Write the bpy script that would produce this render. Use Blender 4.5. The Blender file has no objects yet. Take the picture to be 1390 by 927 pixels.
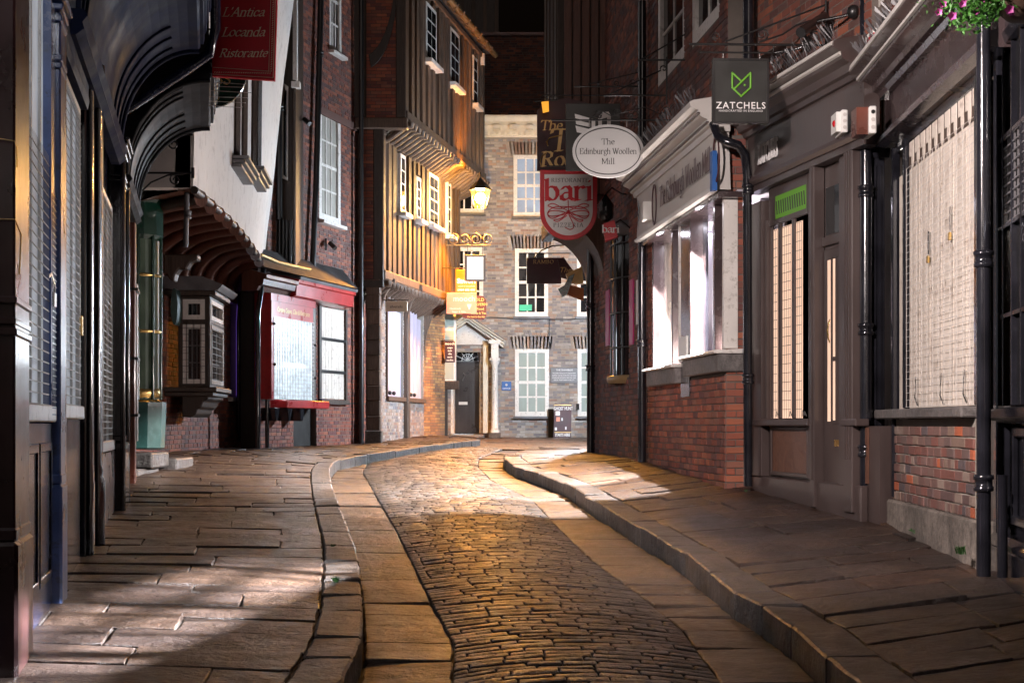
import bpy, bmesh, math, random
from mathutils import Vector, Matrix
random.seed(7)
C = bpy.context.scene.collection
SC = bpy.context.scene
EX = 1.3                      # eye height above the reference level; all local z below are measured from the eye
FP = 1930.0
R = math.radians

# ------------------------------------------------------------------ camera, sky, light
cam = bpy.data.cameras.new('camera'); camo = bpy.data.objects.new('camera', cam); C.objects.link(camo)
camo.location = (0, 0, EX); camo.rotation_euler = (R(90), 0, 0)
cam.lens = 50; cam.sensor_width = 36; cam.shift_y = 0.0802; cam.clip_end = 2000; cam.clip_start = 0.1
SC.camera = camo
W_ = bpy.data.worlds.new('World'); SC.world = W_; W_.use_nodes = True
nt = W_.node_tree
bg = nt.nodes['Background']
sky = nt.nodes.new('ShaderNodeTexSky'); sky.sky_type = 'NISHITA'; sky.sun_disc = False
sky.sun_elevation = R(-4); sky.sun_rotation = R(200); sky.air_density = 1.5
nt.links.new(sky.outputs[0], bg.inputs[0]); bg.inputs[1].default_value = 0.10
SUN_E = 0.085
sl = bpy.data.lights.new('fill_sun', 'SUN'); sl.energy = SUN_E; sl.angle = R(25); sl.color = (1.0, 0.82, 0.74)
so = bpy.data.objects.new('fill_sun', sl); C.objects.link(so)
so.rotation_euler = Vector((-0.04, 1.0, -0.16)).to_track_quat('-Z', 'Y').to_euler(); so.location = (0, -30, 8)  # soft fill added from behind the camera for surfaces facing it, no moon
SC.view_settings.view_transform = 'Standard'; SC.view_settings.look = 'None'
SC.view_settings.exposure = 1.15; SC.view_settings.gamma = 1.0
SC.render.engine = 'CYCLES'
SC.cycles.use_denoising = True
SC.cycles.max_bounces = 6; SC.cycles.diffuse_bounces = 3; SC.cycles.glossy_bounces = 3
SC.cycles.transparent_max_bounces = 12; SC.cycles.sample_clamp_indirect = 4.0
SC.cycles.caustics_reflective = False; SC.cycles.caustics_refractive = False

# ------------------------------------------------------------------ materials
def lin(c):
    return tuple(((x/255)/12.92 if x/255 <= .04045 else ((x/255+.055)/1.055)**2.4) for x in c)
MATS = {}
def nodes(name):
    m = bpy.data.materials.new(name); m.use_nodes = True
    t = m.node_tree; b = t.nodes['Principled BSDF']; MATS[name] = m
    return m, t, b
def N(t, typ, **kw):
    n = t.nodes.new(typ)
    for k, v in kw.items():
        if k in n.inputs.keys() if hasattr(n.inputs, 'keys') else False: n.inputs[k].default_value = v
        else: setattr(n, k, v)
    return n
def coords(t, stretch=(1, 1, 1), geo=False):
    mp = t.nodes.new('ShaderNodeMapping'); mp.inputs['Scale'].default_value = stretch
    if geo:
        g = t.nodes.new('ShaderNodeNewGeometry'); t.links.new(g.outputs['Position'], mp.inputs[0])
    else:
        tc = t.nodes.new('ShaderNodeTexCoord'); t.links.new(tc.outputs['Object'], mp.inputs[0])
    return mp.outputs[0]
def noise(t, co, scale, detail=5, rough=.6, dist=0):
    n = t.nodes.new('ShaderNodeTexNoise'); n.inputs['Scale'].default_value = scale
    n.inputs['Detail'].default_value = detail; n.inputs['Roughness'].default_value = rough
    n.inputs['Distortion'].default_value = dist
    t.links.new(co, n.inputs['Vector']); return n.outputs['Fac']
def ramp(t, fac, stops, interp='LINEAR'):
    r = t.nodes.new('ShaderNodeValToRGB'); r.color_ramp.interpolation = interp
    e = r.color_ramp.elements
    while len(e) < len(stops): e.new(0.5)
    for i, (p, c) in enumerate(stops):
        e[i].position = p; e[i].color = (c[0], c[1], c[2], 1) if hasattr(c, '__len__') else (c, c, c, 1)
    t.links.new(fac, r.inputs[0]); return r.outputs[0]
def mixc(t, fac, a, b, mode='MIX'):
    m = t.nodes.new('ShaderNodeMix'); m.data_type = 'RGBA'; m.blend_type = mode
    for sock, v in ((m.inputs[0], fac), (m.inputs[6], a), (m.inputs[7], b)):
        if isinstance(v, (int, float)): sock.default_value = v
        elif isinstance(v, tuple): sock.default_value = (v[0], v[1], v[2], 1)
        else: t.links.new(v, sock)
    return m.outputs[2]
def math_(t, op, a, b=0.0):
    m = t.nodes.new('ShaderNodeMath'); m.operation = op
    for s, v in ((m.inputs[0], a), (m.inputs[1], b)):
        if isinstance(v, (int, float)): s.default_value = v
        else: t.links.new(v, s)
    return m.outputs[0]
def rnd(t):
    oi = t.nodes.new('ShaderNodeObjectInfo'); g = t.nodes.new('ShaderNodeNewGeometry')
    return math_(t, 'FRACT', math_(t, 'ADD', oi.outputs['Random'], g.outputs['Random Per Island']))
def bump(t, b, h, strength=.3, dist=.01):
    n = t.nodes.new('ShaderNodeBump'); n.inputs['Strength'].default_value = strength
    n.inputs['Distance'].default_value = dist
    t.links.new(h, n.inputs['Height']); t.links.new(n.outputs[0], b.inputs['Normal'])

def paint(name, col, rough=.4, var=.25, scale=3, bs=.25, bscale=30, coat=0., metal=0., stretch=(1, 1, 1), dirt=None, spec=.5):
    m, t, b = nodes(name); co = coords(t, stretch)
    n = noise(t, co, scale, 6)
    lo = tuple(c*(1-var) for c in col); hi = tuple(min(1, c*(1+var)) for c in col)
    c = ramp(t, n, [(.3, lo), (.7, hi)])
    if dirt is not None:
        n3 = noise(t, co, scale*4, 8, .75)
        c = mixc(t, ramp(t, n3, [(.52, 0.), (.66, 1.)]), c, dirt)
    t.links.new(c, b.inputs['Base Color'])
    n2 = noise(t, co, bscale, 4)
    t.links.new(ramp(t, n, [(.3, max(.02, rough*.8)), (.7, min(1, rough*1.3))]), b.inputs['Roughness'])
    b.inputs['Metallic'].default_value = metal; b.inputs['Coat Weight'].default_value = coat
    b.inputs['Coat Roughness'].default_value = .12; b.inputs['Specular IOR Level'].default_value = spec
    bump(t, b, n2, bs, .004)
    return m
def brickmat(name, cols, rough=.75, spot=.2):
    m, t, b = nodes(name); r = rnd(t); co = coords(t, geo=True)
    st = [(i/len(cols), c) for i, c in enumerate(cols)]
    c = ramp(t, r, st, 'CONSTANT')
    n = noise(t, co, 14, 8, .7)
    c = mixc(t, math_(t, 'MULTIPLY', ramp(t, n, [(.4, 0.), (.75, 1.)]), spot), c, (.15, .10, .085))
    big = noise(t, co, .9, 4)
    c = mixc(t, 1.0, c, ramp(t, big, [(.3, .62), (.7, 1.15)]), 'MULTIPLY')
    t.links.new(c, b.inputs['Base Color']); b.inputs['Roughness'].default_value = rough
    bump(t, b, noise(t, co, 70, 6, .7), .6, .006)
    return m
def stonemat(name, cols, rlo=.28, rhi=.6, moss=0., bsc=.5, stretch=(1, 1, 1)):
    m, t, b = nodes(name); r = rnd(t); co = coords(t, stretch, geo=True)
    c = ramp(t, r, [(i/max(1, len(cols)-1), c) for i, c in enumerate(cols)])
    n = noise(t, co, 4.5, 9, .65)
    c = mixc(t, 1.0, c, ramp(t, n, [(.25, .45), (.75, 1.35)]), 'MULTIPLY')
    c = mixc(t, .85, c, ramp(t, noise(t, co, 15, 8, .75), [(.32, .45), (.66, 1.4)]), 'MULTIPLY')
    n1 = noise(t, co, 38, 6, .7)
    c = mixc(t, .5, c, ramp(t, n1, [(.3, .5), (.7, 1.3)]), 'MULTIPLY')
    c = mixc(t, 1.0, c, ramp(t, noise(t, co, 1.1, 3, .5), [(.35, .6), (.65, 1.2)]), 'MULTIPLY')
    pit = ramp(t, noise(t, co, 110, 3, .8), [(.36, .35), (.46, 1.)])
    c = mixc(t, .8, c, pit, 'MULTIPLY')
    if moss: c = mixc(t, ramp(t, noise(t, co, 2.3, 8, .7), [(.62, 0.), (.74, moss)]), c, (.03, .05, .015))
    t.links.new(c, b.inputs['Base Color'])
    t.links.new(ramp(t, n, [(.3, rlo), (.7, rhi)]), b.inputs['Roughness'])
    hh = math_(t, 'ADD', math_(t, 'MULTIPLY', noise(t, co, 9, 7, .65), 2.5), n1)
    bump(t, b, hh, bsc, .016)
    return m
def timbermat(name, a, bcol, rough=.6, st=(14, 14, 1.2)):
    m, t, b = nodes(name); co = coords(t, st, geo=True)
    n = noise(t, co, 1.6, 9, .7, 1.2)
    c = ramp(t, n, [(.3, a), (.7, bcol)])
    r = rnd(t); c = mixc(t, 1., c, ramp(t, r, [(0, .7), (1, 1.25)]), 'MULTIPLY')
    t.links.new(c, b.inputs['Base Color']); b.inputs['Roughness'].default_value = rough
    bump(t, b, n, .8, .012); return m
def emit(name, col, e, base=None, var=.35, scale=2.5, stretch=(1, 1, 1), col2=None):
    m, t, b = nodes(name); co = coords(t, stretch)
    n = noise(t, co, scale, 4)
    lo = tuple(c*(1-var) for c in (col2 or col))
    c = ramp(t, n, [(.35, lo), (.65, col)])
    t.links.new(c, b.inputs['Emission Color']); b.inputs['Emission Strength'].default_value = e
    b.inputs['Base Color'].default_value = (*(base or tuple(x*.6 for x in col)), 1); b.inputs['Roughness'].default_value = .6
    return m
def glassmat(name, tint=(1, 1, 1)):
    m = bpy.data.materials.new(name); m.use_nodes = True; t = m.node_tree; MATS[name] = m
    for n in list(t.nodes):
        if n.type == 'BSDF_PRINCIPLED': t.nodes.remove(n)
    o = [n for n in t.nodes if n.type == 'OUTPUT_MATERIAL'][0]
    tr = t.nodes.new('ShaderNodeBsdfTransparent'); tr.inputs[0].default_value = (*tint, 1)
    g = t.nodes.new('ShaderNodeBsdfGlossy'); g.inputs['Roughness'].default_value = .04
    fr = t.nodes.new('ShaderNodeLayerWeight'); fr.inputs[0].default_value = .5
    co = coords(t, geo=True); bn = t.nodes.new('ShaderNodeBump'); bn.inputs['Strength'].default_value = .12; bn.inputs['Distance'].default_value = .02
    t.links.new(noise(t, co, 3, 2), bn.inputs['Height']); t.links.new(bn.outputs[0], g.inputs['Normal']); 
    mx = t.nodes.new('ShaderNodeMixShader'); t.links.new(math_(t, 'ADD', math_(t, 'MULTIPLY', math_(t, 'POWER', fr.outputs['Facing'], 5.0), .85), .045), mx.inputs[0])
    t.links.new(tr.outputs[0], mx.inputs[1]); t.links.new(g.outputs[0], mx.inputs[2]); t.links.new(mx.outputs[0], o.inputs[0])
    return m

M = MATS
m = bpy.data.materials.new('lamp_glass'); m.use_nodes = True; MATS['lamp_glass'] = m; t = m.node_tree
for n_ in list(t.nodes):
    if n_.type == 'BSDF_PRINCIPLED': t.nodes.remove(n_)
o_ = [n_ for n_ in t.nodes if n_.type == 'OUTPUT_MATERIAL'][0]
a_ = t.nodes.new('ShaderNodeAddShader'); tr_ = t.nodes.new('ShaderNodeBsdfTransparent'); e_ = t.nodes.new('ShaderNodeEmission')
e_.inputs[0].default_value = (1.0, .42, .05, 1); e_.inputs[1].default_value = .8
t.links.new(tr_.outputs[0], a_.inputs[0]); t.links.new(e_.outputs[0], a_.inputs[1]); t.links.new(a_.outputs[0], o_.inputs[0])
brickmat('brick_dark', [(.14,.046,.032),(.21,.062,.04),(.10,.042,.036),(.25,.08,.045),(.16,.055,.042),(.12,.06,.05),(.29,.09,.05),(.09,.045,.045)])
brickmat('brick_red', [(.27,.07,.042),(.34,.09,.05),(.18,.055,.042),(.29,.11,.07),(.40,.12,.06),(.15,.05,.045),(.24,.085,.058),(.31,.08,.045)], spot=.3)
brickmat('brick_panel', [(.17,.09,.075),(.20,.10,.085),(.13,.075,.07),(.26,.17,.13),(.48,.12,.05),(.16,.10,.09),(.30,.22,.18),(.22,.08,.06),(.11,.085,.09),(.19,.075,.06),(.21,.12,.10)], spot=.45)
brickmat('brick_buff', [(.38,.32,.29),(.46,.40,.36),(.30,.27,.27),(.42,.28,.21),(.24,.22,.23),(.50,.45,.41),(.36,.23,.18),(.28,.26,.27),(.42,.34,.28)], spot=.4)
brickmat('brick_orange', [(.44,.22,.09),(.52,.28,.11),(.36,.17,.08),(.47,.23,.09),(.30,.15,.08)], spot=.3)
paint('mortar', (.13,.11,.095), .9, bs=.6)
paint('mortar_dark', (.07,.055,.048), .9, bs=.6)
paint('mortar_pale', (.30,.27,.23), .9, bs=.6)
stonemat('flag_stone', [(.07,.036,.023),(.038,.023,.018),(.09,.05,.031),(.046,.031,.026),(.077,.042,.025),(.054,.034,.027)], .26, .52, bsc=.9)
stonemat('gutter_stone', [(.11,.066,.04),(.08,.052,.037),(.13,.08,.05),(.092,.064,.05)], .28, .55, bsc=.9)
stonemat('kerb_stone', [(.065,.058,.057),(.09,.075,.068),(.075,.062,.055),(.10,.075,.06)], .3, .55, moss=.25, bsc=1.)
stonemat('sett_stone', [(.05,.042,.036),(.075,.06,.05),(.06,.048,.042),(.095,.073,.058),(.065,.057,.054),(.042,.035,.033)], .24, .55, bsc=1.)
stonemat('bedding', [(.035,.026,.02),(.045,.034,.025)], .6, .9, moss=.5)
stonemat('cement', [(.20,.17,.145),(.24,.20,.17)], .7, .95, moss=.3)
stonemat('slate_sill', [(.16,.14,.135),(.20,.18,.17)], .4, .7)
paint('black_gloss', (.012,.012,.016), .16, .5, bs=.35, bscale=22, coat=.6)
paint('navy_gloss', (.010,.014,.038), .2, .5, bs=.3, bscale=18, coat=.6, dirt=(.035,.035,.05))
paint('navy_satin', (.009,.014,.042), .7, .5, bs=.4, bscale=16, dirt=(.02,.022,.035), spec=.2)
paint('black_satin', (.009,.009,.011), .6, .5, bs=.4, bscale=16, dirt=(.02,.018,.018), spec=.25)
paint('blue_paint', (.055,.10,.28), .3, .35, bs=.3, bscale=18, coat=.4, dirt=(.04,.06,.12))
paint('oxblood', (.035,.012,.012), .3, .4, bs=.3, coat=.4)
paint('iron', (.012,.011,.011), .35, .3, bs=.5, coat=.3)
paint('brown_paint', (.064,.046,.043), .34, .25, bs=.25, coat=.25, stretch=(1,1,.4))
paint('brown_gloss', (.05,.034,.035), .25, .3, bs=.3, coat=.4)
paint('red_wood', (.12,.035,.022), .3, .4, bs=.3, coat=.4)
paint('white_paint', (.72,.68,.64), .4, .12, bs=.25, dirt=(.42,.38,.34))
paint('cream_paint', (.74,.66,.58), .5, .1, bs=.25, dirt=(.42,.34,.28), scale=2)
paint('plaster', (.70,.64,.60), .8, .1, scale=1.2, bs=.5, bscale=14, dirt=(.52,.46,.42))
paint('red_paint', (.42,.02,.022), .3, .3, bs=.2, coat=.4, dirt=(.28,.015,.02))
paint('dark_red', (.13,.006,.008), .35, .4, bs=.2)
paint('red_sign', (.55,.008,.018), .4, .15, bs=.1)
paint('crimson', (.55,.02,.03), .4, .15, bs=.1)
paint('green_gloss', (.006,.04,.024), .18, .4, bs=.25, coat=.7)
paint('teal_paint', (.014,.055,.05), .35, .5, bs=.3, dirt=(.03,.07,.07), coat=.3)
paint('bright_green', (.13,.36,.03), .45, .1, bs=.1)
paint('sign_black', (.022,.022,.02), .4, .2, bs=.1)
paint('sign_white', (.76,.74,.73), .45, .04, bs=.08)
paint('sign_grey', (.52,.49,.46), .45, .1, bs=.2)
paint('sign_brown', (.055,.014,.018), .45, .3, bs=.1)
paint('gold', (.62,.40,.15), .35, .2, bs=.2, metal=.3)
paint('gold_pale', (.85,.72,.52), .45, .1, bs=.1)
paint('brass', (.75,.50,.18), .25, .2, bs=.2, metal=.9)
paint('orange_sign', (.55,.16,.03), .45, .1, bs=.1)
paint('pink_sign', (.72,.26,.16), .45, .1, bs=.1)
paint('magenta', (.45,.01,.14), .45, .1, bs=.1)
paint('blue_sign', (.02,.10,.33), .4, .1, bs=.1)
paint('slate_roof', (.035,.03,.03), .6, .4, bs=.8, bscale=8)
paint('lead', (.10,.095,.10), .4, .4, bs=.6, bscale=10)
paint('wire_grey', (.22,.215,.21), .6, .2, bs=.1)
paint('galv', (.42,.40,.39), .35, .2, bs=.2, metal=.8)
paint('plastic_white', (.72,.71,.68), .4, .06, bs=.05)
paint('plastic_red', (.5,.01,.02), .25, .1, bs=.05)
paint('curtain', (.32,.30,.26), .9, .2, bs=.3, stretch=(8,8,1))
paint('room_dark', (.02,.017,.015), .9)
paint('room_pale', (.46,.44,.50), .8, .1)
paint('basket', (.07,.04,.025), .8, .5, bs=1., bscale=60)
paint('leaf', (.045,.16,.02), .45, .5, scale=20)
paint('weed', (.018,.06,.01), .5, .5, scale=20)
paint('petal', (.62,.12,.42), .5, .3, scale=20)
timbermat('timber_dark', (.018,.011,.008), (.06,.035,.022), .5)
timbermat('timber', (.055,.034,.024), (.15,.095,.065), .6)
timbermat('timber_pale', (.16,.12,.09), (.30,.23,.17), .65)
timbermat('timber_red', (.06,.022,.014), (.15,.055,.032), .4)
timbermat('grained', (.10,.045,.03), (.19,.09,.06), .4, (5, 5, 5))
glassmat('glass')
emit('emit_warm', (1.0,.66,.48), .40, var=.3, scale=1.4, stretch=(1,1,.5))
emit('emit_cool', (.78,.90,1.0), .50, var=.75, scale=7, stretch=(1,1,1.6), col2=(.35,.45,.42))
emit('emit_blind', (.80,.88,1.0), .16, var=.35, scale=3)
emit('emit_lilac', (.66,.60,.78), .3, var=.4, scale=5)
emit('emit_violet', (.35,.16,1.0), .6, var=.3)
emit('emit_amber', (1.0,.42,.04), .5, var=.2)
emit('emit_lamp', (1.0,.62,.20), 500, var=.02)
paint('brick_course', (.10,.05,.04), .8, bs=.6)
emit('glass_shop', (.30,.34,.22), .035, base=(.015,.03,.02), var=.8, scale=6, stretch=(1,1,.4), col2=(.05,.10,.06))
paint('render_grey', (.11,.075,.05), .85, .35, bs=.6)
paint('lilac_board', (.44,.40,.50), .7, .2, bs=.4, stretch=(6,6,.6))
paint('gutter_paint', (.12,.08,.04), .35, .3, bs=.2)
paint('cornice_paint', (.66,.58,.46), .5, .15, bs=.2)
paint('door_black', (.03,.022,.02), .3, .3, bs=.2, coat=.3)
paint('plaque_grey', (.16,.16,.17), .5, .1, bs=.2)
paint('sticker_green', (.05,.55,.30), .5, .1)
paint('cream_sign', (.75,.66,.52), .5, .08, bs=.1)
paint('gold_iron', (.30,.20,.09), .4, .2, bs=.2)
emit('pane_pale', (.42,.50,.46), .11, var=.6, scale=2.2, stretch=(2,2,.7), col2=(.30,.26,.18))
emit('pane_blue', (.35,.45,.62), .22, var=.8, scale=2.5)
emit('emit_lamp_white', (.95,.95,1.0), 40, var=.02)
m, t, b = nodes('glass_dark'); b.inputs['Base Color'].default_value = (.012,.012,.013,1); b.inputs['Roughness'].default_value = .06
bump(t, b, noise(t, coords(t, geo=True), 2.5, 2), .15, .02)

# ------------------------------------------------------------------ geometry helpers
class F:
    """a vertical frame: u runs along a wall, v out of it towards the street, z up (from the eye)"""
    def __init__(s, ox, oy, dx, dy, flip=False):
        l = math.hypot(dx, dy); s.ox, s.oy, s.ux, s.uy = ox, oy, dx/l, dy/l
        s.nx, s.ny = (s.uy, -s.ux) if not flip else (-s.uy, s.ux); s.flip = flip
    def W(s, u, v, z): return (s.ox+u*s.ux+v*s.nx, s.oy+u*s.uy+v*s.ny, EX+z)
    def off(s, v): return F(s.ox+v*s.nx, s.oy+v*s.ny, s.ux, s.uy, s.flip)
    def u(s, px):
        k = (px-695)/FP; return (k*s.oy-s.ox)/(s.ux-k*s.uy)
    def Y(s, px): return s.oy+s.u(px)*s.uy
    def z(s, px, py): return (575-py)/FP*s.Y(px)
    def rot(s): return math.atan2(s.uy, s.ux)
def two(pxa, Ya, pxb, Yb, flip=False):
    xa, xb = (pxa-695)/FP*Ya, (pxb-695)/FP*Yb
    return F(xa, Ya, xb-xa, Yb-Ya, flip)
def facing(px, Y, ang=0):
    """a frame facing the camera side, u to the right, origin at that ray"""
    return F((px-695)/FP*Y, Y, math.cos(R(ang)), math.sin(R(ang)))
ORG = {}
class MB:
    def __init__(s, f): s.f = f; s.v = []; s.fc = []; s.sm = []
    def add(s, pts, faces, smooth=False):
        n = len(s.v); s.v += [s.f.W(*p) for p in pts]
        s.fc += [tuple(i+n for i in f) for f in faces]; s.sm += [smooth]*len(faces); return s
    def box(s, u0, u1, v0, v1, z0, z1):
        return s.add([(u0,v0,z0),(u1,v0,z0),(u1,v1,z0),(u0,v1,z0),(u0,v0,z1),(u1,v0,z1),(u1,v1,z1),(u0,v1,z1)],
                     [(0,1,2,3),(7,6,5,4),(0,4,5,1),(1,5,6,2),(2,6,7,3),(3,7,4,0)])
    def plate(s, poly, v0, v1):
        n = len(poly)
        return s.add([(u,v0,z) for u, z in poly]+[(u,v1,z) for u, z in poly],
                     [tuple(range(n)), tuple(range(2*n-1, n-1, -1))]+[(i,(i+1)%n,(i+1)%n+n,i+n) for i in range(n)])
    def mold(s, u0, u1, prof, z0b=0.0, smooth=False):
        """profile (v,z) run along u; z0b lifts the far end"""
        n = len(prof)
        return s.add([(u0,v,z) for v, z in prof]+[(u1,v,z+z0b) for v, z in prof],
                     [tuple(range(n)), tuple(range(2*n-1, n-1, -1))]+[(i,(i+1)%n,(i+1)%n+n,i+n) for i in range(n)], smooth)
    def tube(s, pts, r, n=8, smooth=True):
        P = [Vector(p) for p in pts]; k = len(s.v); rings = []
        rr = r if hasattr(r, '__len__') else [r]*len(P)
        up = Vector((0.13, .21, 1)).normalized(); V = []
        for i, p in enumerate(P):
            d = (P[min(i+1, len(P)-1)]-P[max(i-1, 0)]).normalized()
            ref = up if abs(d.dot(up)) < .95 else Vector((1, .1, 0)).normalized()
            a = d.cross(ref).normalized(); b = d.cross(a)
            for j in range(n):
                an = 2*math.pi*j/n; V.append(tuple(p+(a*math.cos(an)+b*math.sin(an))*rr[i]))
        fc = []
        for i in range(len(P)-1):
            for j in range(n): fc.append((i*n+j, i*n+(j+1)%n, (i+1)*n+(j+1)%n, (i+1)*n+j))
        s.add(V, fc, smooth)
        s.add([V[j] for j in range(n)], [tuple(range(n))]); s.add([V[-n+j] for j in range(n)], [tuple(range(n))]); return s
    def lathe(s, u, v, prof, n=16, a0=0, a1=360, smooth=True):
        V = []; full = abs(a1-a0) >= 360; m = n if full else n+1
        for r, z in prof:
            for j in range(m):
                a = R(a0+(a1-a0)*j/n); V.append((u+r*math.cos(a), v+r*math.sin(a), z))
        fc = []
        for i in range(len(prof)-1):
            for j in range(n): fc.append((i*m+j, i*m+(j+1)%m, (i+1)*m+(j+1)%m, (i+1)*m+j))
        return s.add(V, fc, smooth)
    def ball(s, u, v, z, r, n=10): 
        return s.lathe(u, v, [(r*math.sin(math.pi*i/6)+1e-4, z-r*math.cos(math.pi*i/6)) for i in range(7)], n)
    def ring(s, poly_out, poly_in, v0, v1):
        n = len(poly_out)
        V = [(u,v,z) for v in (v0, v1) for poly in (poly_out, poly_in) for u, z in poly]
        fc = []
        for i in range(n):
            j = (i+1) % n
            fc += [(i, j, n+j, n+i), (2*n+i, 3*n+i, 3*n+j, 2*n+j), (i, 2*n+i, 2*n+j, j), (n+i, n+j, 3*n+j, 3*n+i)]
        return s.add(V, fc)
    def build(s, name, mat, parent=None, bevel=0, kind=None, label=None):
        me = bpy.data.meshes.new(name)
        o = bpy.data.objects.new(name, me); C.objects.link(o)
        if parent is not None: og = ORG[parent]; 
        else:
            xs = [v[0] for v in s.v]; ys = [v[1] for v in s.v]; zs = [v[2] for v in s.v]
            og = Vector(((min(xs)+max(xs))/2, (min(ys)+max(ys))/2, min(zs))); o.location = og
        me.from_pydata([(x-og.x, y-og.y, z-og.z) for x, y, z in s.v], [], s.fc)
        me.polygons.foreach_set('use_smooth', s.sm)
        if len(s.fc) < 60000:
            bm = bmesh.new(); bm.from_mesh(me); bmesh.ops.recalc_face_normals(bm, faces=bm.faces); bm.to_mesh(me); bm.free()
        me.materials.append(M[mat]); ORG[o] = og
        if parent is not None: o.parent = parent
        if bevel:
            md = o.modifiers.new('bevel', 'BEVEL'); md.width = bevel; md.segments = 1; md.limit_method = 'ANGLE'
        if kind: o['kind'] = kind
        if label: o['label'] = label
        return o
def tag(o, label=None, cat=None, group=None, kind=None):
    if label: o['label'] = label
    if cat: o['category'] = cat
    if group: o['group'] = group
    if kind: o['kind'] = kind
    return o
def thing(name, label, cat, loc, group=None):
    o = bpy.data.objects.new(name, None); C.objects.link(o); o.location = loc; ORG[o] = Vector(loc); o.empty_display_size = .1
    return tag(o, label, cat, group)
def arc(cu, cz, ru, rz, a0, a1, n):
    return [(cu+ru*math.cos(R(a0+(a1-a0)*i/n)), cz+rz*math.sin(R(a0+(a1-a0)*i/n))) for i in range(n+1)]
def spiral(cu, cz, r, turns, a0, d=1, n=18):
    return [(cu+r*(1-.72*i/n)*math.cos(R(a0)+d*2*math.pi*turns*i/n), cz+r*(1-.72*i/n)*math.sin(R(a0)+d*2*math.pi*turns*i/n)) for i in range(n+1)]
def grid(mb, u0, u1, z0, z1, v, du, dz, r=.003):
    n = max(1, int((u1-u0)/du)); k = max(1, int((z1-z0)/dz))
    for i in range(n+1): u = u0+(u1-u0)*i/n; mb.box(u-r, u+r, v, v+2*r, z0, z1)
    for i in range(k+1): z = z0+(z1-z0)*i/k; mb.box(u0, u1, v+2*r, v+3.5*r, z-r, z+r)
    return mb

# unit bricks (shared mesh data), slightly irregular
def unit_brick(mat, k):
    rg = random.Random(k*31+5); j = lambda a: rg.uniform(-a, a)
    me = bpy.data.meshes.new('brick')
    V = []
    for (vv, s_) in ((0, 1.0), (.8, 1.0), (1.0, .93)):
        for (a, b) in ((-.5,-.5),(.5,-.5),(.5,.5),(-.5,.5)):
            V.append((a*s_+j(.025), vv+j(.03), b*(s_ if s_ == 1 else .86)+j(.04)))
    Fc = [(8,9,10,11)]
    for r_ in (0, 4): Fc += [(r_+i, r_+(i+1)%4, r_+4+(i+1)%4, r_+4+i) for i in range(4)]
    me.from_pydata(V, [], Fc); me.materials.append(M[mat])
    return me, V, Fc
BR = {}
def bricks(f, u0, u1, z0, z1, parent, mat, holes=(), mortar='mortar', nind=0, v=0., L=.225, H=.0735, thick=.3, slab=True, near='lo', proud=.012, jit=.004, top=None, header=True, seed=1):
    """a brick wall face: slab of mortar behind, every brick proud of it"""
    rg = random.Random(seed)
    if mat not in BR: BR[mat] = [unit_brick(mat, k) for k in range(5)]
    var = BR[mat]
    cells = []
    k = 0; z = z0
    while z+H <= z1+.01:
        zc = z+H/2
        free = [(u0, u1 if top is None else min(u1, top(zc)))]
        for (a, b, c, d) in holes:
            if c-.01 < zc < d+.01:
                nf = []
                for (p, q) in free:
                    if b <= p or a >= q: nf.append((p, q)); continue
                    if a > p: nf.append((p, a))
                    if b < q: nf.append((b, q))
                free = nf
        hd = header and (k % 4 == 0); l = L/2 if hd else L
        for (p, q) in free:
            if q-p < .03: continue
            u = p; first = True
            while u < q-.02:
                w = (l*.5 if (first and k % 2) else l)*rg.uniform(.94, 1.06)
                if q-(u+w) < .05: w = q-u
                cells.append((u+w/2, zc+rg.uniform(-.002, .002), w-.011, H-.011)); u += w; first = False
        z += H; k += 1
    if slab:
        mb = MB(f); 
        us = sorted(set([u0, u1]+[min(max(h[i], u0), u1) for h in holes for i in (0, 1)])); zs = sorted(set([z0, z1]+[min(max(h[i], z0), z1) for h in holes for i in (2, 3)]))
        for i in range(len(us)-1):
            for j2 in range(len(zs)-1):
                cu, cz = (us[i]+us[i+1])/2, (zs[j2]+zs[j2+1])/2
                if us[i+1]-us[i] < 1e-4 or zs[j2+1]-zs[j2] < 1e-4: continue
                if any(h[0] < cu < h[1] and h[2] < cz < h[3] for h in holes): continue
                mb.box(us[i], us[i+1], v-thick, v, zs[j2], zs[j2+1])
        mb.build('wall', mortar, parent)
    def cz_(c): 
        x, y, zz = f.W(c[0], 0, c[1]); return (y, abs(zz-EX-0.0)) 
    cells.sort(key=lambda c: cz_(c)[0]+.35*abs(c[1]))
    ind, rest = cells[:nind], cells[nind:]
    rotm = Matrix(((f.ux, f.nx, 0), (f.uy, f.ny, 0), (0, 0, 1))).to_4x4()
    og = ORG[parent]
    for i, (u, z, w, h) in enumerate(ind):
        me = var[rg.randrange(5)][0]
        o = bpy.data.objects.new('brick', me); C.objects.link(o); o.parent = parent
        p = Vector(f.W(u, v-.004, z))-og
        s = -1 if f.flip else 1
        mm = Matrix.Translation(p) @ rotm @ Matrix.Diagonal((w, proud+rg.uniform(-jit, jit)+.004, h, 1))
        o.matrix_basis = mm
    if rest:
        V = []; Fc = []
        for (u, z, w, h) in rest:
            _, uv, uf = var[rg.randrange(5)]; n = len(V); pr = proud+rg.uniform(-jit, jit)+.004
            for (a, b_, c) in uv:
                x, y, zz = f.W(u+a*w, v-.004+b_*pr, z+c*h); V.append((x-og.x, y-og.y, zz-og.z))
            Fc += [tuple(q+n for q in ff) for ff in uf]
        me = bpy.data.meshes.new('brickwork'); me.from_pydata(V, [], Fc); me.materials.append(M[mat])
        o = bpy.data.objects.new('brickwork', me); C.objects.link(o); o.parent = parent; o['kind'] = 'stuff'

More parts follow.
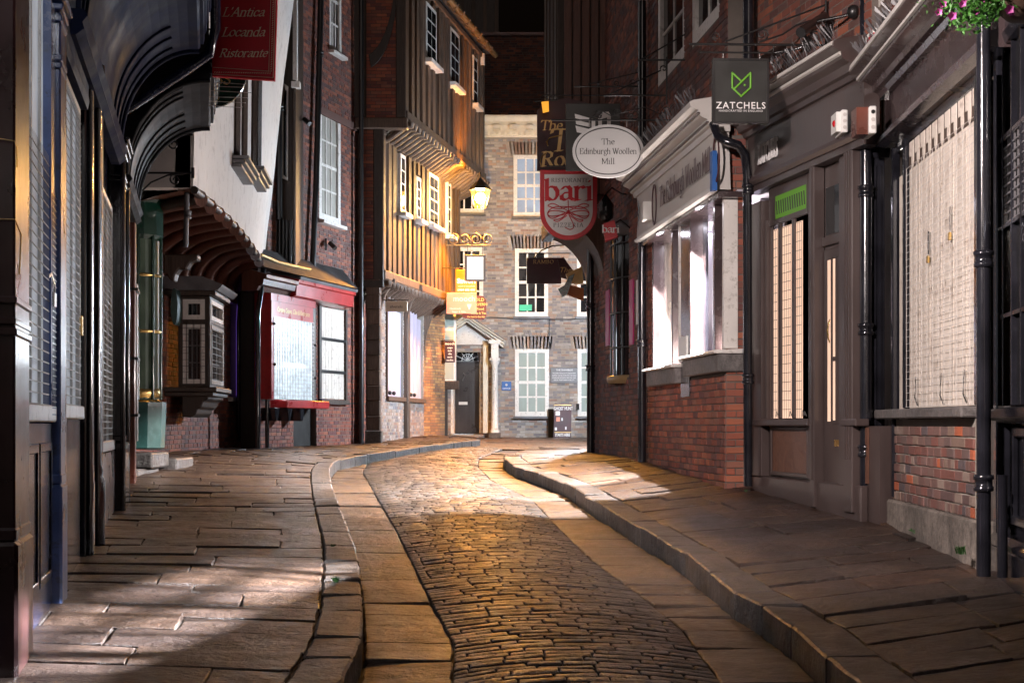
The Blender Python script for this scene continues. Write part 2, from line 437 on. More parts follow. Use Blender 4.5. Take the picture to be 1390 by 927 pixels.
def sash(f, u0, u1, z0, z1, parent, cols=3, rows=4, v=-.08, fw=.06, bw=.022, mat='white_paint', pane='glass_dark', sill=True, sillmat=None, name='window', back=None, label=None, mid=True):
    o = MB(f).box(u0, u0+fw, v-.05, v+.03, z0, z1).box(u1-fw, u1, v-.05, v+.03, z0, z1).box(u0+fw, u1-fw, v-.05, v+.03, z1-fw, z1).box(u0+fw, u1-fw, v-.05, v+.03, z0, z0+fw*1.2).build(name, mat, parent, bevel=.004)
    if label: o['label'] = label
    a, b, c, d = u0+fw, u1-fw, z0+fw*1.2, z1-fw
    mb = MB(f)
    for i in range(1, cols): u = a+(b-a)*i/cols; mb.box(u-bw/2, u+bw/2, v-.03, v, c, d)
    for j in range(1, rows):
        z = c+(d-c)*j/rows; w = bw*1.8 if (mid and j*2 == rows) else bw/2*1.
        mb.box(a, b, v-.028, v+.002, z-w/2 if w > bw else z-bw/2, z+w/2 if w > bw else z+bw/2)
    if mb.v: mb.build('glazing_bars', mat, o)
    rc = 0
    for i in range(cols):
        for j in range(rows):
            p, q = a+(b-a)*i/cols, a+(b-a)*(i+1)/cols; r_, s_ = c+(d-c)*j/rows, c+(d-c)*(j+1)/rows
            MB(f).add([(p, v-.018, r_), (q, v-.018+.004*((i+j) % 2), r_), (q, v-.018, s_), (p, v-.018-.003*(i % 2), s_)], [(0,1,2,3)]).build('pane', pane, o)
    if back: MB(f).box(u0+.01, u1-.01, v-.2, v-.16, z0, z1).build('curtain', back, o)
    if sill: MB(f).box(u0-.05, u1+.05, v-.05, v+.16, z0-.07, z0-.003).build('sill', sillmat or mat, o, bevel=.006)
    return o

# ------------------------------------------------------------------ lettering
GL = {  # skeleton glyphs for a broad nib: advance, strokes (x,y in em, y 0 base, x-height .5, cap .72)
'T':(.66,[[(.33,0),(.33,.72)],[(.03,.60),(.05,.72),(.61,.72),(.63,.60)],[(.23,0),(.43,0)]]),
'h':(.56,[[(.1,0),(.1,.75)],[(.1,.36),(.22,.48),(.36,.47),(.43,.36),(.43,0)],[(.02,0),(.19,0)],[(.35,0),(.52,0)],[(.02,.73),(.1,.75)]]),
'e':(.48,[[(.07,.28),(.40,.28),(.38,.42),(.27,.5),(.14,.46),(.06,.34),(.06,.2),(.13,.05),(.27,.0),(.41,.1)]]),
'E':(.62,[[(.12,0),(.12,.72)],[(.03,.72),(.5,.72),(.52,.6)],[(.12,.38),(.4,.38)],[(.03,0),(.52,0),(.56,.14)]]),
'd':(.55,[[(.43,0),(.43,.75)],[(.43,.38),(.3,.49),(.15,.46),(.06,.32),(.06,.16),(.15,.02),(.3,.0),(.43,.12)],[(.34,.73),(.43,.75)],[(.43,0),(.51,0)]]),
'i':(.28,[[(.13,0),(.13,.48)],[(.05,.47),(.13,.48)],[(.04,0),(.22,0)],[(.12,.67),(.15,.69)]]),
'n':(.56,[[(.1,0),(.1,.48)],[(.1,.36),(.22,.48),(.36,.47),(.43,.36),(.43,0)],[(.02,0),(.19,0)],[(.35,0),(.52,0)],[(.02,.47),(.1,.48)]]),
'b':(.55,[[(.1,.0),(.1,.75)],[(.1,.38),(.23,.49),(.38,.46),(.47,.32),(.47,.16),(.38,.02),(.23,0),(.1,.1)],[(.02,.73),(.1,.75)]]),
'u':(.56,[[(.1,.48),(.1,.12),(.18,.01),(.3,.02),(.43,.13)],[(.43,.48),(.43,0),(.51,0)],[(.02,.48),(.1,.48)],[(.35,.48),(.43,.48)]]),
'r':(.42,[[(.1,0),(.1,.48)],[(.1,.33),(.2,.46),(.3,.49),(.37,.44)],[(.02,0),(.2,0)],[(.02,.47),(.1,.48)]]),
'g':(.5,[[(.25,.49),(.12,.44),(.09,.32),(.14,.2),(.26,.17),(.38,.22),(.41,.34),(.36,.45),(.25,.49)],[(.38,.46),(.48,.49)],[(.17,.18),(.1,.08),(.2,.02),(.38,.0),(.45,-.1),(.36,-.21),(.18,-.22),(.06,-.14),(.12,-.03)]]),
'W':(.92,[[(.06,.72),(.27,.0)],[(.27,0),(.46,.62)],[(.42,.72),(.63,0)],[(.63,0),(.84,.72)],[(0,.72),(.15,.72)],[(.36,.72),(.52,.72)],[(.76,.72),(.92,.72)]]),
'o':(.53,[[(.26,.5),(.12,.44),(.06,.3),(.07,.15),(.15,.03),(.27,0),(.4,.05),(.47,.2),(.46,.34),(.38,.46),(.26,.5)]]),
'l':(.28,[[(.13,0),(.13,.75)],[(.05,.73),(.13,.75)],[(.04,0),(.22,0)]]),
'M':(.86,[[(.12,0),(.12,.72)],[(.12,.72),(.42,.06)],[(.42,.06),(.72,.72)],[(.74,.72),(.74,0)],[(.03,0),(.22,0)],[(.64,0),(.84,0)],[(.03,.72),(.14,.72)],[(.72,.72),(.84,.72)]]),
'R':(.66,[[(.12,0),(.12,.72)],[(.03,.72),(.35,.72),(.48,.64),(.48,.48),(.35,.38),(.12,.38)],[(.3,.38),(.56,0),(.65,0)],[(.03,0),(.22,0)]]),
'I':(.34,[[(.17,0),(.17,.72)],[(.07,0),(.27,0)],[(.07,.72),(.27,.72)]]),
'S':(.54,[[(.45,.56),(.43,.68),(.27,.73),(.12,.66),(.1,.52),(.2,.42),(.36,.33),(.46,.22),(.43,.07),(.28,-.01),(.1,.05),(.08,.17)]]),
'O':(.74,[[(.36,.73),(.18,.66),(.07,.48),(.07,.24),(.18,.06),(.36,-.01),(.55,.06),(.66,.24),(.66,.48),(.55,.66),(.36,.73)]]),
'A':(.7,[[(.05,0),(.34,.73)],[(.34,.73),(.62,0)],[(.17,.26),(.5,.26)],[(0,0),(.14,0)],[(.53,0),(.7,0)]]),
'N':(.74,[[(.12,0),(.12,.72)],[(.1,.72),(.62,0)],[(.62,0),(.62,.72)],[(.03,.72),(.14,.72)],[(.03,0),(.21,0)],[(.53,.72),(.71,.72)]]),
'P':(.58,[[(.12,0),(.12,.72)],[(.03,.72),(.35,.72),(.48,.62),(.48,.46),(.35,.35),(.12,.35)],[(.03,0),(.22,0)]]),
'Z':(.6,[[(.07,.6),(.09,.72),(.52,.72)],[(.52,.72),(.07,0)],[(.07,0),(.53,0),(.55,.13)]]),
'L':(.56,[[(.12,0),(.12,.72)],[(.03,.72),(.22,.72)],[(.03,0),(.5,0),(.53,.14)]]),
'G':(.7,[[(.6,.57),(.52,.69),(.36,.73),(.18,.66),(.07,.48),(.07,.24),(.18,.06),(.38,-.01),(.6,.07),(.6,.32)],[(.48,.32),(.68,.32)]]),
'a':(.5,[[(.1,.4),(.16,.48),(.3,.49),(.38,.4),(.38,.08),(.47,.02)],[(.38,.28),(.18,.26),(.07,.16),(.08,.05),(.2,0),(.38,.12)]]),
'c':(.46,[[(.4,.38),(.34,.47),(.22,.49),(.1,.42),(.05,.26),(.08,.1),(.2,.0),(.34,.03),(.42,.13)]]),
't':(.34,[[(.15,.62),(.14,.1),(.2,.0),(.32,.06)],[(.02,.47),(.3,.48)]]),
'm':(.82,[[(.1,0),(.1,.48)],[(.1,.36),(.2,.48),(.32,.47),(.38,.36),(.38,0)],[(.38,.36),(.5,.48),(.62,.47),(.68,.36),(.68,0)],[(.02,0),(.19,0)],[(.3,0),(.46,0)],[(.6,0),(.78,0)]]),
's':(.4,[[(.33,.4),(.28,.48),(.16,.49),(.08,.41),(.12,.3),(.28,.22),(.34,.12),(.28,.01),(.14,0),(.06,.08)]]),
'y':(.5,[[(.05,.48),(.25,.02)],[(.44,.48),(.2,-.12),(.08,-.2)],[(0,.48),(.13,.48)],[(.36,.48),(.5,.48)]]),
'B':(.6,[[(.12,0),(.12,.72)],[(.03,.72),(.34,.72),(.46,.64),(.46,.48),(.34,.39),(.12,.39)],[(.34,.39),(.5,.3),(.52,.14),(.38,0),(.03,0)]]),
'U':(.7,[[(.12,.72),(.12,.2),(.2,.03),(.35,-.01),(.5,.04),(.58,.2),(.58,.72)],[(.03,.72),(.21,.72)],[(.5,.72),(.66,.72)]]),
"'":(.2,[[(.1,.74),(.08,.58)]]), ' ':(.28,[])}
def nib(mb, s, uc, zc, size, v, w=.075, ang=22, sh=0., rev=False, track=0., hair=.02, xs=1., left=False):
    adv = sum(GL[c][0]+track for c in s)*size*xs
    x = 0 if left else -adv/2
    n = Vector((math.cos(R(ang)), math.sin(R(ang))))*w*size/2; q = 0
    sg = -1 if rev else 1
    for c in s:
        a, strokes = GL[c]
        for st in strokes:
            P2 = [Vector(((px_+sh*py_)*size*xs+x, py_*size)) for px_, py_ in st]
            for i in range(len(P2)-1):
                p, r_ = P2[i], P2[i+1]; d = (r_-p)
                if d.length < 1e-6: continue
                d.normalize(); pe = Vector((-d.y, d.x)); e = d*hair*size*.5
                hw = max(abs(n.dot(pe)), hair*size*.5)
                off = n*(hw/abs(n.dot(pe))) if abs(n.dot(pe)) > hair*size*.5 else pe*hw
                q += 1; vv = v+.00012*(q % 9)
                pts = [p-e+off, p-e-off, r_+e-off, r_+e+off]
                mb.add([(uc+sg*t_.x, vv, zc+t_.y) for t_ in pts], [(0,1,2,3)])
        x += (a+track)*size*xs
    return mb
def sans(mb, s, uc, zc, size, v, rev=False, shear=0., bold=0., space=1., xs=1., align='CENTER', ext=0.):
    cu = bpy.data.curves.new('txt', 'FONT'); cu.body = s; cu.size = size; cu.align_x = align; cu.shear = shear
    cu.offset = bold; cu.extrude = ext; cu.space_character = space; cu.resolution_u = 2
    ob = bpy.data.objects.new('txt', cu); me = bpy.data.meshes.new_from_object(ob)
    sg = -xs if rev else xs
    mb.add([(uc+sg*p.co.x, v+p.co.z, zc+p.co.y) for p in me.vertices], [tuple(p.vertices) for p in me.polygons])
    bpy.data.objects.remove(ob); bpy.data.curves.remove(cu); bpy.data.meshes.remove(me); return mb
# ------------------------------------------------------------------ ground levels and the lines of kerb, gutter and setts
def tab(T, y):
    if y <= T[0][0]: return T[0][1]
    for (a, b), (c, d) in zip(T, T[1:]):
        if y <= c: return b+(d-b)*(y-a)/(c-a)
    return T[-1][1]
ZR = [(3,-1.33),(6,-1.26),(8,-1.2),(10,-1.12),(12,-1.035),(14,-.94),(16,-.85),(18,-.78),(20,-.715),(22,-.66),(25,-.60),(28,-.55),(32,-.5),(36,-.44),(40,-.394),(60,-.38)]
def zr(y): return tab(ZR, y)
def gp(px, py, dz):
    a, b = 3.5, 45.
    for _ in range(50):
        m_ = (a+b)/2
        if 575-FP*(zr(m_)+dz)/m_ > py: a = m_
        else: b = m_
    return ((px-695)/FP*a, a)
def rail(pts, dz): return sorted([(gp(x, y, dz)[1], gp(x, y, dz)[0]) for x, y in pts])
LK = rail([(471,913),(495,866),(493,809),(486,744),(460,683),(449,650),(448,636),(455,625),(495,617),(536,612),(590,604),(652,597)], .15)
LK = [(y, x) for y, x in LK]
SL = rail([(615,927),(617,874),(587,819),(549,740),(515,680),(492,640),(500,628),(538,616),(600,611),(655,606)], 0)
SR = rail([(970,914),(927,855),(864,804),(803,760),(751,709),(722,678),(667,652),(648,633),(650,622),(690,607)], 0)
RK = rail([(1148,914),(1046,829),(997,804),(927,749),(881,723),(800,676),(771,656),(725,640),(702,635),(683,622),(684,615),(700,608)], .15)
def near(Rl, dx): return [(3.0, Rl[0][1]+dx)]+Rl
LK, SL, SR, RK = near(LK, .12), near(SL, .1), near(SR, .05), near(RK, .02)
Lw = [(3.0,-1.75,-1.1),(5,-2.2,-1.08),(6.8,-2.6,-1.02),(8.93,-3.0,-.975),(10.9,-3.4,-.89),(12.3,-3.75,-.86),(15.2,-4.4,-.71),(17,-4.9,-.62),(20,-5.7,-.5),(23,-6.1,-.417),(28,-5.5,-.45),(30.7,-3.9,-.46),(32.5,-3.3,-.40),(37.5,-2.8,-.25)]
Rw = [(3.0,2.7,-1.12),(6,3.0,-1.02),(9.2,3.4,-.9),(12,3.5,-.80),(13.5,3.1,-.68),(14.5,2.9,-.6),(18.6,2.3,-.47),(24,1.9,-.455)]
def Rwx(y): return tab([(a, b) for a, b, c in Rw], y)
def Rwz(y): return tab([(a, c) for a, b, c in Rw], y)

def mesh_obj(name, V, Fc, mat, parent=None, org=None, smooth=None, kind=None):
    me = bpy.data.meshes.new(name); og = org or Vector((0, 0, 0))
    me.from_pydata([(a-og[0], b-og[1], c-og[2]) for a, b, c in V], [], Fc); me.materials.append(M[mat])
    if smooth is not None: me.polygons.foreach_set('use_smooth', smooth)
    o = bpy.data.objects.new(name, me); C.objects.link(o); o.parent = parent
    pl = ORG[parent] if parent else Vector((0, 0, 0)); o.location = Vector(og)-pl; ORG[o] = Vector(og)
    if kind: o['kind'] = kind
    return o
def stone(c, name, mat, parent, th, gap=.006, bev=.008, rg=random, rough=.004, sub=(2, 2), deferred=None, dome=.0):
    """c: four corner points of the cell (near-left, near-right, far-right, far-left), top level"""
    c = [Vector(p) for p in c]
    cen = sum(c, Vector())/4
    def bil(s, t): return c[0]*(1-s)*(1-t)+c[1]*s*(1-t)+c[2]*s*t+c[3]*(1-s)*t
    w = ((c[1]-c[0]).length+(c[2]-c[3]).length)/2; h = ((c[3]-c[0]).length+(c[2]-c[1]).length)/2
    if w < .02 or h < .02: return
    gs, gt = min(.2, gap*(.45 if name == 'flagstone' else 1)/w), min(.2, gap/h); bs_, bt = min(.3, bev/w), min(.3, bev/h)
    nx, ny = sub; tilt = Vector((rg.uniform(-1, 1), rg.uniform(-1, 1)))*rough
    dz = rg.uniform(-rough, rough)
    def row(s0, s1, t0, t1, zoff, jit):
        out = []
        for j in range(ny+1):
            for i in range(nx+1):
                s, t = s0+(s1-s0)*i/nx, t0+(t1-t0)*j/ny
                p = bil(s, t); e = (i in (0, nx)) or (j in (0, ny))
                p = p+Vector((rg.uniform(-jit, jit), rg.uniform(-jit, jit), zoff+dz+tilt.x*(s-.5)*2+tilt.y*(t-.5)*2+(0 if e else dome+rg.uniform(0, rough*.6))))
                out.append(p)
        return out
    top = row(gs+bs_, 1-gs-bs_, gt+bt, 1-gt-bt, 0, gap*.3)
    V = list(top); Fc = []; sm = []
    for j in range(ny):
        for i in range(nx):
            a = j*(nx+1)+i; Fc.append((a, a+1, a+nx+2, a+nx+1)); sm.append(dome > 0)
    per = [i for i in range(nx+1)]+[j*(nx+1)+nx for j in range(1, ny+1)]+[ny*(nx+1)+i for i in range(nx-1, -1, -1)]+[j*(nx+1) for j in range(ny-1, 0, -1)]
    def outp(k):
        i, j = k % (nx+1), k//(nx+1)
        s = gs+(1-2*gs)*i/nx; t = gt+(1-2*gt)*j/ny
        return bil(s, t)
    n = len(per); b0 = len(V); jo = 0 if name == 'sett' else min(.009, gap*.8)
    J = [Vector((rg.uniform(-jo, jo), rg.uniform(-jo, jo), rg.uniform(-jo, 0)*.3)) for _ in per]
    for q_, k in enumerate(per): p = outp(k)+J[q_]; V[k] += J[q_]*.9; V.append(Vector((p.x, p.y, V[k].z-bev*.8-dome*.4)))
    for q_, k in enumerate(per): p = outp(k)+J[q_]; V.append(Vector((p.x, p.y, p.z-th)))
    for i in range(n):
        j = (i+1) % n
        Fc.append((per[i], b0+i, b0+j, per[j])); sm.append(dome > 0)
        Fc.append((b0+i, b0+n+i, b0+n+j, b0+j)); sm.append(False)
    if deferred is not None:
        k = len(deferred[0]); deferred[0].extend(tuple(p) for p in V); deferred[1].extend(tuple(q+k for q in f) for f in Fc); deferred[2].extend(sm); return
    return mesh_obj(name, [tuple(p) for p in V], Fc, mat, parent, org=cen, smooth=sm)

def root(name):
    o = bpy.data.objects.new(name, None); C.objects.link(o); ORG[o] = Vector((0, 0, 0)); o['kind'] = 'structure'; return o
def sheet(name, A, B, dz, mat, steps=60, parent=None):
    """A,B functions y->(x,z)"""
    V = []; Fc = []; y0, y1 = 3.0, 40.6
    for i in range(steps+1):
        y = y0+(y1-y0)*i/steps; a, b = A(y), B(y)
        V += [(a[0], y, EX+a[1]+dz), (b[0], y, EX+b[1]+dz)]
        if i: k = 2*i; Fc.append((k-2, k-1, k+1, k))
    o = mesh_obj(name, V, Fc, mat, parent); o['kind'] = 'structure'; return o

gnd = MB(F(0, 0, 1, 0)).add([(-600, 600, -1.75), (600, 600, -1.75), (600, -900, -1.75), (-600, -900, -1.75)], [(0,1,2,3)]).build('ground', 'bedding'); gnd['kind'] = 'structure'
# roadway: setts between two gutters of stone slabs
road = root('roadway')
bed = []
V = []; Fc = []
for i in range(76):
    y = 3+37.6*i/75
    V += [(-7, y, EX+zr(y)-.028), (7, y, EX+zr(y)-.028)]
    if i: Fc.append((2*i-2, 2*i-1, 2*i+1, 2*i))
mesh_obj('bedding', V, Fc, 'bedding', road)['kind'] = 'stuff'
rg = random.Random(11)
def crown(s): return .055*(1-(2*s-1)**2)
V = []; Fc = []
for i in range(61):
    y = 4.4+25.3*i/60; a_, b_ = tab(SL, y), tab(SR, y)
    for k in range(7): V.append((a_+(b_-a_)*k/6, y, EX+zr(y)+crown(k/6)-.016))
    if i: Fc += [((i-1)*7+k, (i-1)*7+k+1, i*7+k+1, i*7+k) for k in range(6)]
mesh_obj('joint_grit', V, Fc, 'bedding', road)['kind'] = 'stuff'
setts = []; y = 4.6; row_i = 0; deferred = ([], [], [])
nset = 0
while y < 29.5:
    d = rg.uniform(.085, .118) if y < 20 else rg.uniform(.12, .16)
    a0, b0, a1, b1 = tab(SL, y), tab(SR, y), tab(SL, y+d), tab(SR, y+d)
    w = b0-a0; u = rg.uniform(0, .08); cuts = [0]
    while u < w:
        if u > .06 and w-u > .06: cuts.append(u/w)
        u += rg.uniform(.17, .31)
    cuts.append(1)
    for s0, s1 in zip(cuts, cuts[1:]):
        def pt(s, yy, a, b): return (a+(b-a)*s, yy+.03*math.sin(5*s+yy)*.6, EX+zr(yy)+crown(s)+.0)
        c = [pt(s0, y, a0, b0), pt(s1, y, a0, b0), pt(s1, y+d, a1, b1), pt(s0, y+d, a1, b1)]
        vis = y > 6.1
        if vis and nset < 300:
            stone(c, 'sett', 'sett_stone', road, .09, .0032, .008, rg, .003, (2, 2), dome=.0025); nset += 1
        else: stone(c, 'sett', 'sett_stone', road, .09, .0032, .008, rg, .003, (2, 2) if y < 14 else (1, 1), deferred, dome=.0025)
    y += d
mesh_obj('setts', deferred[0], deferred[1], 'sett_stone', road, smooth=deferred[2])['kind'] = 'stuff'
def slabs(Aa, Bb, y0, y1, dmin, dmax, name, mat, parent, zf, gap=.007, th=.12, rough=.006, skew=.0, far=30, sub=(5, 4)):
    y = y0
    while y < y1:
        d = rg.uniform(dmin, dmax); ya = y+rg.uniform(-skew, skew)
        a0, b0, a1, b1 = tab(Aa, y), tab(Bb, y), tab(Aa, y+d), tab(Bb, y+d)
        if b0-a0 > .03 and b1-a1 > .0:
            stone([(a0, y, EX+zf(y)), (b0, y, EX+zf(y)), (b1, y+d, EX+zf(y+d)), (a1, y+d, EX+zf(y+d))], name, mat, parent, th, .009, .008, rg, rough, sub)
        y += d
slabs(LK, SL, 4.4, 24, .38, .62, 'gutter_slab', 'gutter_stone', road, lambda y: zr(y)-.004)
slabs(SR, RK, 4.4, 27, .38, .62, 'gutter_slab', 'gutter_stone', road, lambda y: zr(y)-.004)

# left pavement
lp = root('left_pavement')
zl = lambda y: zr(y)+.15
def kerb_line(pts, w, side, name, parent, lmin=.5, lmax=.95, h=.15):
    """pts: 3D polyline of the kerb's outer (road) top edge; w inward width; side +1 = inside lies to the left of travel"""
    P_ = [Vector(p) for p in pts]; L = [0]
    for a, b in zip(P_, P_[1:]): L.append(L[-1]+(b-a).length)
    def at(s):
        for i in range(len(L)-1):
            if s <= L[i+1] or i == len(L)-2:
                t = (s-L[i])/(L[i+1]-L[i]); return P_[i].lerp(P_[i+1], t), (P_[i+1]-P_[i]).normalized()
    def nrm(s):
        d = (at(min(L[-1], s+.35))[0]-at(max(0, s-.35))[0]); d.z = 0; d.normalize(); return Vector((-d.y, d.x, 0))*side
    s = 0; inner = []
    while s < L[-1]-.1:
        e = min(L[-1], s+rg.uniform(lmin, lmax))
        p, q = at(s)[0], at(e)[0]; pi_, qi = p+nrm(s)*w, q+nrm(e)*w
        c = [p, pi_, qi, q] if side < 0 else [pi_, p, q, qi]
        stone(c, name, 'kerb_stone', parent, h+.1, .007, .013, rg, .007, (3, 6)); s = e
    return [at(L[-1]*i/60)[0]+nrm(L[-1]*i/60)*w for i in range(61)]
lk3 = [(x, y, EX+zl(y)) for y, x in [(y, tab(LK, y)) for y in [4.4, 5.5, 6.4, 7, 7.7, 8.4, 9.5, 10.6, 12, 13.5, 15, 16.5, 18]] + [(y, x) for y, x in LK if y > 18.4]]
lin_ = kerb_line(lk3, .25, 1, 'kerb_stone', lp)
end = Vector(lk3[-1]); endn = [end+Vector((.03, .5, .0)), Vector((-1.2, 34.2, EX-.33)), Vector((-1.9, 36.4, EX-.3))]
kerb_line([end]+endn, .25, 1, 'kerb_stone', lp)
# flags: rows between the wall line and the inner kerb line
Apts = [Vector((x, y, EX+z)) for y, x, z in Lw]
def along(Pl, t):
    L = [0]
    for a, b in zip(Pl, Pl[1:]): L.append(L[-1]+(b-a).length)
    s = t*L[-1]
    for i in range(len(L)-1):
        if s <= L[i+1]+1e-9: return Pl[i].lerp(Pl[i+1], (s-L[i])/max(1e-9, L[i+1]-L[i]))
    return Pl[-1]
def pair_pave(pairs, dmin, dmax, wmin, wmax, name, mat, parent, rough=.006, th=.1, gap=.008, far_join=None):
    cum = [0]
    for (a0, b0), (a1, b1) in zip(pairs, pairs[1:]): cum.append(cum[-1]+((Vector(a1)-Vector(a0)).length*.35+(Vector(b1)-Vector(b0)).length*.65))
    def at(s):
        for i in range(len(cum)-1):
            if s <= cum[i+1]+1e-9:
                t = (s-cum[i])/max(1e-9, cum[i+1]-cum[i])
                return Vector(pairs[i][0]).lerp(Vector(pairs[i+1][0]), t), Vector(pairs[i][1]).lerp(Vector(pairs[i+1][1]), t)
        return Vector(pairs[-1][0]), Vector(pairs[-1][1])
    s = 0
    while s < cum[-1]-.05:
        e = min(cum[-1], s+rg.uniform(dmin, dmax)); a0, b0 = at(s); a1, b1 = at(e); w = (b0-a0).length
        cuts = [0]; u = rg.uniform(.2, wmax)
        while u < w-.25: cuts.append(u/w); u += rg.uniform(wmin, wmax)
        cuts.append(1)
        for s0, s1 in zip(cuts, cuts[1:]):
            k0 = 0
            stone([a0.lerp(b0, s0), a0.lerp(b0, s1), a1.lerp(b1, s1), a1.lerp(b1, s0+k0)], name, mat, parent, th, gap, .0045, rg, rough, (6, 3))
        s = e
def inner_at(y):
    for p, q in zip(lin_, lin_[1:]):
        if p.y <= y <= q.y: return p.lerp(q, (y-p.y)/max(1e-6, q.y-p.y))
    return lin_[0] if y < lin_[0].y else lin_[-1]
Lzt = [(a, c) for a, b, c in Lw]; Lxt = [(a, b) for a, b, c in Lw]
prs = []
for y in [4.4, 6, 7, 8, 9, 10, 11.5, 13, 15, 17, 18.5]:
    yb = y; b = inner_at(yb); prs.append((Vector((tab(Lxt, y), y, EX+tab(Lzt, y))), b))
for ya, yb in ((20.3, 19.3), (22.5, 20.0), (25, 20.7), (28, 22.5), (29.5, 25.5), (30.7, 28.5), (33, 31.2), (36.4, 34.6)):
    b = inner_at(yb) if yb < lin_[-1].y else Vector((-1.35, yb, EX-.33)); prs.append((Vector((tab(Lxt, ya), ya, EX+tab(Lzt, ya))), b))
pair_pave(prs, .36, .56, .6, 1.2, 'flagstone', 'flag_stone', lp, rough=.007, gap=.013)
V = []; Fc = []
for i, (a, b) in enumerate(prs):
    V += [(a.x, a.y, a.z-.018), (b.x, b.y, b.z-.018)]
    if i: Fc.append((2*i-2, 2*i-1, 2*i+1, 2*i))
mesh_obj('bedding', V, Fc, 'bedding', lp)['kind'] = 'stuff'
# right pavement
rp = root('right_pavement')
def zk(y): return zr(y)+(.15 if y < 22.5 else max(0, .15*(1-(y-22.5)/4)))
rk3 = [(tab(RK, y), y, EX+zk(y)) for y in [4.4, 5.5, 6.3, 7.2, 8, 8.7, 9.6, 10.5, 11.7, 13, 14, 15, 16.2, 17.3, 18.4, 19.3, 20.5, 21.6, 22.6, 23.6, 24.8]]
rin = kerb_line(rk3, .27, -1, 'kerb_stone', rp, h=.15)
def rin_at(y):
    for p, q in zip(rin, rin[1:]):
        if p.y <= y <= q.y: return p.lerp(q, (y-p.y)/max(1e-6, q.y-p.y))
    return rin[0] if y < rin[0].y else rin[-1]
prs = [(rin_at(y), Vector((Rwx(y+.5), y+.5, EX+Rwz(y+.5)))) for y in [4.4, 6, 7, 8, 9, 10, 11, 12, 13, 14, 15, 16, 17, 18, 19, 20, 21, 22, 23, 24.2]]
pair_pave(prs, .36, .58, .5, 1.1, 'flagstone', 'flag_stone', rp, rough=.007, gap=.013)
V = []; Fc = []
for i, (a, b) in enumerate(prs):
    V += [(a.x, a.y, a.z-.018), (b.x, b.y, b.z-.018)]
    if i: Fc.append((2*i-2, 2*i-1, 2*i+1, 2*i))
mesh_obj('bedding', V, Fc, 'bedding', rp)['kind'] = 'stuff'
# open square beyond the bend
sq = root('square')
def zq(y): return zr(y)+.012
prs = [(Vector((a, y, EX+zq(y))), Vector((6., y, EX+zq(y)))) for a, y in ((.1, 24.9), (.05, 27), (.3, 29.3), (-.9, 29.6), (-1.0, 32.5), (-1.2, 34), (-2.2, 36.5), (-2.4, 40.3))]
prs = [prs[0], prs[1], prs[2], (Vector((-1.0, 29.9, EX+zq(29.9))), Vector((6., 29.9, EX+zq(29.9))))]+prs[4:]
pair_pave(prs, .5, .75, .8, 1.6, 'flagstone', 'gutter_stone', sq, rough=.008)
# weeds in the joints
def weed(px, py, dz, n, s, side):
    x, y = gp(px, py, dz); mb = MB(F(0, 0, 1, 0)); z = zr(y)+dz
    for i in range(n):
        a = rg.uniform(0, 6.28); r_ = rg.uniform(.2, 1)*s; px_, py_ = x+rg.uniform(-.3, .3)*s, y+rg.uniform(-.6, .6)*s
        tx, ty, tz = px_+math.cos(a)*r_, py_+math.sin(a)*r_, z+rg.uniform(.3, .9)*s; w = .04*s
        mb.add([(px_-w, -py_, z), (px_+w, -py_, z+.004), ((px_+tx)/2+w*1.2, -(py_+ty)/2, (z+tz)/2+.3*s), (tx, -ty, tz), ((px_+tx)/2-w, -(py_+ty)/2, (z+tz)/2+.3*s)], [(0,1,2,3,4)])
    return mb
for (px, py, dz, n, s, lab) in ((456,790,.15,26,.05,'small bright green weed in the joint behind the left kerb'), (452,742,.15,14,.035,'tiny green weed in the left kerb joint, the farther one'), (1304,752,.33,30,.07,'leafy green weed at the foot of the right brick shop front'), (1244,724,.26,24,.06,'low weed by the cement base of the right brick shop front'), (998,812,0,14,.03,'tiny weed under the right kerb stone'), (1012,668,.36,8,.04,'little weed below the downpipe of the woollen shop')):
    o = weed(px, py, dz, n, s, 0).build('weed', 'weed'); tag(o, lab, 'weed')
# ================================================================== RIGHT SIDE
def wires(parent, f, u0, u1, z0, z1, v, du, dz, r=.0028, mat='wire_grey', name='wire_mesh'):
    return grid(MB(f), u0, u1, z0, z1, v, du, dz, r).build(name, mat, parent, kind='stuff')
def spikes(parent, f, u0, u1, z, v0, mat='lead', n=None, h=.13, lean=.06):
    mb = MB(f); L = u1-u0; n = n or int(L/.035); q = random.Random(int(abs(u0*100))+3)
    for i in range(n):
        u = u0+L*(i+q.random())/n; a = q.uniform(-.05, .05); b = v0+q.uniform(-.03, .03); w = .0014; t = q.uniform(-.02, .13)
        mb.add([(u-w, b, z), (u+w, b, z), (u+w+a, b+t, z+h*q.uniform(.7, 1.1)), (u-w+a, b+t, z+h)], [(0,1,2,3)])
        mb.add([(u, b-w, z), (u, b+w, z), (u+a, b+w+t, z+h*.95), (u+a, b-w+t, z+h*.95)], [(0,1,2,3)])
    return mb.build('bird_spikes', mat, parent, kind='stuff')
def pipe(f, pts, r, parent, mat='black_gloss', collars=(), name='downpipe'):
    o = MB(f).tube(pts, r, 12).build(name, mat, parent)
    for (u, v, z) in collars:
        MB(f).lathe(u, v, [(r*1.05, z-.05), (r*1.35, z-.045), (r*1.35, z-.02), (r*1.2, z-.015), (r*1.2, z+.02), (r*1.4, z+.025), (r*1.4, z+.05), (r*1.02, z+.055)], 14).build('collar', mat, o)
    return o
def scroll_pts(f, c, r, turns, a0, d, v, n=18): return [(u, v, z) for u, z in spiral(c[0], c[1], r, turns, a0, d, n)]
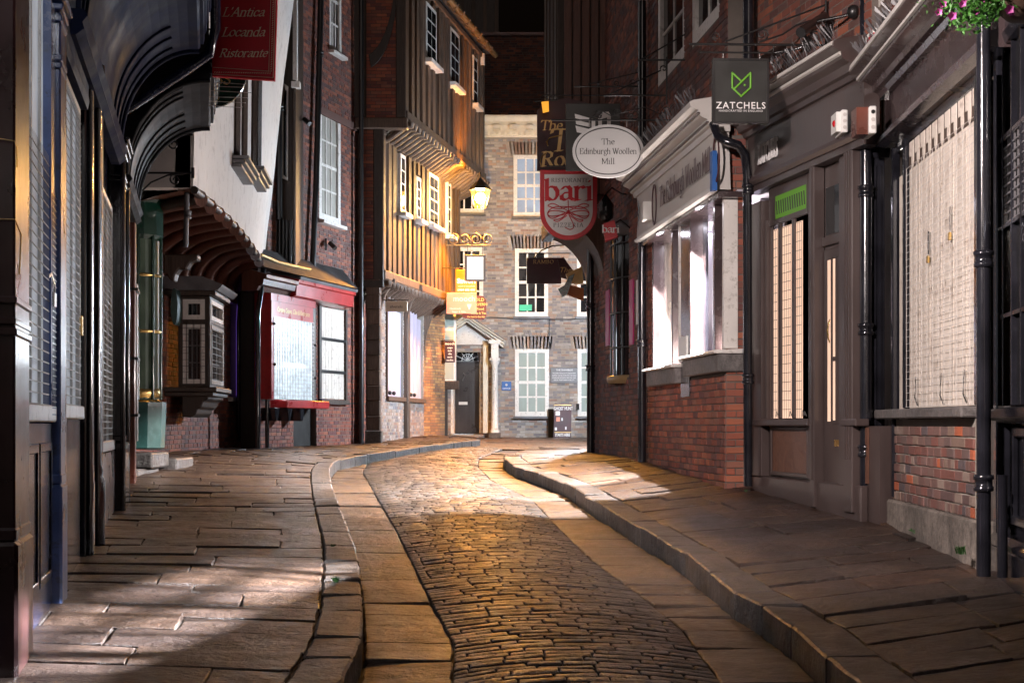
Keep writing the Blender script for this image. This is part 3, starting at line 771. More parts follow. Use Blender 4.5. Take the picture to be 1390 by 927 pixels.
class SG:
    """helper for things that face down the street: pixel of the layout -> metres in the sign's own upright plane"""
    def __init__(s, px, Y, ang=0): s.f = facing(px, Y, ang); s.c = px; s.Y = Y; s.k = Y/FP
    def u(s, px): return (px-s.c)*s.k
    def z(s, py): return (575-py)*s.k
    def loc(s, py): return s.f.W(0, 0, s.z(py))

class FC(F):
    """a frame whose depths behind the face are shallow"""
    def W(s, u, v, z): return F.W(s, u, v*.3 if v < 0 else v, z)
def two_c(*a):
    q = two(*a); return FC(q.ox, q.oy, q.ux, q.uy, q.flip)
# ---- R1 brick and timber shop with the cream shuttered window
f1 = two_c(1328, 9.2, 1205, 11.9, True)
u_ = f1.off(.03).u
b1 = thing('shop_building', 'brick-fronted shop with tall cream shutters behind wire mesh, right foreground', 'building', f1.W(1, -.2, -1.0))
ue, un = f1.u(1206), f1.u(1324)
bricks(f1, un, ue, -.62, .035, b1, 'brick_panel', mortar='mortar_pale', nind=300, L=.19, H=.0755, thick=.1, proud=.01, header=True, seed=4)
MB(f1).box(un-.3, ue+.02, -.2, .05, -1.35, -.62).build('cement_base', 'cement', b1, bevel=.015)
MB(f1).box(un-.02, ue+.1, -.12, .10, .04, .115).build('sill', 'slate_sill', b1, bevel=.01)
MB(f1).box(un-.4, ue+.7, -.45, -.36, -1.2, 3.3).build('wall', 'mortar_dark', b1)
wa, wb = u_(1320), u_(1226)
n = 6
for i in range(n):
    a, b_ = wa+(wb-wa)*i/n, wa+(wb-wa)*(i+1)/n
    MB(f1).box(a+.003, b_-.003, -.10, -.06+.004*(i % 2), .12, 2.0).build('shutter_board', 'cream_paint', b1, bevel=.004)
for i in range(1, n): MB(f1).box(wa+(wb-wa)*i/n-.012, wa+(wb-wa)*i/n+.012, -.056, -.048, .13, 1.95).build('shutter_batten', 'cream_paint', b1)
# carved valance boards
mb = MB(f1); L = wb-wa
for i in range(11):
    a = wa+L*i/11; w = L/11
    mb.plate([(a+.01, 2.2), (a+.01, 2.02), (a+w*.25, 1.98), (a+w*.45, 2.03), (a+w*.45, 2.09), (a+w*.8, 2.09), (a+w*.8, 2.2)], -.05, -.03)
mb.build('valance', 'cream_paint', b1)
wires(b1, f1, wa, wb, .13, 2.0, .004, .16, .055, .0016, 'sign_grey')
MB(f1).box(wa, wb, -.05, -.048, 1.99, 2.2).build('valance_backing', 'timber', b1)
MB(f1).box(u_(1222), u_(1213), -.10, -.05, -.55, 2.0).build('side_board', 'cream_paint', b1, bevel=.004)
for px, w, v1, z0 in ((1224, .06, .02, .12), (1210, .07, .03, -.6), (1323, .06, .03, .12)):
    MB(f1).box(u_(px)-w/2, u_(px)+w/2, -.12, v1, z0, 2.25).build('window_post', 'black_gloss', b1, bevel=.008)
MB(f1).box(u_(1322), u_(1210), -.12, .0, 2.2, 2.28).build('window_head', 'black_gloss', b1, bevel=.006)
for px, z in ((1255, 1.22), (1284, 1.31)):
    o = MB(f1).tube([(u_(px), .0, z+.2), (u_(px)+.01, .0, z+.1), (u_(px), .0, z+.03)], .008, 6).build('padlock_chain', 'iron', b1)
    MB(f1).box(u_(px)-.02, u_(px)+.02, -.01, .015, z-.035, z+.02).build('padlock', 'brass', o, bevel=.004)
for px in (1238, 1272, 1303):
    MB(f1).tube([(u_(px)-.05, .0, .14), (u_(px), .01, .2), (u_(px)+.02, .0, .28), (u_(px), 0, .36)], .005, 5).build('bolt_hook', 'iron', b1)
# fascia and cornice
fa, fb = u_(1345)-.2, f1.u(1209)
MB(f1).box(fa, fb, -.12, .05, 2.28, 2.72).build('fascia', 'brown_gloss', b1)
MB(f1).mold(fa, fb, [(.05,2.28),(.13,2.30),(.14,2.33),(.09,2.35),(.10,2.38),(.05,2.39)]).build('fascia_moulding', 'brown_gloss', b1)
MB(f1).mold(fa, fb, [(.0,2.68),(.10,2.68),(.12,2.72),(.16,2.73),(.17,2.78),(.25,2.82),(.27,2.87),(.34,2.9),(.34,2.94),(.31,2.95),(.0,3.02)]).build('cornice', 'brown_gloss', b1)
MB(f1).mold(fa, fb, [(.33,2.905),(.352,2.91),(.352,2.945),(.33,2.95)]).build('cornice_edge', 'sign_grey', b1)
MB(f1).mold(fa, fb, [(.262,2.835),(.283,2.84),(.283,2.86),(.262,2.866)]).build('cornice_bead', 'sign_grey', b1)
spikes(b1, f1, fa+.5, fb, 2.985, .22, n=160, h=.14)
wh = (u_(1216), u_(1194), 3.52, 6.2)
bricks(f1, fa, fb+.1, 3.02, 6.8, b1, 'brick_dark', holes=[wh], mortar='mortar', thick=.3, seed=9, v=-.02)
sash(f1, *wh, b1, cols=2, rows=4, v=-.06)
# corner pilaster between the two shops
sg = SG(1192, 12.0)
ob = MB(sg.f).box(sg.u(1182), sg.u(1201), -.35, .0, -.82, sg.z(205)).box(sg.u(1186), sg.u(1190), -.0, .012, -.5, sg.z(225)).box(sg.u(1193), sg.u(1197), -.0, .012, -.5, sg.z(225)).build('pilaster', 'black_gloss', b1, bevel=.008)
MB(sg.f).box(sg.u(1179), sg.u(1204), -.36, .03, -.84, sg.z(622)).build('pilaster_base', 'black_gloss', b1, bevel=.012)
MB(sg.f).mold(sg.u(1180), sg.u(1206), [(-.3,sg.z(215)),(.02,sg.z(215)),(.05,sg.z(208)),(.06,sg.z(200)),(.1,sg.z(193)),(.1,sg.z(186)),(-.3,sg.z(186))]).build('capital', 'black_gloss', b1)
up_ = f1.off(.14).u
pipe(f1, [(up_(1335), .14, 3.1), (up_(1335), .14, -.92)], .043, b1, collars=[(up_(1335), .14, z) for z in (.99, -.36)])
pipe(f1, [(up_(1351), .10, -.3), (up_(1351), .10, -.9)], .03, b1)
pipe(f1, [(up_(1325), .10, 2.2), (up_(1325), .10, -.3)], .02, b1)
# two hanging iron pipes at the Zatchels corner
pipe(sg.f, [(sg.u(1173.5), .04, 6.5), (sg.u(1173.5), .04, -.8)], .05, b1, collars=[(sg.u(1173.5), .04, sg.z(y)) for y in (262, 448, 612)])

# ---- R0 black panelled shop at the right edge
f0 = two(1600, 5.4, 1347, 9.0, True)
b0 = thing('shop_building', 'black panelled shop front with leaded window cut off by the right edge', 'building', f0.W(1, -.2, -1.0))
L0 = f0.u(1347)
MB(f0).box(-1.5, L0-.02, -.3, -.1, -1.3, .1).build('wall', 'black_gloss', b0)
MB(f0).box(-1.5, L0-.02, -.3, -.1, 2.3, 4.5).build('upper_wall', 'black_gloss', b0)
MB(f0).box(-1.5, L0-.02, -2.1, -2.0, -1.3, 4.5).build('back_wall', 'room_dark', b0)
MB(f0).box(L0-.12, L0-.02, -2.0, -.1, -1.3, 4.5).build('party_wall', 'room_dark', b0)
MB(f0).box(-1.5, L0-.02, -.1, .03, -1.3, -.75).build('plinth', 'black_gloss', b0, bevel=.015)
MB(f0).mold(-1.5, L0-.02, [(-.1,-.75),(.03,-.75),(.03,-.72),(.0,-.68),(-.1,-.68)]).build('plinth_moulding', 'black_gloss', b0)
for i in range(4):
    a = L0-.12-.72*(i+1); c = a+.6
    MB(f0).ring([(a,-.62),(c,-.62),(c,-.02),(a,-.02)], [(a+.06,-.56),(c-.06,-.56),(c-.06,-.08),(a+.06,-.08)], -.1, -.06).build('panel_moulding', 'black_gloss', b0, bevel=.008)
MB(f0).mold(-1.5, L0-.02, [(-.1,.0),(-.02,.0),(.03,.04),(.04,.09),(-.1,.11)]).build('sill', 'black_gloss', b0)
MB(f0).box(L0-.12, L0-.02, -.1, .0, -.7, 2.4).build('corner_post', 'black_gloss', b0, bevel=.01)
for i in range(11):
    u = L0-.2-.26*i
    MB(f0).box(u-.012, u+.012, -.06, -.02, .11, 2.3).build('window_bar', 'black_gloss', b0, bevel=.004)
    for j in range(4):
        z0, z1 = .11+.55*j, .11+.55*(j+1)
        q = random.Random(i*7+j); V = [(u-.25+.24*a/3, -.05+q.uniform(-.006, .006), z0+(z1-z0)*b/3) for b in range(4) for a in range(4)]
        MB(f0).add(V, [(a+4*b, a+1+4*b, a+5+4*b, a+4+4*b) for b in range(3) for a in range(3)], True).build('pane', 'glass' if j == 2 else 'glass_dark', b0)
MB(f0).box(-1.4, L0-.13, -.085, -.07, 1.345, 2.3).build('beam_mask', 'timber_dark', b0)  # added board that cuts the spot's beam to a narrow slot
grid(MB(f0), L0-2.6, L0-.2, 1.23, 1.75, -.045, .09, .055, .005).build('leading', 'lead', b0, kind='stuff')
for j in range(1, 4): MB(f0).box(-1.5, L0-.12, -.058, -.022, .10+.55*j, .125+.55*j).build('window_bar', 'black_gloss', b0)
MB(f0).mold(-1.5, L0-.02, [(-.1,2.3),(.0,2.3),(.02,2.36),(.0,2.4),(.0,2.75),(.1,2.8),(.25,2.95),(.25,3.0),(-.1,3.05)]).build('fascia', 'black_gloss', b0)
# flower basket
sg = SG(1388, 7.0)
bk = thing('hanging_basket', 'wicker hanging basket of pink petunias at the top right corner', 'flower basket', sg.loc(10))
MB(sg.f).lathe(sg.u(1400), 0, [(.02, sg.z(27)), (.12, sg.z(24)), (.19, sg.z(5)), (.22, sg.z(-30)), (.2, sg.z(-30))], 20).build('basket', 'basket', bk)
q = random.Random(3); ml, mp = MB(sg.f), MB(sg.f)
for i in range(900):
    px = q.gauss(1330, 26); py = q.gauss(2, 15)+(8 if px > 1300 else 0)
    if py > 44 or px > 1400 or (px > 1345 and py > 20): continue
    u, z, v = sg.u(px), sg.z(py), q.uniform(-.15, .15); a = q.uniform(0, 6.28); s = q.uniform(.008, .02)
    du, dz = s*math.cos(a), s*math.sin(a); dv = q.uniform(-.012, .012)
    ml.add([(u-du, v, z-dz), (u-dz*.4, v+dv, z+du*.4), (u+du, v-dv, z+dz), (u+dz*.4, v, z-du*.4)], [(0,1,2,3)])
for px, py in ((1270,20),(1278,6),(1290,-4),(1293,20),(1303,4),(1318,24),(1330,3),(1357,24),(1286,28),(1345,-6),(1310,-8),(1322,-2),(1362,27),(1275,-6)):
    u, z, v = sg.u(px+q.uniform(-2, 2)), sg.z(py), q.uniform(-.02, .16); r_ = q.uniform(.020, .03); t = q.uniform(-.4, .4)
    V = [(u, v, z)]; 
    for k in range(10):
        a = k*math.pi/5; rr = r_*(1 if k % 2 else .72); V.append((u+rr*math.cos(a), v+.02+rr*.3*math.sin(a+t), z+rr*math.sin(a)*.85))
    mp.add(V, [(0, 1+k, 1+(k+1) % 10) for k in range(10)], True)
ml.build('foliage', 'leaf', bk, kind='stuff'); mp.build('petals', 'petal', bk, kind='stuff')
MB(sg.f).tube([(sg.u(1400), 0, sg.z(-30)), (sg.u(1400), 0, 3.0)], .006, 6).build('chain', 'iron', bk)
MB(sg.f).tube([(sg.u(1400), 0, 3.0), (sg.u(1480), -.3, 3.02)], .012, 6).build('bracket', 'iron', bk)

# ---- R2 bag shop in brown paint
f2 = two_c(1165, 12.0, 1018, 14.45, True)
u_ = f2.off(.045).u; e0, e1 = u_(1167), u_(1019)
b2 = thing('shop_building', 'brown painted bag shop with glowing barred window and door', 'building', f2.W(1, -.2, -.8))
MB(f2).box(e0-.2, e1+.2, -.6, -.12, -1.2, -.02).build('wall', 'brown_paint', b2)
MB(f2).box(e0, e1, -.12, .04, -.95, -.52).build('plinth', 'brown_paint', b2, bevel=.012)
zt = 1.93
ug = f2.off(-.03).u; ux_ = f2.off(-.01).u
def post(px0, px1, z0, z1, v=.03, m_='brown_paint', nm='post'): return MB(f2).box(u_(px0), u_(px1), -.12, v, z0, z1).build(nm, m_, b2, bevel=.007)
post(1034, 1019, -.52, 2.2, .05, nm='pilaster'); post(1037, 1035, -.02, 2.0, .02)
post(1040, 1038, .05, zt, -.06); post(1101, 1090.5, -.52, 2.3, .0); 
pl_ = post(1108, 1102, -.75, 2.35, .07, nm='pilaster')
MB(f2).box(u_(1106.6), u_(1103.4), .07, .082, -.5, 2.3).build('bead', 'brown_paint', pl_)
post(1147, 1136, -.75, 2.4, .03); pl_ = post(1160, 1148, -.75, 2.45, .07, nm='pilaster')
for q_ in (1151, 1154, 1157): MB(f2).box(u_(q_+.7), u_(q_-.7), .07, .08, -.3, 2.4).build('bead', 'brown_paint', pl_)
MB(f2).box(u_(1102), u_(1019), -.12, .09, -.02, .045).build('sill', 'brown_paint', b2, bevel=.008)
MB(f2).box(u_(1089), u_(1037), -.12, -.02, zt, 2.3).build('window_head', 'brown_paint', b2)
for a, c in ((1055.5, 1041), (1074, 1059.5), (1088.5, 1078)):
    o = MB(f2).box(ug(a), ug(c), -.13, -.10, .05, zt-.04).build('lit_pane', 'emit_warm', b2)
    wires(b2, f2, ug(a), ug(c), .05, zt-.05, -.09, .045, .085, .0022, 'iron')
for a in (1057.6, 1076.2): MB(f2).box(ux_(a+1.8), ux_(a-1.8), -.12, -.03, .05, zt).build('mullion', 'brown_paint', b2, bevel=.006)
for a in (1048, 1066, 1083): MB(f2).tube([(u_(a+3), -.06, .07), (u_(a+1), -.05, .11), (u_(a), -.06, .08), (u_(a-2), -.05, .12), (u_(a-3), -.06, .07)], .008, 6).build('latch', 'galv', b2)
vn = MB(f2).box(u_(1087), u_(1046), -.02, -.012, zt+.05, zt+.27).build('vent_panel', 'bright_green', b2)
mb = MB(f2); k = 13
for i in range(k):
    a = u_(1085)+(u_(1048)-u_(1085))*i/(k-1); mb.plate([(a-.02, zt+.09), (a+.004, zt+.09), (a+.024, zt+.22), (a, zt+.22)], -.012, -.006)
mb.build('vent_slots', 'iron', vn, kind='stuff')
MB(f2).box(u_(1090), u_(1040), -.10, -.055, -.5, -.03).build('wood_panel', 'grained', b2, label='grained reddish wooden panel')
MB(f2).ring([(u_(1090),-.5),(u_(1039),-.5),(u_(1039),-.03),(u_(1090),-.03)], [(u_(1089)+.02,-.46),(u_(1040)-.02,-.46),(u_(1040)-.02,-.06),(u_(1089)+.02,-.06)], -.055, -.0).build('panel_frame', 'brown_paint', b2, bevel=.006)
# door
MB(f2).box(u_(1136), u_(1108), -.28, -.12, -.95, 2.35).build('door_recess', 'brown_paint', b2)
dr = MB(f2).box(u_(1135), u_(1109), -.12, -.07, -.72, 1.55).build('door', 'brown_paint', b2, bevel=.006)
MB(f2).box(ux_(1132), ux_(1122), -.068, -.06, .02, 1.45).build('lit_pane', 'emit_warm', dr)
MB(f2).box(u_(1134), u_(1120), -.07, -.045, .55, .59).build('rail', 'brown_paint', dr)
MB(f2).ring([(u_(1134.5),-.0),(u_(1119.5),-.0),(u_(1119.5),1.5),(u_(1134.5),1.5)], [(u_(1132.5),.03),(u_(1121.5),.03),(u_(1121.5),1.46),(u_(1132.5),1.46)], -.07, -.035).build('moulding', 'brown_paint', dr)
MB(f2).tube([(u_(1117), -.07, .72), (u_(1117), -.02, .75), (u_(1117), .0, .82), (u_(1117), -.02, .89), (u_(1117), -.07, .92)], .011, 8).build('handle', 'brass', dr)
MB(f2).box(u_(1130), u_(1123), -.07, -.06, -.2, -.14).build('letter_plate', 'brass', dr, bevel=.004)
MB(f2).box(u_(1136), u_(1108), -.12, -.02, 1.58, 1.66).build('transom', 'brown_paint', b2, bevel=.006)
MB(f2).box(u_(1134), u_(1110), -.12, -.10, 1.68, 2.1).build('transom_pane', 'glass_dark', b2)
MB(f2).box(ug(1166), ug(1161.5), -.13, -.10, .1, 1.8).build('lit_pane', 'emit_warm', b2)
MB(f2).box(u_(1168), u_(1147), -.12, .09, -.02, .04).build('sill', 'brown_paint', b2, bevel=.008)
MB(f2).box(u_(1168), u_(1160), -.11, -.06, -.5, -.03).build('wood_panel', 'grained', b2)
wires(b2, f2, u_(1167), u_(1160.5), .1, 1.8, -.09, .045, .085, .0022, 'iron')
# fascia, cornice
MB(f2).box(e0-.15, e1, -.2, .08, 2.3, 2.9).build('fascia', 'brown_paint', b2)
MB(f2).mold(e0-.15, e1, [(.08,2.36),(.10,2.36),(.13,2.39),(.14,2.42),(.11,2.43),(.11,2.46),(.08,2.47)]).build('fascia_moulding', 'brown_paint', b2)
MB(f2).mold(e0-.15, e1, [(.0,2.86),(.12,2.86),(.14,2.9),(.18,2.91),(.2,2.97),(.27,3.0),(.29,3.06),(.36,3.09),(.36,3.13),(.32,3.15),(.0,3.22)]).build('cornice', 'brown_paint', b2)
MB(f2).mold(e0-.15, e1, [(.35,3.095),(.372,3.10),(.372,3.128),(.35,3.136)]).build('cornice_edge', 'sign_grey', b2)
MB(f2).mold(e0-.15, e1, [(.282,3.02),(.302,3.03),(.302,3.05),(.282,3.056)]).build('cornice_bead', 'sign_grey', b2)
ul = f2.off(.12).u
sans(MB(f2), 'ZATCHELS', (ul(1056)+ul(1027))/2, 2.53, .27, .115, rev=True, bold=.002, ext=.006, xs=.38).build('lettering', 'sign_white', b2)
spikes(b2, f2, e0, e1, 3.19, .24, n=150, h=.15)
bricks(f2, e0-.1, e1+.35, 3.22, 7.6, b2, 'brick_dark', thick=.3, v=-.05, seed=12)
# floodlights over the cornice
for (px, py, lab) in ((1141, 38, 'black tube floodlight above the bag shop cornice, the nearer one'), (1081, 80, 'black tube floodlight above the bag shop cornice, the one by the hanging sign')):
    z0 = f2.z(px, py); u = u_(px); t = thing('floodlight', lab, 'floodlight', f2.W(u, 0, z0), 'floodlights over the bag shop')
    MB(f2).tube([(u+.16, .12, z0+.1), (u, .3, z0-.02), (u-.16, .48, z0-.14)], .045, 12).build('lamp_body', 'iron', t)
    MB(f2).tube([(u, .3, z0), (u-.1, .1, z0+.03), (u-.18, -.04, z0+.05)], .014, 6).build('bracket', 'iron', t)
    MB(f2).ball(u-.2, .02, z0+.05, .06, 8).build('mount', 'iron', t)

# ---- R3 woollen shop
f3 = two(985, 14.6, 880, 18.6, True)
u_ = f3.off(.04).u
b3 = thing('shop_building', 'brick shop with white curved name board and two lit display windows', 'building', f3.W(2, -.2, -.5))
e0, e1 = 0, f3.u(880)
W1 = (u_(981), u_(934), .72, 2.36); W2 = (u_(921), u_(884), .66, 2.36)
bricks(f3, 0, e1, -.75, .52, b3, 'brick_red', nind=110, v=0, thick=.3, seed=21)
bricks(f3, 0, e1, .52, 3.0, b3, 'brick_red', holes=[(W1[0]-.02, W2[1]+.02, .52, 2.4)], v=0, thick=.3, seed=22)
for (a, c, z0, z1) in (W1, W2):
    MB(f3).box(a-.03, c+.03, -.3, .1, z0-.19, z0).build('sill', 'slate_sill', b3, bevel=.012)
    MB(f3).mold(a-.05, c+.05, [(-.3,z0),(.14,z0),(.15,z0+.015),(.13,z0+.035),(-.3,z0+.05)]).build('sill_edge', 'white_paint', b3)
    for u in (a+.03, a+(c-a)*.26, c-.03): MB(f3).box(u-.035, u+.035, -.12, .03, z0+.05, z1).build('window_post', 'white_paint' if u < a+.1 else 'brown_gloss', b3, bevel=.006)
    MB(f3).add([(a, -.06, z0+.05), (c, -.06, z0+.05), (c, -.06, z1), (a, -.06, z1)], [(0,1,2,3)]).build('pane', 'glass', b3)
    # pale display box behind the glass
    MB(f3).box(a-.05, c+.05, -.62, -.58, z0-.1, z1).box(a-.05, c+.05, -.58, -.1, z1, z1+.03).box(a-.05, c+.05, -.58, -.15, z0, z0+.04).build('display_back', 'room_pale', b3)
    k = 3
    for i in range(k):
        u = a+(c-a)*(.18+.3*i); MB(f3).box(u, u+.03, -.58, -.44, z0+.05, z1).build('display_panel', 'room_pale', b3)
MB(f3).box(W1[1]+.02, W2[0]-.02, -.2, .02, .3, 2.4).build('centre_post', 'black_gloss', b3, bevel=.01)
MB(f3).box(W1[1]+.06, W2[0]-.06, .02, .045, .72, 1.0).build('entry_phone', 'plastic_white', b3, bevel=.006)
# curved name board
pb = [(-.02, 2.38), (.12, 2.38), (.15, 2.44), (.14, 2.6), (.13, 2.8), (.15, 2.96), (.0, 2.98)]
MB(f3).mold(u_(984), e1+.02, pb).build('name_board', 'sign_grey', b3)
MB(f3).mold(u_(985), e1+.04, [(.12,2.36),(.17,2.37),(.18,2.40),(.15,2.42),(.12,2.42)]).build('board_moulding', 'sign_grey', b3)
MB(f3).box(u_(985), e1, -.2, .11, 2.3, 2.36).build('window_head', 'brown_gloss', b3)
ul = f3.off(.16).u
nib(MB(f3), 'The Edinburgh Woollen Mill', (ul(965)+ul(895))/2, 2.60, .32, .165, w=.12, rev=True, xs=.64, hair=.035).build('lettering', 'sign_brown', b3)
for px in (972, 888):
    p_ = arc(ul(px), 2.68, .13, .25, 0, 360, 20)[:-1]; p2 = arc(ul(px), 2.68, .11, .22, 0, 360, 20)[:-1]
    MB(f3).ring(p_, p2, .155, .168).build('oval_border', 'sign_brown', b3)
MB(f3).mold(u_(986), e1+.1, [(.0,2.96),(.17,2.96),(.19,3.01),(.22,3.02),(.24,3.08),(.31,3.11),(.33,3.17),(.41,3.2),(.42,3.25),(.38,3.27),(.0,3.34)]).build('cornice', 'sign_grey', b3)
for dv, z in ((.245, 3.05), (.335, 3.14)):
    MB(f3).mold(u_(986)-.01, e1+.11, [(dv-.02,z-.012),(dv+.006,z-.01),(dv+.006,z+.004),(dv-.02,z+.006)]).build('cornice_groove', 'brown_paint', b3)
spikes(b3, f3, 0, e1, 3.3, .3, n=170, h=.17)
A_ = (u_(925), u_(889), 4.25, 6.4); B_ = (u_(972), u_(935), 4.25, 6.4)
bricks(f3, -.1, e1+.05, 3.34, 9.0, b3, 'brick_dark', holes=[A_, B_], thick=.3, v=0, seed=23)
for w in (A_, B_): sash(f3, *w, b3, cols=2, rows=4, v=-.03, fw=.12, sill=False)
# brick pier at its near end
fp = facing(985, 14.6)
bricks(fp, .0, .21, -.75, 2.95, b3, 'brick_red', nind=110, thick=.25, L=.205, header=False, seed=31, v=.0)
bricks(fp, .0, 1.6, 2.95, 9.0, b3, 'brick_dark', nind=0, thick=.25, seed=32, v=.0)
pp = SG(1015, 14.25)
pipe(pp.f, [(pp.u(966), .1, pp.z(170)), (pp.u(972), .15, pp.z(190)), (pp.u(982), .2, pp.z(198)), (pp.u(998), .2, pp.z(203)), (pp.u(1008), .15, pp.z(214)), (pp.u(1012), .1, pp.z(240)), (pp.u(1013), .1, -.62)], .045, b3, collars=[(pp.u(1013), .1, pp.z(y)) for y in (260, 515)])
pipe(pp.f, [(pp.u(1013), .12, 8.0), (pp.u(1013), .12, 3.35)], .055, b3)
MB(f3).box(u_(988), u_(984)-.02, .15, .2, 2.35, 2.75).build('blue_sign', 'blue_sign', b3)

# ---- R4 dark jettied building at the bend
f4 = two(880, 18.65, 800, 24.0, True)
u_ = f4.off(.1).u; e1 = f4.u(800)
b4 = thing('jettied_building', 'dark corner building with a coved overhang and barred bow window', 'building', f4.W(2, -.2, -.5))
bricks(f4, 0.02, e1, -.62, 2.9, b4, 'brick_dark', holes=[(u_(845), u_(823), .66, 3.0)], thick=.3, seed=41)
bricks(facing(800, 24.0), 0.0, 3.2, -.55, 3.2, b4, 'brick_dark', thick=.3, seed=42, v=-.02)
ub = (u_(845)+u_(823))/2; rb = (u_(823)-u_(845))/2; vb4 = -rb+.14
bw = MB(f4).lathe(ub, vb4, [(rb+.03, .58), (rb+.06, .62), (rb+.06, .68), (rb+.02, .7)], 20, 0, 180).build('bow_sill', 'gold_iron', b4)
MB(f4).lathe(ub, vb4, [(rb-.02, .66), (rb-.02, 2.7)], 20, 0, 180).build('bow_glass', 'glass_dark', b4)
mb = MB(f4)
for i in range(13):
    a = R(180*i/12); u, v = ub+rb*math.cos(a), vb4+rb*math.sin(a); mb.tube([(u, v, .68), (u, v, 2.75)], .013, 6)
mb.build('window_bars', 'iron', b4, kind='stuff')
for z in (1.1, 1.6, 2.1, 2.6): MB(f4).tube([(ub+(rb+.015)*math.cos(R(a)), vb4+(rb+.015)*math.sin(R(a)), z) for a in range(0, 181, 15)], .012, 6).build('window_ring', 'iron', b4)
MB(f4).lathe(ub, vb4, [(rb, 2.7), (rb+.08, 2.74), (rb+.1, 2.9), (.01, 3.0)], 20, 0, 180).build('bow_roof', 'lead', b4)
for px, z0, z1, m_ in ((818, 1.2, 2.05, 'magenta'), (849.5, 1.1, 2.0, 'magenta'), (858.5, 1.35, 1.95, 'sign_white')):
    MB(f4).box(u_(px+2.3), u_(px-2.3), .0, .03, z0, z1).build('poster', m_, b4)
pipe(f4, [(u_(871.5), .1, 5.5), (u_(871.5), .1, -.5)], .055, b4, collars=[(u_(871.5), .1, z) for z in (1.05, 3.1)])
pipe(f4, [(u_(803), .12, 3.0), (u_(803), .12, -.47)], .06, b4, collars=[(u_(803), .12, z) for z in (.9, 1.9)])
pipe(f4, [(u_(799), .02, 2.9), (u_(799), .02, -.47)], .06, b4, collars=[(u_(799), .02, z) for z in (1.6,)])
# coved jetty and the upper floors
pc = [(0, 2.25)]+[(.75-.75*math.cos(R(a)), 2.25+.9*math.sin(R(a))) for a in range(10, 91, 10)]+[(.75, 3.3), (-.1, 3.3), (-.1, 2.25)]
uj = 3.75
MB(f4).mold(uj, e1+.3, pc).build('coved_jetty', 'timber', b4)
MB(f4).box(uj-.05, e1+.35, .6, .78, 3.1, 3.36).build('jetty_beam', 'timber_dark', b4, bevel=.02)
bricks(f4, .02, uj+.1, 2.9, 9.0, b4, 'brick_dark', thick=.3, seed=43, v=-.01)
MB(f4).box(uj+.03, e1+.3, -.3, .73, 3.3, 9.6).build('upper_wall', 'timber_dark', b4)
for i in range(4): MB(f4).box(uj+.1+i*.47, uj+.22+i*.47, .73, .75, 3.36, 9.5).build('stud', 'timber_dark', b4)
fr4 = facing(763, 22.3)
for i in range(5): MB(fr4).box(.03+.14*i, .15+.14*i, .0, .03, 3.6, 9.5).build('plank', 'timber_red', b4, bevel=.006)
cs = SG(778, 23.6)
MB(cs.f).plate([(cs.u(764), cs.z(398)), (cs.u(792), cs.z(408)), (cs.u(792), cs.z(392)), (cs.u(768), cs.z(386))], -.1, .05).build('console', 'orange_sign', b4)
MB(cs.f).plate([(cs.u(757), cs.z(393)), (cs.u(766), cs.z(388)), (cs.u(772), cs.z(376)), (cs.u(780), cs.z(372)), (cs.u(770), cs.z(400)), (cs.u(763), cs.z(404))], -.1, .08).build('console_end', 'green_gloss', b4)
MB(cs.f).plate([(cs.u(768), cs.z(372)), (cs.u(790), cs.z(362)), (cs.u(792), cs.z(386)), (cs.u(772), cs.z(384))], -.1, .03).build('console_moulding', 'gold', b4)
MB(f4).box(uj-.1, e1+.6, .5, 1.0, 9.6, 9.9).build('eaves', 'timber_dark', b4)

# ================================================================== hanging signs and small things, right
def bracket(sg, px_wall, px_end, py, parent, drop=None, up=26, curl=True, r=.012, mat='iron', flip=False):
    f = sg.f; u0, u1, z = sg.u(px_wall), sg.u(px_end), sg.z(py); d = 1 if u1 > u0 else -1
    mb = MB(f).tube([(u0, 0, z), (u1, 0, z)], r, 6)
    mb.tube([(u0, 0, z+up*sg.k), (u0+(u1-u0)*.8, 0, z+.03)], r*.7, 6) if up else None
    mb.tube([(u0, 0, z-.15), (u0, 0, z+up*sg.k+.05)], r*1.2, 6)
    if curl:
        for t, rr, sd in ((.12, .05, 1), (.38, .04, -1), (.62, .035, 1)):
            c = (u0+(u1-u0)*t, z+rr*1.05); mb.tube(scroll_pts(f, c, rr, 1.3, -90, d*sd, 0), r*.55, 5)
    return mb.build('bracket', mat, parent)
# Zatchels
sg = SG(1005.5, 12.55, 2)
t = thing('hanging_sign', 'square black hanging sign with green fox outline over the bag shop', 'sign', sg.loc(168))
MB(sg.f).box(sg.u(967), sg.u(1044), -.06, .0, sg.z(168), sg.z(80)).build('board', 'sign_black', t, bevel=.006)
MB(sg.f).ring([(sg.u(967),sg.z(168)),(sg.u(1044),sg.z(168)),(sg.u(1044),sg.z(80)),(sg.u(967),sg.z(80))], [(sg.u(970),sg.z(165)),(sg.u(1041),sg.z(165)),(sg.u(1041),sg.z(83)),(sg.u(970),sg.z(83))], -.0, .008).build('frame', 'iron', t)
mb = MB(sg.f); G = lambda x, y: (sg.u(780+x/4.2125), .008, sg.z(y/4.2125))
for pl_ in ([(900,420),(900,505),(951,553),(1005,505),(1005,420),(912,512)], [(900,420),(950,466)]):
    P_ = [G(*p) for p in pl_]
    for a, c in zip(P_, P_[1:]): mb.tube([a, c], .0095, 6)
    for a in P_: mb.ball(*a, .0095, 6)
mb.ball(*G(972, 490), .011, 8)
mb.build('fox_emblem', 'bright_green', t)
mb = MB(sg.f); sans(mb, 'ZATCHELS', sg.u(1005.5), sg.z(148), .083, .004, bold=.0008, space=1.15); sans(mb, 'HANDCRAFTED IN ENGLAND', sg.u(1005.5), sg.z(152.4), .026, .004, space=1.15)
mb.build('lettering', 'sign_white', t)
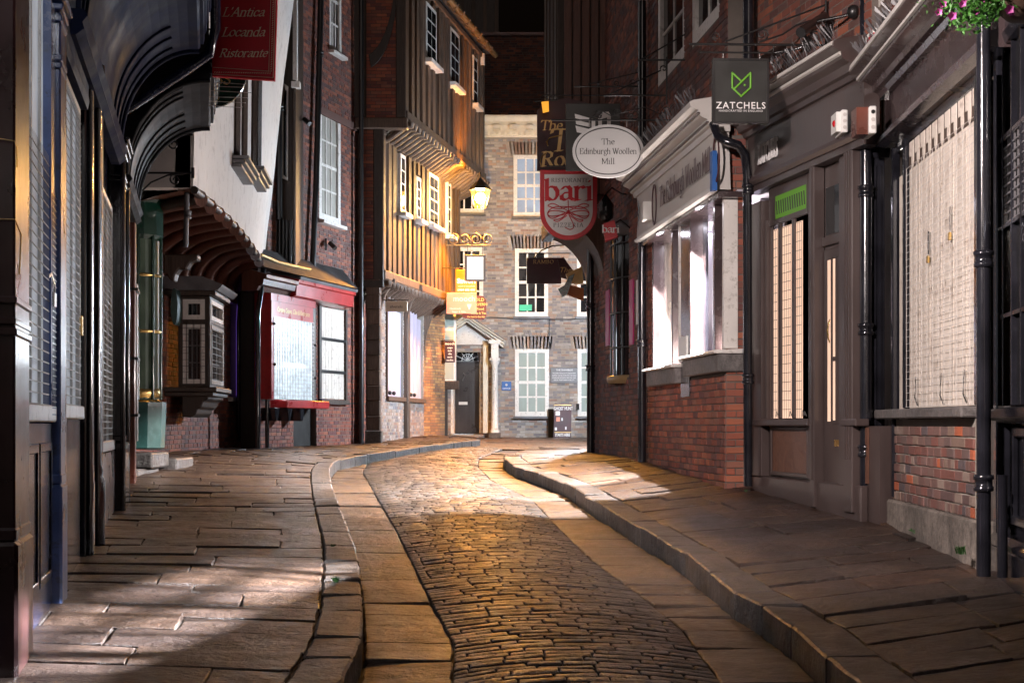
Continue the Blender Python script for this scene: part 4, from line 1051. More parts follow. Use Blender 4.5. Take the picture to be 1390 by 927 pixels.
mb = MB(sg.f).tube([(sg.u(935), 0, sg.z(61)), (sg.u(1123), 0, sg.z(61))], .012, 6).tube([(sg.u(948), 0, sg.z(72)), (sg.u(1050), 0, sg.z(72))], .009, 6)
mb.tube([(sg.u(985), 0, sg.z(57)), (sg.u(1122), 0, sg.z(6))], .009, 6).tube([(sg.u(1122), 0, sg.z(95)), (sg.u(1122), 0, sg.z(0))], .012, 6)
mb.tube([(sg.u(1030), 0, sg.z(58)), (sg.u(1062), 0, sg.z(47)), (sg.u(1082), 0, sg.z(34)), (sg.u(1100), 0, sg.z(28)), (sg.u(1112), 0, sg.z(32)), (sg.u(1120), 0, sg.z(45))], .009, 6)
for c, r_, a0, d in (((1035, 47), 9, -90, 1), ((1106, 50), 9, 0, 1), ((972, 50), 6, -90, -1)):
    mb.tube(scroll_pts(sg.f, (sg.u(c[0]), sg.z(c[1])), r_*sg.k, 1.4, a0, d, 0), .007, 5)
mb.build('bracket', 'iron', t)
for px in (982, 1032):
    MB(sg.f).tube([(sg.u(px), -.02, sg.z(72)), (sg.u(px), -.02, sg.z(79))], .006, 5).build('hook', 'galv', t)
MB(sg.f).tube([(sg.u(1050), 0, sg.z(72)), (sg.u(1050), 0, sg.z(61))], .007, 5).build('hook', 'iron', t)
# oval woollen sign
sg = SG(825.5, 17.0)
t = thing('hanging_sign', 'white oval hanging sign with a thin black border line', 'sign', sg.loc(241))
MB(sg.f).plate(arc(0, sg.z(205.5), sg.u(874), 36*sg.k, 0, 360, 48)[:-1], -.04, .0).build('board', 'sign_white', t)
MB(sg.f).ring(arc(0, sg.z(205.5), 44.6*sg.k, 32.2*sg.k, 0, 360, 48)[:-1], arc(0, sg.z(205.5), 43.4*sg.k, 31*sg.k, 0, 360, 48)[:-1], 0, .003).build('border_line', 'sign_black', t)
mb = MB(sg.f); 
for s_, y in (('The', 196.5), ('Edinburgh Woollen', 209.5), ('Mill', 223)): nib(mb, s_, 0, sg.z(y), .094, .003, w=.085, hair=.028, xs=.86 if 'W' in s_ else 1)
mb.build('lettering', 'sign_black', t)
b_ = bracket(sg, 921, 748, 163.5, t, up=0)
mb = MB(sg.f)
for a, z0 in (((812, 154), 1), ((838, 154), -1), ((862, 156), 1), ((905, 152), -1)): mb.tube(scroll_pts(sg.f, (sg.u(a[0]), sg.z(a[1])), 7*sg.k, 1.3, 200, z0, 0), .006, 5)
mb.tube([(sg.u(800), 0, sg.z(162)), (sg.u(815), 0, sg.z(150)), (sg.u(830), 0, sg.z(158)), (sg.u(850), 0, sg.z(152)), (sg.u(875), 0, sg.z(146)), (sg.u(900), 0, sg.z(157)), (sg.u(921), 0, sg.z(135))], .006, 5)
mb.build('scrollwork', 'iron', b_)
for px in (800, 851): MB(sg.f).tube([(sg.u(px), -.02, sg.z(163)), (sg.u(px), -.02, sg.z(172))], .006, 5).build('hook', 'galv', t)
# bari
sg = SG(770.5, 20.6)
t = thing('hanging_sign', 'red and cream shield-shaped pizzeria sign with scroll emblem', 'sign', sg.loc(326))
def shield(x0, x1, yt, yb, yc):
    c = (x0+x1)/2; return [(sg.u(x0), sg.z(yt)), (sg.u(x1), sg.z(yt))]+[(sg.u(c+(x1-c)*math.cos(R(a))), sg.z(yc+(yb-yc)*math.sin(R(a)))) for a in range(0, 181, 12)]
MB(sg.f).plate(shield(733, 810.5, 231, 326, 288), -.05, .0).build('board', 'crimson', t, bevel=.004)
MB(sg.f).plate(shield(739, 804.5, 237, 320, 287), .0, .006).build('face', 'sign_white', t)
mb = MB(sg.f)
nib(mb, 'RISTORANTE', 0+sg.u(774), sg.z(247.5), .075, .01, w=.10, track=.1)
mb.build('lettering', 'sign_black', t)
mb = MB(sg.f); nib(mb, 'bari', sg.u(772), sg.z(272), .40, .01, w=.16, hair=.05, xs=1.02)
def cv(p, r=.0065): 
    Q = [Vector((x, y)) for x, y in p]; out = []
    for i in range(len(Q)-1):
        p0, p1, p2, p3 = Q[max(i-1, 0)], Q[i], Q[i+1], Q[min(i+2, len(Q)-1)]
        for k in range(5):
            s = k/5; out.append(.5*((2*p1)+(p2-p0)*s+(2*p0-5*p1+4*p2-p3)*s*s+(3*p1-p0-3*p2+p3)*s**3))
    out.append(Q[-1]); mb.tube([(sg.u(q_.x), .011, sg.z(q_.y)) for q_ in out], r, 5)
cx, cy = 771.5, 290
cv([(771,272),(772,290),(776,300),(779,308),(774,312),(767,309)])
for s1 in (1, -1):
    cv([(cx+s1*28,279),(cx+s1*20,277),(cx+s1*8,283),(cx-s1*10,292),(cx-s1*22,297),(cx-s1*28,292),(cx-s1*24,287),(cx-s1*12,287),(cx+s1*8,292),(cx+s1*24,294),(cx+s1*28,289),(cx+s1*20,282),(cx+s1*4,281),(cx-s1*14,284),(cx-s1*28,280)])
    cv([(cx,288),(cx+s1*10,297),(cx+s1*20,299),(cx+s1*14,301),(cx+s1*2,293)])
mb.build('emblem', 'crimson', t)
mb = MB(sg.f); nib(mb, 'PIZZERIA', sg.u(772), sg.z(308.5), .078, .014, w=.10, track=.16).build('lettering', 'sign_black', t)
bracket(sg, 862, 742, 226, t, up=0, curl=False)
# tea rooms sign behind
sg = SG(768, 21.5)
t = thing('hanging_sign', 'dark plum tea room sign with gold script, behind the shield sign', 'sign', sg.loc(232))
MB(sg.f).plate([(sg.u(729), sg.z(232)), (sg.u(806), sg.z(232)), (sg.u(806), sg.z(150))]+[(sg.u(x), sg.z(y)) for x, y in ((795,139),(768,133),(742,139),(729,150))], -.05, 0).build('board', 'sign_brown', t, bevel=.004)
mb = MB(sg.f)
nib(mb, 'The Ea', sg.u(733), sg.z(177), .20, .004, w=.13, hair=.04, sh=.15, left=True)
nib(mb, 'rl', sg.u(733)+.20*3.0, sg.z(177), .20, .004, w=.13, hair=.04, sh=.15, left=True)
nib(mb, 'Tea', sg.u(745), sg.z(205), .45, .004, w=.13, hair=.04, sh=.12, left=True)
nib(mb, 'Rooms', sg.u(734), sg.z(226), .30, .004, w=.15, hair=.05, sh=.12, left=True)
cv2 = lambda pts: mb.tube([(sg.u(a), .006, sg.z(b)) for a, b in pts], .011, 5)
cv2([(744,199),(742,193),(746,188),(753,186),(762,184)]); cv2([(735,226),(733,220),(736,212),(742,208)])
mb.build('lettering', 'gold', t); bracket(sg, 862, 735, 130, t, up=0, curl=False)
# black square sign with pale stripes
sg = SG(805, 19.2)
t = thing('hanging_sign', 'black square sign with pale slanted stripes, half hidden by the oval sign', 'sign', sg.loc(235))
MB(sg.f).box(sg.u(768), sg.u(842), -.05, 0, sg.z(232), sg.z(141)).build('board', 'sign_black', t, bevel=.004)
for pts in ([(780,155),(801,161),(801,165),(781,161)], [(781,163),(801,168),(801,173),(782,169)], [(781,171),(801,176),(801,183),(783,180)], [(803,162),(808,163),(808,176),(803,175)]):
    MB(sg.f).plate([(sg.u(a), sg.z(b)) for a, b in pts], 0, .006).build('stripe', 'sign_white', t)
MB(sg.f).plate([(sg.u(812), sg.z(178)), (sg.u(812), sg.z(160)), (sg.u(818), sg.z(153)), (sg.u(826), sg.z(152)), (sg.u(829), sg.z(157)), (sg.u(829), sg.z(178)), (sg.u(824), sg.z(178)), (sg.u(824), sg.z(160)), (sg.u(817), sg.z(162)), (sg.u(817), sg.z(178))], 0, .006).build('stripe', 'sign_white', t)
bracket(sg, 870, 780, 118, t, up=20)
# small red light box
sg = SG(829, 19.8)
t = thing('lightbox_sign', 'small tilted red box sign below the shield sign', 'sign', sg.loc(327))
MB(sg.f).plate([(sg.u(818), sg.z(304)), (sg.u(834), sg.z(299)), (sg.u(839), sg.z(322)), (sg.u(822), sg.z(328))], -.12, 0).build('box', 'crimson', t, bevel=.005)
nib(MB(sg.f), 'bari', sg.u(829), sg.z(316), .14, .005, w=.16, hair=.05).build('lettering', 'sign_white', t)
MB(sg.f).tube([(sg.u(836), -.05, sg.z(302)), (sg.u(842), -.05, sg.z(298)), (sg.u(850), -.1, sg.z(303)), (sg.u(860), -.2, sg.z(310))], .012, 6).build('bracket', 'iron', t)
# small unlit carriage lantern
sg = SG(822, 20.2)
t = thing('wall_lantern', 'small unlit iron lantern half hidden beside the shield sign', 'lantern', sg.loc(300))
MB(sg.f).lathe(sg.u(822), 0, [(.06, sg.z(300)), (.11, sg.z(296)), (.12, sg.z(278)), (.06, sg.z(270)), (.01, sg.z(264))], 8).build('glass', 'glass_dark', t)
MB(sg.f).tube([(sg.u(822), 0, sg.z(264)), (sg.u(830), 0, sg.z(255)), (sg.u(845), -.1, sg.z(262)), (sg.u(862), -.2, sg.z(262))], .012, 6).build('bracket', 'iron', t)
# yellow lamp at the top of the tea room sign
sg = SG(740, 21.3)
t = thing('sign_lamp', 'small amber lamp at the top corner of the tea room sign', 'lamp', sg.loc(155))
MB(sg.f).plate([(sg.u(735), sg.z(140)), (sg.u(744.5), sg.z(139)), (sg.u(745), sg.z(152)), (sg.u(737), sg.z(154))], 0, .06).build('lamp', 'emit_amber', t)
MB(sg.f).tube([(sg.u(725), .03, sg.z(139)), (sg.u(740), .03, sg.z(138)), (sg.u(757), .03, sg.z(137))], .012, 6).build('bracket', 'iron', t)
# brown rectangular sign further down
sg = SG(738, 24.8)
t = thing('hanging_sign', 'plain brown rectangular sign in front of the square brick house', 'sign', sg.loc(385))
MB(sg.f).box(sg.u(715), sg.u(762), -.05, 0, sg.z(385), sg.z(350)).build('board', 'sign_brown', t, bevel=.005)
nib(MB(sg.f), 'RAMBO', sg.u(738), sg.z(358), .09, .004, w=.1, track=.1).build('lettering', 'gold', t)
MB(sg.f).tube([(sg.u(726), 0, sg.z(350)), (sg.u(735), 0, sg.z(340)), (sg.u(750), 0, sg.z(334)), (sg.u(766), 0, sg.z(333))], .012, 6).tube([(sg.u(712), 0, sg.z(344)), (sg.u(775), 0, sg.z(344))], .01, 6).build('bracket', 'iron', t)
sg = SG(768, 24.2)
t = thing('hanging_sign', 'brown angled sign with gold lettering under the coved overhang', 'sign', sg.loc(380))
MB(sg.f).plate([(sg.u(757), sg.z(352)), (sg.u(765), sg.z(349)), (sg.u(781), sg.z(372)), (sg.u(774), sg.z(380)), (sg.u(762), sg.z(377))], -.05, 0).build('board', 'sign_brown', t)
sans(MB(sg.f), 'The', sg.u(767), sg.z(370), .13, .004, shear=.3).build('lettering', 'gold', t)
# alarm boxes
def alarm(px0, px1, y0, y1, Y, lab, red=None, cam_=None, ang=0):
    sg = SG((px0+px1)/2, Y, ang); t = thing('alarm_box', lab, 'alarm box', sg.loc(y1), 'alarm boxes on the right-hand shop fronts')
    MB(sg.f).box(sg.u(px0), sg.u(px1), -.25, .0, sg.z(y1), sg.z(y0)).build('case', 'plastic_white', t, bevel=.008)
    h = (y1-y0)
    for k in range(3): MB(sg.f).plate(arc((sg.u(px0)+sg.u(px1))/2, sg.z(y0+h*(.22+.28*k)), (px1-px0)*.27*sg.k, (px1-px0)*.27*sg.k, 0, 360, 12)[:-1], 0, .006).build('dome', 'iron' if (cam_ and k == 0) else 'sign_grey', t)
    if red: MB(sg.f).ball(sg.u(red[0]), -.1, sg.z(red[1]), red[2]*sg.k, 10).build('strobe', 'plastic_red', t)
    return t, sg
t, sg = alarm(1142, 1151, 149, 180, 11.8, 'white alarm box with red strobe on the bag shop fascia', red=(1139, 165, 6))
MB(sg.f).box(sg.u(1136), sg.u(1142), -.22, -.03, sg.z(178), sg.z(151)).build('side', 'plastic_white', t)
alarm(1180, 1190, 144, 181, 11.2, 'grey-white alarm box with black camera eye on the pipe at the shop corner', cam_=True)
MB(SG(1172, 11.22).f).box(-.05, .045, -.2, -.02, SG(1172, 11.22).z(182), SG(1172, 11.22).z(145)).build('side_case', 'red_wood', t)
t, sg = alarm(1185, 1196, 38, 75, 11.4, 'white alarm box with red stripe on the brick above the cornice spikes')
MB(sg.f).box(sg.u(1184.5), sg.u(1187), -.2, .004, sg.z(62), sg.z(45)).build('stripe', 'plastic_red', t)
t, sg = alarm(889, 904, 271, 297, 17.6, 'white alarm box with a red light at the far end of the woollen name board', red=(882, 285, 3.5))
MB(sg.f).box(sg.u(873), sg.u(889), -.25, -.03, sg.z(298), sg.z(273)).build('side', 'plastic_white', t, bevel=.006)
# empty sign brackets over the woollen shop
for (px0, px1, py, up, Y, lab) in ((866, 947, 82, 46, 16.4, 'long empty wrought iron bracket with scrolled stay above the oval sign'), (820, 905, 130, 40, 16.8, 'shorter empty iron bracket just above the oval sign')):
    sg = SG(px1, Y); t = thing('sign_bracket', lab, 'bracket', sg.loc(py), 'empty iron brackets')
    MB(sg.f).tube([(sg.u(px0), 0, sg.z(py)), (sg.u(px1), 0, sg.z(py))], .012, 6).build('arm', 'iron', t)
    MB(sg.f).tube([(sg.u(px0), 0, sg.z(py+2)), (sg.u(px1-8), 0, sg.z(py-up+6))]+[(u, 0, z) for u, z in spiral(sg.u(px1-4), sg.z(py-up+4), 5*sg.k, .9, 180, -1, 12)], .009, 6).build('stay', 'iron', t)
    MB(sg.f).tube([(sg.u(px1), 0, sg.z(py+12)), (sg.u(px1), 0, sg.z(py-up-12))], .012, 6).build('wall_bar', 'iron', t)
# ================================================================== LEFT SIDE
fL = FC(-.805-.214*5.0, 5.0, -.214, 1.0)          # the line of the near shop fronts; only shallow relief behind it
SEC = math.hypot(.214, 1)
def uY(y): return (y-5.0)*SEC
def uL(px, v=0.): return fL.off(v).u(px)
def zL(px, py, v=0.): return fL.off(v).z(px, py)
# ---- near black/blue shop
c1 = thing('shop_building', 'near left shop with black and blue glossy pilasters and lit blinds', 'building', fL.W(1, -.3, -1.1))
MB(fL).box(-3.0, uY(13.6), -.7, -.42, -1.3, 4.6).build('wall', 'navy_gloss', c1)
def pilaster(y0, y1, v1, ztop, zb, mat, parent, base=True, v0=-.42, flute=0, cap=True):
    o = MB(fL).box(uY(y0), uY(y1), v0, v1, zb, ztop).build('pilaster', mat, parent, bevel=.01)
    if base:
        MB(fL).box(uY(y0)-.03, uY(y1)+.03, v0, v1+.035, zb-.6, zb+.28).build('base', mat, o, bevel=.015)
        MB(fL).box(uY(y0)-.015, uY(y1)+.015, v0, v1+.018, zb+.28, zb+.34).build('base_moulding', mat, o, bevel=.01)
    if cap:
        for dz, w in ((-.32, .02), (-.28, .03), (-.06, .03), (.0, .05), (.05, .07)): MB(fL).box(uY(y0)-w, uY(y1)+w, v0, v1+w, ztop+dz, ztop+dz+.035).build('capital', mat, o, bevel=.006)
    return o
p_ = pilaster(6.02, 6.5, -.03, 3.0, -.78, 'oxblood', c1)
for z in (.385, .43, .52): MB(fL).box(uY(6.0), uY(6.52), -.42, .0 if z != .43 else -.015, z-.015, z+.02).build('band', 'oxblood', p_, bevel=.008)
MB(fL).tube([(uY(6.0), -.02, .86), (uY(6.0)-.01, .0, .84), (uY(6.02), .015, .8), (uY(6.0), .01, .63)], .004, 5).tube([(uY(6.0)-.005, -.3, .86), (uY(6.0)-.005, -.02, .86)], .003, 5).build('cord', 'gold', c1)
MB(fL).tube([(uY(6.0), -.03, 1.19), (uY(6.0)-.01, .0, 1.16), (uY(6.0), .0, 1.08)], .004, 5).tube([(uY(6.0)-.005, -.3, 1.2), (uY(6.0)-.005, -.03, 1.19)], .003, 5).build('cord', 'gold', c1)
MB(fL).box(uY(6.52), uY(6.62), -.42, -.12, -1.1, 3.0).build('window_jamb', 'red_wood', c1, bevel=.006)
pilaster(7.95, 8.2, -.05, 2.30, -.62, 'blue_paint', c1)
MB(fL).box(uY(8.2), uY(8.3), -.42, -.06, -.7, 2.3).build('window_jamb', 'red_wood', c1, bevel=.005)
# window 1: blinds in daylight-white shop light
def lwin(y0, y1, zs, zt, parent, v=-.24, sill='white_paint', n=3, mat='emit_blind', mesh=True, upper=None):
    a, b = uY(y0), uY(y1)
    w = MB(fL).box(a, a+.05, v-.06, v+.05, zs, zt).box(b-.05, b, v-.06, v+.05, zs, zt).box(a+.05, b-.05, v-.06, v+.05, zt-.05, zt).build('window', 'white_paint', parent, bevel=.005)
    for i in range(n):
        p, q = a+.05+(b-a-.1)*i/n, a+.05+(b-a-.1)*(i+1)/n
        MB(fL).add([(p, v-.03-.02*(i % 2), zs), (q, v-.03-.02*((i+1) % 2), zs), (q, v-.03-.02*((i+1) % 2), zt-.05), (p, v-.03-.02*(i % 2), zt-.05)], [(0,1,2,3)]).build('blind', mat, w)
        if i: MB(fL).box(p-.012, p+.012, v-.03, v+.02, zs, zt-.05).build('glazing_bar', 'white_paint', w)
    MB(fL).box(a-.05, b+.05, v-.08, v+.12, zs-.09, zs).build('sill', sill, w, bevel=.008)
    if mesh:
        # roll of diamond security mesh
        mb = MB(fL); zt2 = upper or zt-.2
        L = b-a; k = int((zt2-zs)/.055)
        for i in range(k): z = zs+(zt2-zs)*i/k; mb.box(a+.02, b-.02, v+.06, v+.068, z-.004, z+.004)
        for i in range(int(L/.05)): u = a+L*i/int(L/.05); mb.box(u-.0025, u+.0025, v+.055, v+.06, zs, zt2)
        mb.build('security_mesh', 'wire_grey', parent, kind='stuff')
    return w
lwin(6.62, 7.9, .10, 2.6, c1, upper=1.45)
MB(fL).box(uY(6.62), uY(7.95), -.42, -.2, -1.2, .0).build('panel', 'navy_gloss', c1)
for i in range(2):
    a, b = uY(6.68+.62*i), uY(7.24+.62*i)
    MB(fL).ring([(a,-.85),(b,-.85),(b,-.1),(a,-.1)], [(a+.05,-.8),(b-.05,-.8),(b-.05,-.15),(a+.05,-.15)], -.2, -.165).build('panel_moulding', 'navy_gloss', c1, bevel=.008)
MB(fL).box(uY(7.72), uY(7.95), -.42, -.14, .05, 2.3).build('shutter_case', 'blue_paint', c1)
wires(c1, fL, uY(7.72), uY(7.95), .05, 1.25, -.13, .03, .035, .003, 'blue_paint', 'perforated_mesh')
# padlocks
o = MB(fL).tube([(uY(7.55), -.12, .78), (uY(7.62), -.1, .80), (uY(7.68), -.08, .76)], .012, 6).build('lock_chain', 'galv', c1)
MB(fL).box(uY(7.66), uY(7.76), -.10, -.06, .63, .71).build('padlock', 'galv', o, bevel=.01)
MB(fL).tube([(uY(7.68), -.08, .71), (uY(7.68), -.08, .76), (uY(7.74), -.08, .76), (uY(7.74), -.08, .71)], .008, 6).build('shackle', 'galv', o)
# window 2
lwin(8.35, 9.75, .12, 2.15, c1, v=-.26, upper=2.1)
MB(fL).box(uY(8.3), uY(9.8), -.42, -.24, -1.1, .03).build('panel', 'navy_gloss', c1)
MB(fL).mold(uY(8.1), uY(10.0), [(-.42,2.2),(-.12,2.2),(-.08,2.26),(-.1,2.3),(-.1,2.5),(-.42,2.5)]).build('transom', 'navy_satin', c1)
MB(fL).box(uY(9.7), uY(9.78), -.25, -.16, .6, .74).build('padlock', 'brass', c1, bevel=.006)
# two black columns
def column(y, v, r, z0, z1, parent, mat='black_gloss'):
    pr = [(r*1.35, z0), (r*1.35, z0+.5), (r*1.15, z0+.53), (r*1.15, z0+.58), (r, z0+.62), (r*.97, z1-.3), (r*1.1, z1-.28), (r*1.1, z1-.24), (r, z1-.22), (r*1.3, z1-.05), (r*1.3, z1)]
    o = MB(fL).lathe(uY(y), v, pr, 18).build('column', mat, parent)
    for k in range(4):
        a = R(-150+40*k); MB(fL).tube([(uY(y)+r*1.0*math.cos(a), v-r*math.sin(a)*-1, z0+.62), (uY(y)+r*.97*math.cos(a), v-r*math.sin(a)*-1, z1-.3)], r*.13, 6).build('reeding', mat, o)
    return o
column(10.15, -.10, .075, -.93, 2.7, c1); column(10.75, -.07, .075, -.93, 2.7, c1)
MB(fL).box(uY(10.0), uY(10.95), -.42, -.16, -1.0, 2.7).build('door_case', 'black_gloss', c1, bevel=.01)
MB(fL).box(uY(10.95), uY(11.05), -.42, -.02, -.95, 2.7).build('window_jamb', 'red_wood', c1, bevel=.005)
# window 3 : grey roller mesh
lwin(11.2, 13.2, -.15, 2.0, c1, v=-.30, mat='curtain', sill='sign_grey', upper=1.9)
MB(fL).mold(uY(11.1), uY(13.3), [(-.42,-.25),(-.2,-.25),(-.18,-.5),(-.22,-1.0),(-.42,-1.0)]).build('stall_riser', 'red_wood', c1)
pilaster(13.35, 13.95, .0, 2.6, -.45, 'black_gloss', c1)
MB(fL).tube([(uY(13.3), .0, 2.6), (uY(13.3), .0, -.85)], .035, 10).tube([(uY(13.98), .01, 2.6), (uY(13.98), .01, -.85)], .03, 10).build('shaft', 'black_gloss', c1)
# coved jetty 1 and the room above
def cove(y0, y1, dv, z0, dz, parent, mat, ribs=5, top=5.4):
    a, b = uY(y0), uY(y1); n = 14
    ap = [(dv-dv*math.cos(R(90*i/n)), z0+dz*math.sin(R(90*i/n))) for i in range(n+1)]
    vb = -.25
    pr = [(vb, z0-.02)]+[(vb+v*(dv-vb)/dv if v < .001 else v, z) for v, z in ap]+[(dv+.02, z0+dz+.02), (dv+.02, z0+dz+.35), (vb, z0+dz+.35)]
    o = MB(fL).mold(a, b, pr).build('coved_jetty', mat, parent)
    for i in range(3):
        y = a+.12+.22*i; MB(fL).tube([(y, v+.008, z-.008) for v, z in ap[:-3]], .013, 6).build('cove_rib', mat, o)
    for i in range(3):
        y = b-.25-.35*i; MB(fL).tube([(y, v+.008, z-.008) for v, z in ap[:-3]], .012, 6).build('cove_rib', mat, o)
    for y in (a, b):       # bead along the exposed arc edges
        MB(fL).tube([(y, v+.012, z-.012) for v, z in ap], .022, 8).build('edge_bead', mat, parent)
    MB(fL).mold(a-.03, b+.03, [(-.25,z0-.02),(.05,z0-.02),(.07,z0-.06),(.04,z0-.1),(.05,z0-.14),(.0,z0-.18),(-.25,z0-.18)]).build('cove_foot', mat, parent)
    MB(fL).box(a, b, -.3, dv, z0+dz+.35, top).build('upper_wall', mat, parent)
    for k in range(4): MB(fL).mold(a-.02, b+.02, [(dv,z0+dz+.06+.1*k),(dv+.05+.02*k,z0+dz+.06+.1*k),(dv+.06+.02*k,z0+dz+.11+.1*k),(dv,z0+dz+.13+.1*k)]).build('fascia_moulding', mat, parent)
cove(8.7, 13.0, .70, 2.55, .9, c1, 'navy_satin')
c2 = thing('shop_building', 'narrow black shop with lower coved overhang and rusty red post', 'building', fL.W(uY(15), -.3, -.9))
cove(13.9, 16.2, .80, 2.45, .95, c2, 'black_satin', 6, 5.2)
MB(fL).box(uY(13.9), uY(16.9), -.7, -.3, -1.2, 4.8).build('wall', 'black_gloss', c2)
MB(fL).box(uY(14.3), uY(16.0), -.35, -.3, -.5, 2.3).build('window', 'glass_dark', c2)
MB(fL).box(uY(16.05), uY(16.3), -.42, -.04, -.9, 2.35).build('post', 'red_wood', c2, bevel=.01)
MB(fL).box(uY(16.3), uY(16.5), -.42, .0, -.2, 1.6).build('door_edge', 'galv', c2)
for z in (.08, .72, 1.5): MB(fL).box(uY(16.0), uY(16.5), -.2, .02, z, z+.03).build('hinge', 'iron', c2)
# downpipe running diagonally between the two coves, and the vertical one at the gutter
pipe(fL, [(uY(13.35), .86, 5.2), (uY(13.35), .86, 3.75), (uY(13.4), .80, 3.52), (uY(13.45), .62, 3.4), (uY(13.55), -.05, 2.95)], .05, c1, 'navy_gloss', collars=[(uY(13.35), .86, 4.1)])
# ---- bird spikes and gutter
sp = fL
mb = MB(fL)
for i in range(26):
    z = 3.3+.052*i; u = uY(14.6)+.03*(i % 3); L = .34+.03*(i % 4); mb.tube([(u, .80, z), (u, .8+L, z+.004*((i*7) % 5-2))], .0035, 4); mb.ball(u, .8+L, z, .006, 5)
mb.build('bird_spikes', 'galv', c2, kind='stuff')
# ---- iron brackets with scrolls
sg = SG(230, 16.8)
t = thing('sign_bracket', 'black wrought iron bracket with two scrolled arms beside the green bow window', 'bracket', sg.loc(260))
MB(sg.f).tube([(sg.u(186), 0, sg.z(235)), (sg.u(262), 0, sg.z(235))], .014, 6).tube([(sg.u(196), 0, sg.z(183)), (sg.u(262), 0, sg.z(183))], .014, 6).build('arm', 'iron', t)
MB(sg.f).tube([(sg.u(184), 0, sg.z(268)), (sg.u(205), 0, sg.z(248)), (sg.u(228), 0, sg.z(238)), (sg.u(250), 0, sg.z(236))], .012, 6).tube([(sg.u(192), 0, sg.z(205)), (sg.u(212), 0, sg.z(190)), (sg.u(240), 0, sg.z(184))], .012, 6).build('stay', 'iron', t)
for c, r_ in (((238, 244), 8), ((236, 196), 8)): MB(sg.f).tube(scroll_pts(sg.f, (sg.u(c[0]), sg.z(c[1])), r_*sg.k, 1.3, 90, 1, 0), .011, 6).build('scroll', 'iron', t)
MB(sg.f).tube([(sg.u(262), 0, sg.z(228)), (sg.u(262), 0, sg.z(242))], .02, 6).build('finial', 'iron', t)
sg = SG(250, 17.3)
t = thing('downpipe', 'grey weathered downpipe in front of the white gabled house', 'pipe', sg.loc(335))
pipe(sg.f, [(sg.u(256), 0, sg.z(132)), (sg.u(255), 0, sg.z(215)), (sg.u(252), 0, sg.z(336))], .032, t, 'lead', collars=[(sg.u(255), 0, sg.z(y)) for y in (165, 212, 292)], name='pipe')
# ---- red trattoria sign and the green oval behind
sg = SG(330, 14.0)
t = thing('hanging_sign', 'large red hanging sign with white script and dotted gold border', 'sign', sg.loc(110))
MB(sg.f).plate([(sg.u(288), sg.z(104)), (sg.u(373), sg.z(110)), (sg.u(377), sg.z(-40)), (sg.u(288), sg.z(-40))], -.05, .0).build('board', 'red_sign', t, bevel=.003)
mb = MB(sg.f)
for s_, y in (("L'Antica", 23), ('Locanda', 50), ('Ristorante', 78)): nib(mb, s_, sg.u(330), sg.z(y), .118 if y < 70 else .108, .004, w=.14, hair=.045, sh=.38, ang=28, track=-.015)
mb.build('lettering', 'gold_pale', t)
mb = MB(sg.f)
for i in range(26): x = 291+i*3.0; mb.tube([(sg.u(x), .003, sg.z(99.2+x*.02-5.9)), (sg.u(x+1.6), .003, sg.z(97.2+x*.02-5.9+1))], .004, 4)
for i in range(34): y = 98-i*3.1; mb.tube([(sg.u(367.5+.03*(100-y)), .003, sg.z(y)), (sg.u(368.8+.03*(100-y)), .003, sg.z(y-1.8))], .004, 4)
for (a, b) in (((289, 101.2), (371, 106)), ((289, 92), (366, 97.5)), ((371, 106), (374, -10)), ((365, 97.5), (368, -10))): mb.tube([(sg.u(a[0]), .003, sg.z(a[1])), (sg.u(b[0]), .003, sg.z(b[1]))], .0025, 4)
mb.build('border_pattern', 'gold_pale', t, kind='stuff')
MB(sg.f).tube([(sg.u(200), -.02, sg.z(-44)), (sg.u(380), -.02, sg.z(-44))], .015, 6).build('bracket', 'iron', t)
sg = SG(290, 16.4)
t = thing('hanging_sign', 'dark green oval sign with gold letters peeping out below the red sign', 'sign', sg.loc(147))
MB(sg.f).plate(arc(sg.u(285), sg.z(98), 50*sg.k, 49*sg.k, 0, 360, 40)[:-1], -.04, 0).build('board', 'green_gloss', t)
mb = MB(sg.f); nib(mb, 'SS', sg.u(303), sg.z(115), .17, .004, w=.13, hair=.04); nib(mb, 'L', sg.u(292), sg.z(136), .16, .004, w=.13, hair=.04); mb.build('lettering', 'gold', t)
MB(sg.f).tube([(sg.u(240), -.02, sg.z(40)), (sg.u(330), -.02, sg.z(40))], .015, 6).build('bracket', 'iron', t)

# ---- green bow-fronted shop
g0 = F(-4.72, 17.9, .0, 1.0)
t = thing('bow_window_shop', 'narrow dark green bow-fronted shop window on a teal base', 'shop window', g0.W(0, 0, -.75))
def oct_(r, z): return (r, z)
MB(g0).lathe(0, 0, [(.30, -.32), (.34, -.30), (.36, .22), (.36, .27)], 10, 0, 360, False).build('base', 'teal_paint', t)
MB(g0).lathe(0, 0, [(.36, .27), (.24, .30), (.30, .34), (.31, .42), (.22, .46)], 16).build('brass_lamp_ring', 'brass', t)
MB(g0).lathe(0, 0, [(.28, .30), (.28, 2.3)], 10, 0, 360, False).build('glass', 'glass_shop', t)
for k in range(10):
    a = R(36*k+18); 
    MB(g0).tube([(.3*math.cos(a), .3*math.sin(a), .3), (.3*math.cos(a), .3*math.sin(a), 2.5)], .022, 6).build('glazing_post', 'green_gloss', t)
for z in (1.15, 1.85): MB(g0).lathe(0, 0, [(.30, z-.02), (.32, z), (.30, z+.02)], 20).build('ring', 'brass', t)
MB(g0).lathe(0, 0, [(.29, 2.3), (.33, 2.35), (.33, 2.75), (.40, 2.82), (.44, 2.9), (.42, 3.0), (.37, 3.12), (.25, 3.25), (.08, 3.32), (.01, 3.33)], 12, smooth=False).build('fascia_drum', 'green_gloss', t)
MB(g0).box(-.7, .5, -.6, -.2, -.9, 3.4).build('back_wall', 'green_gloss', t)
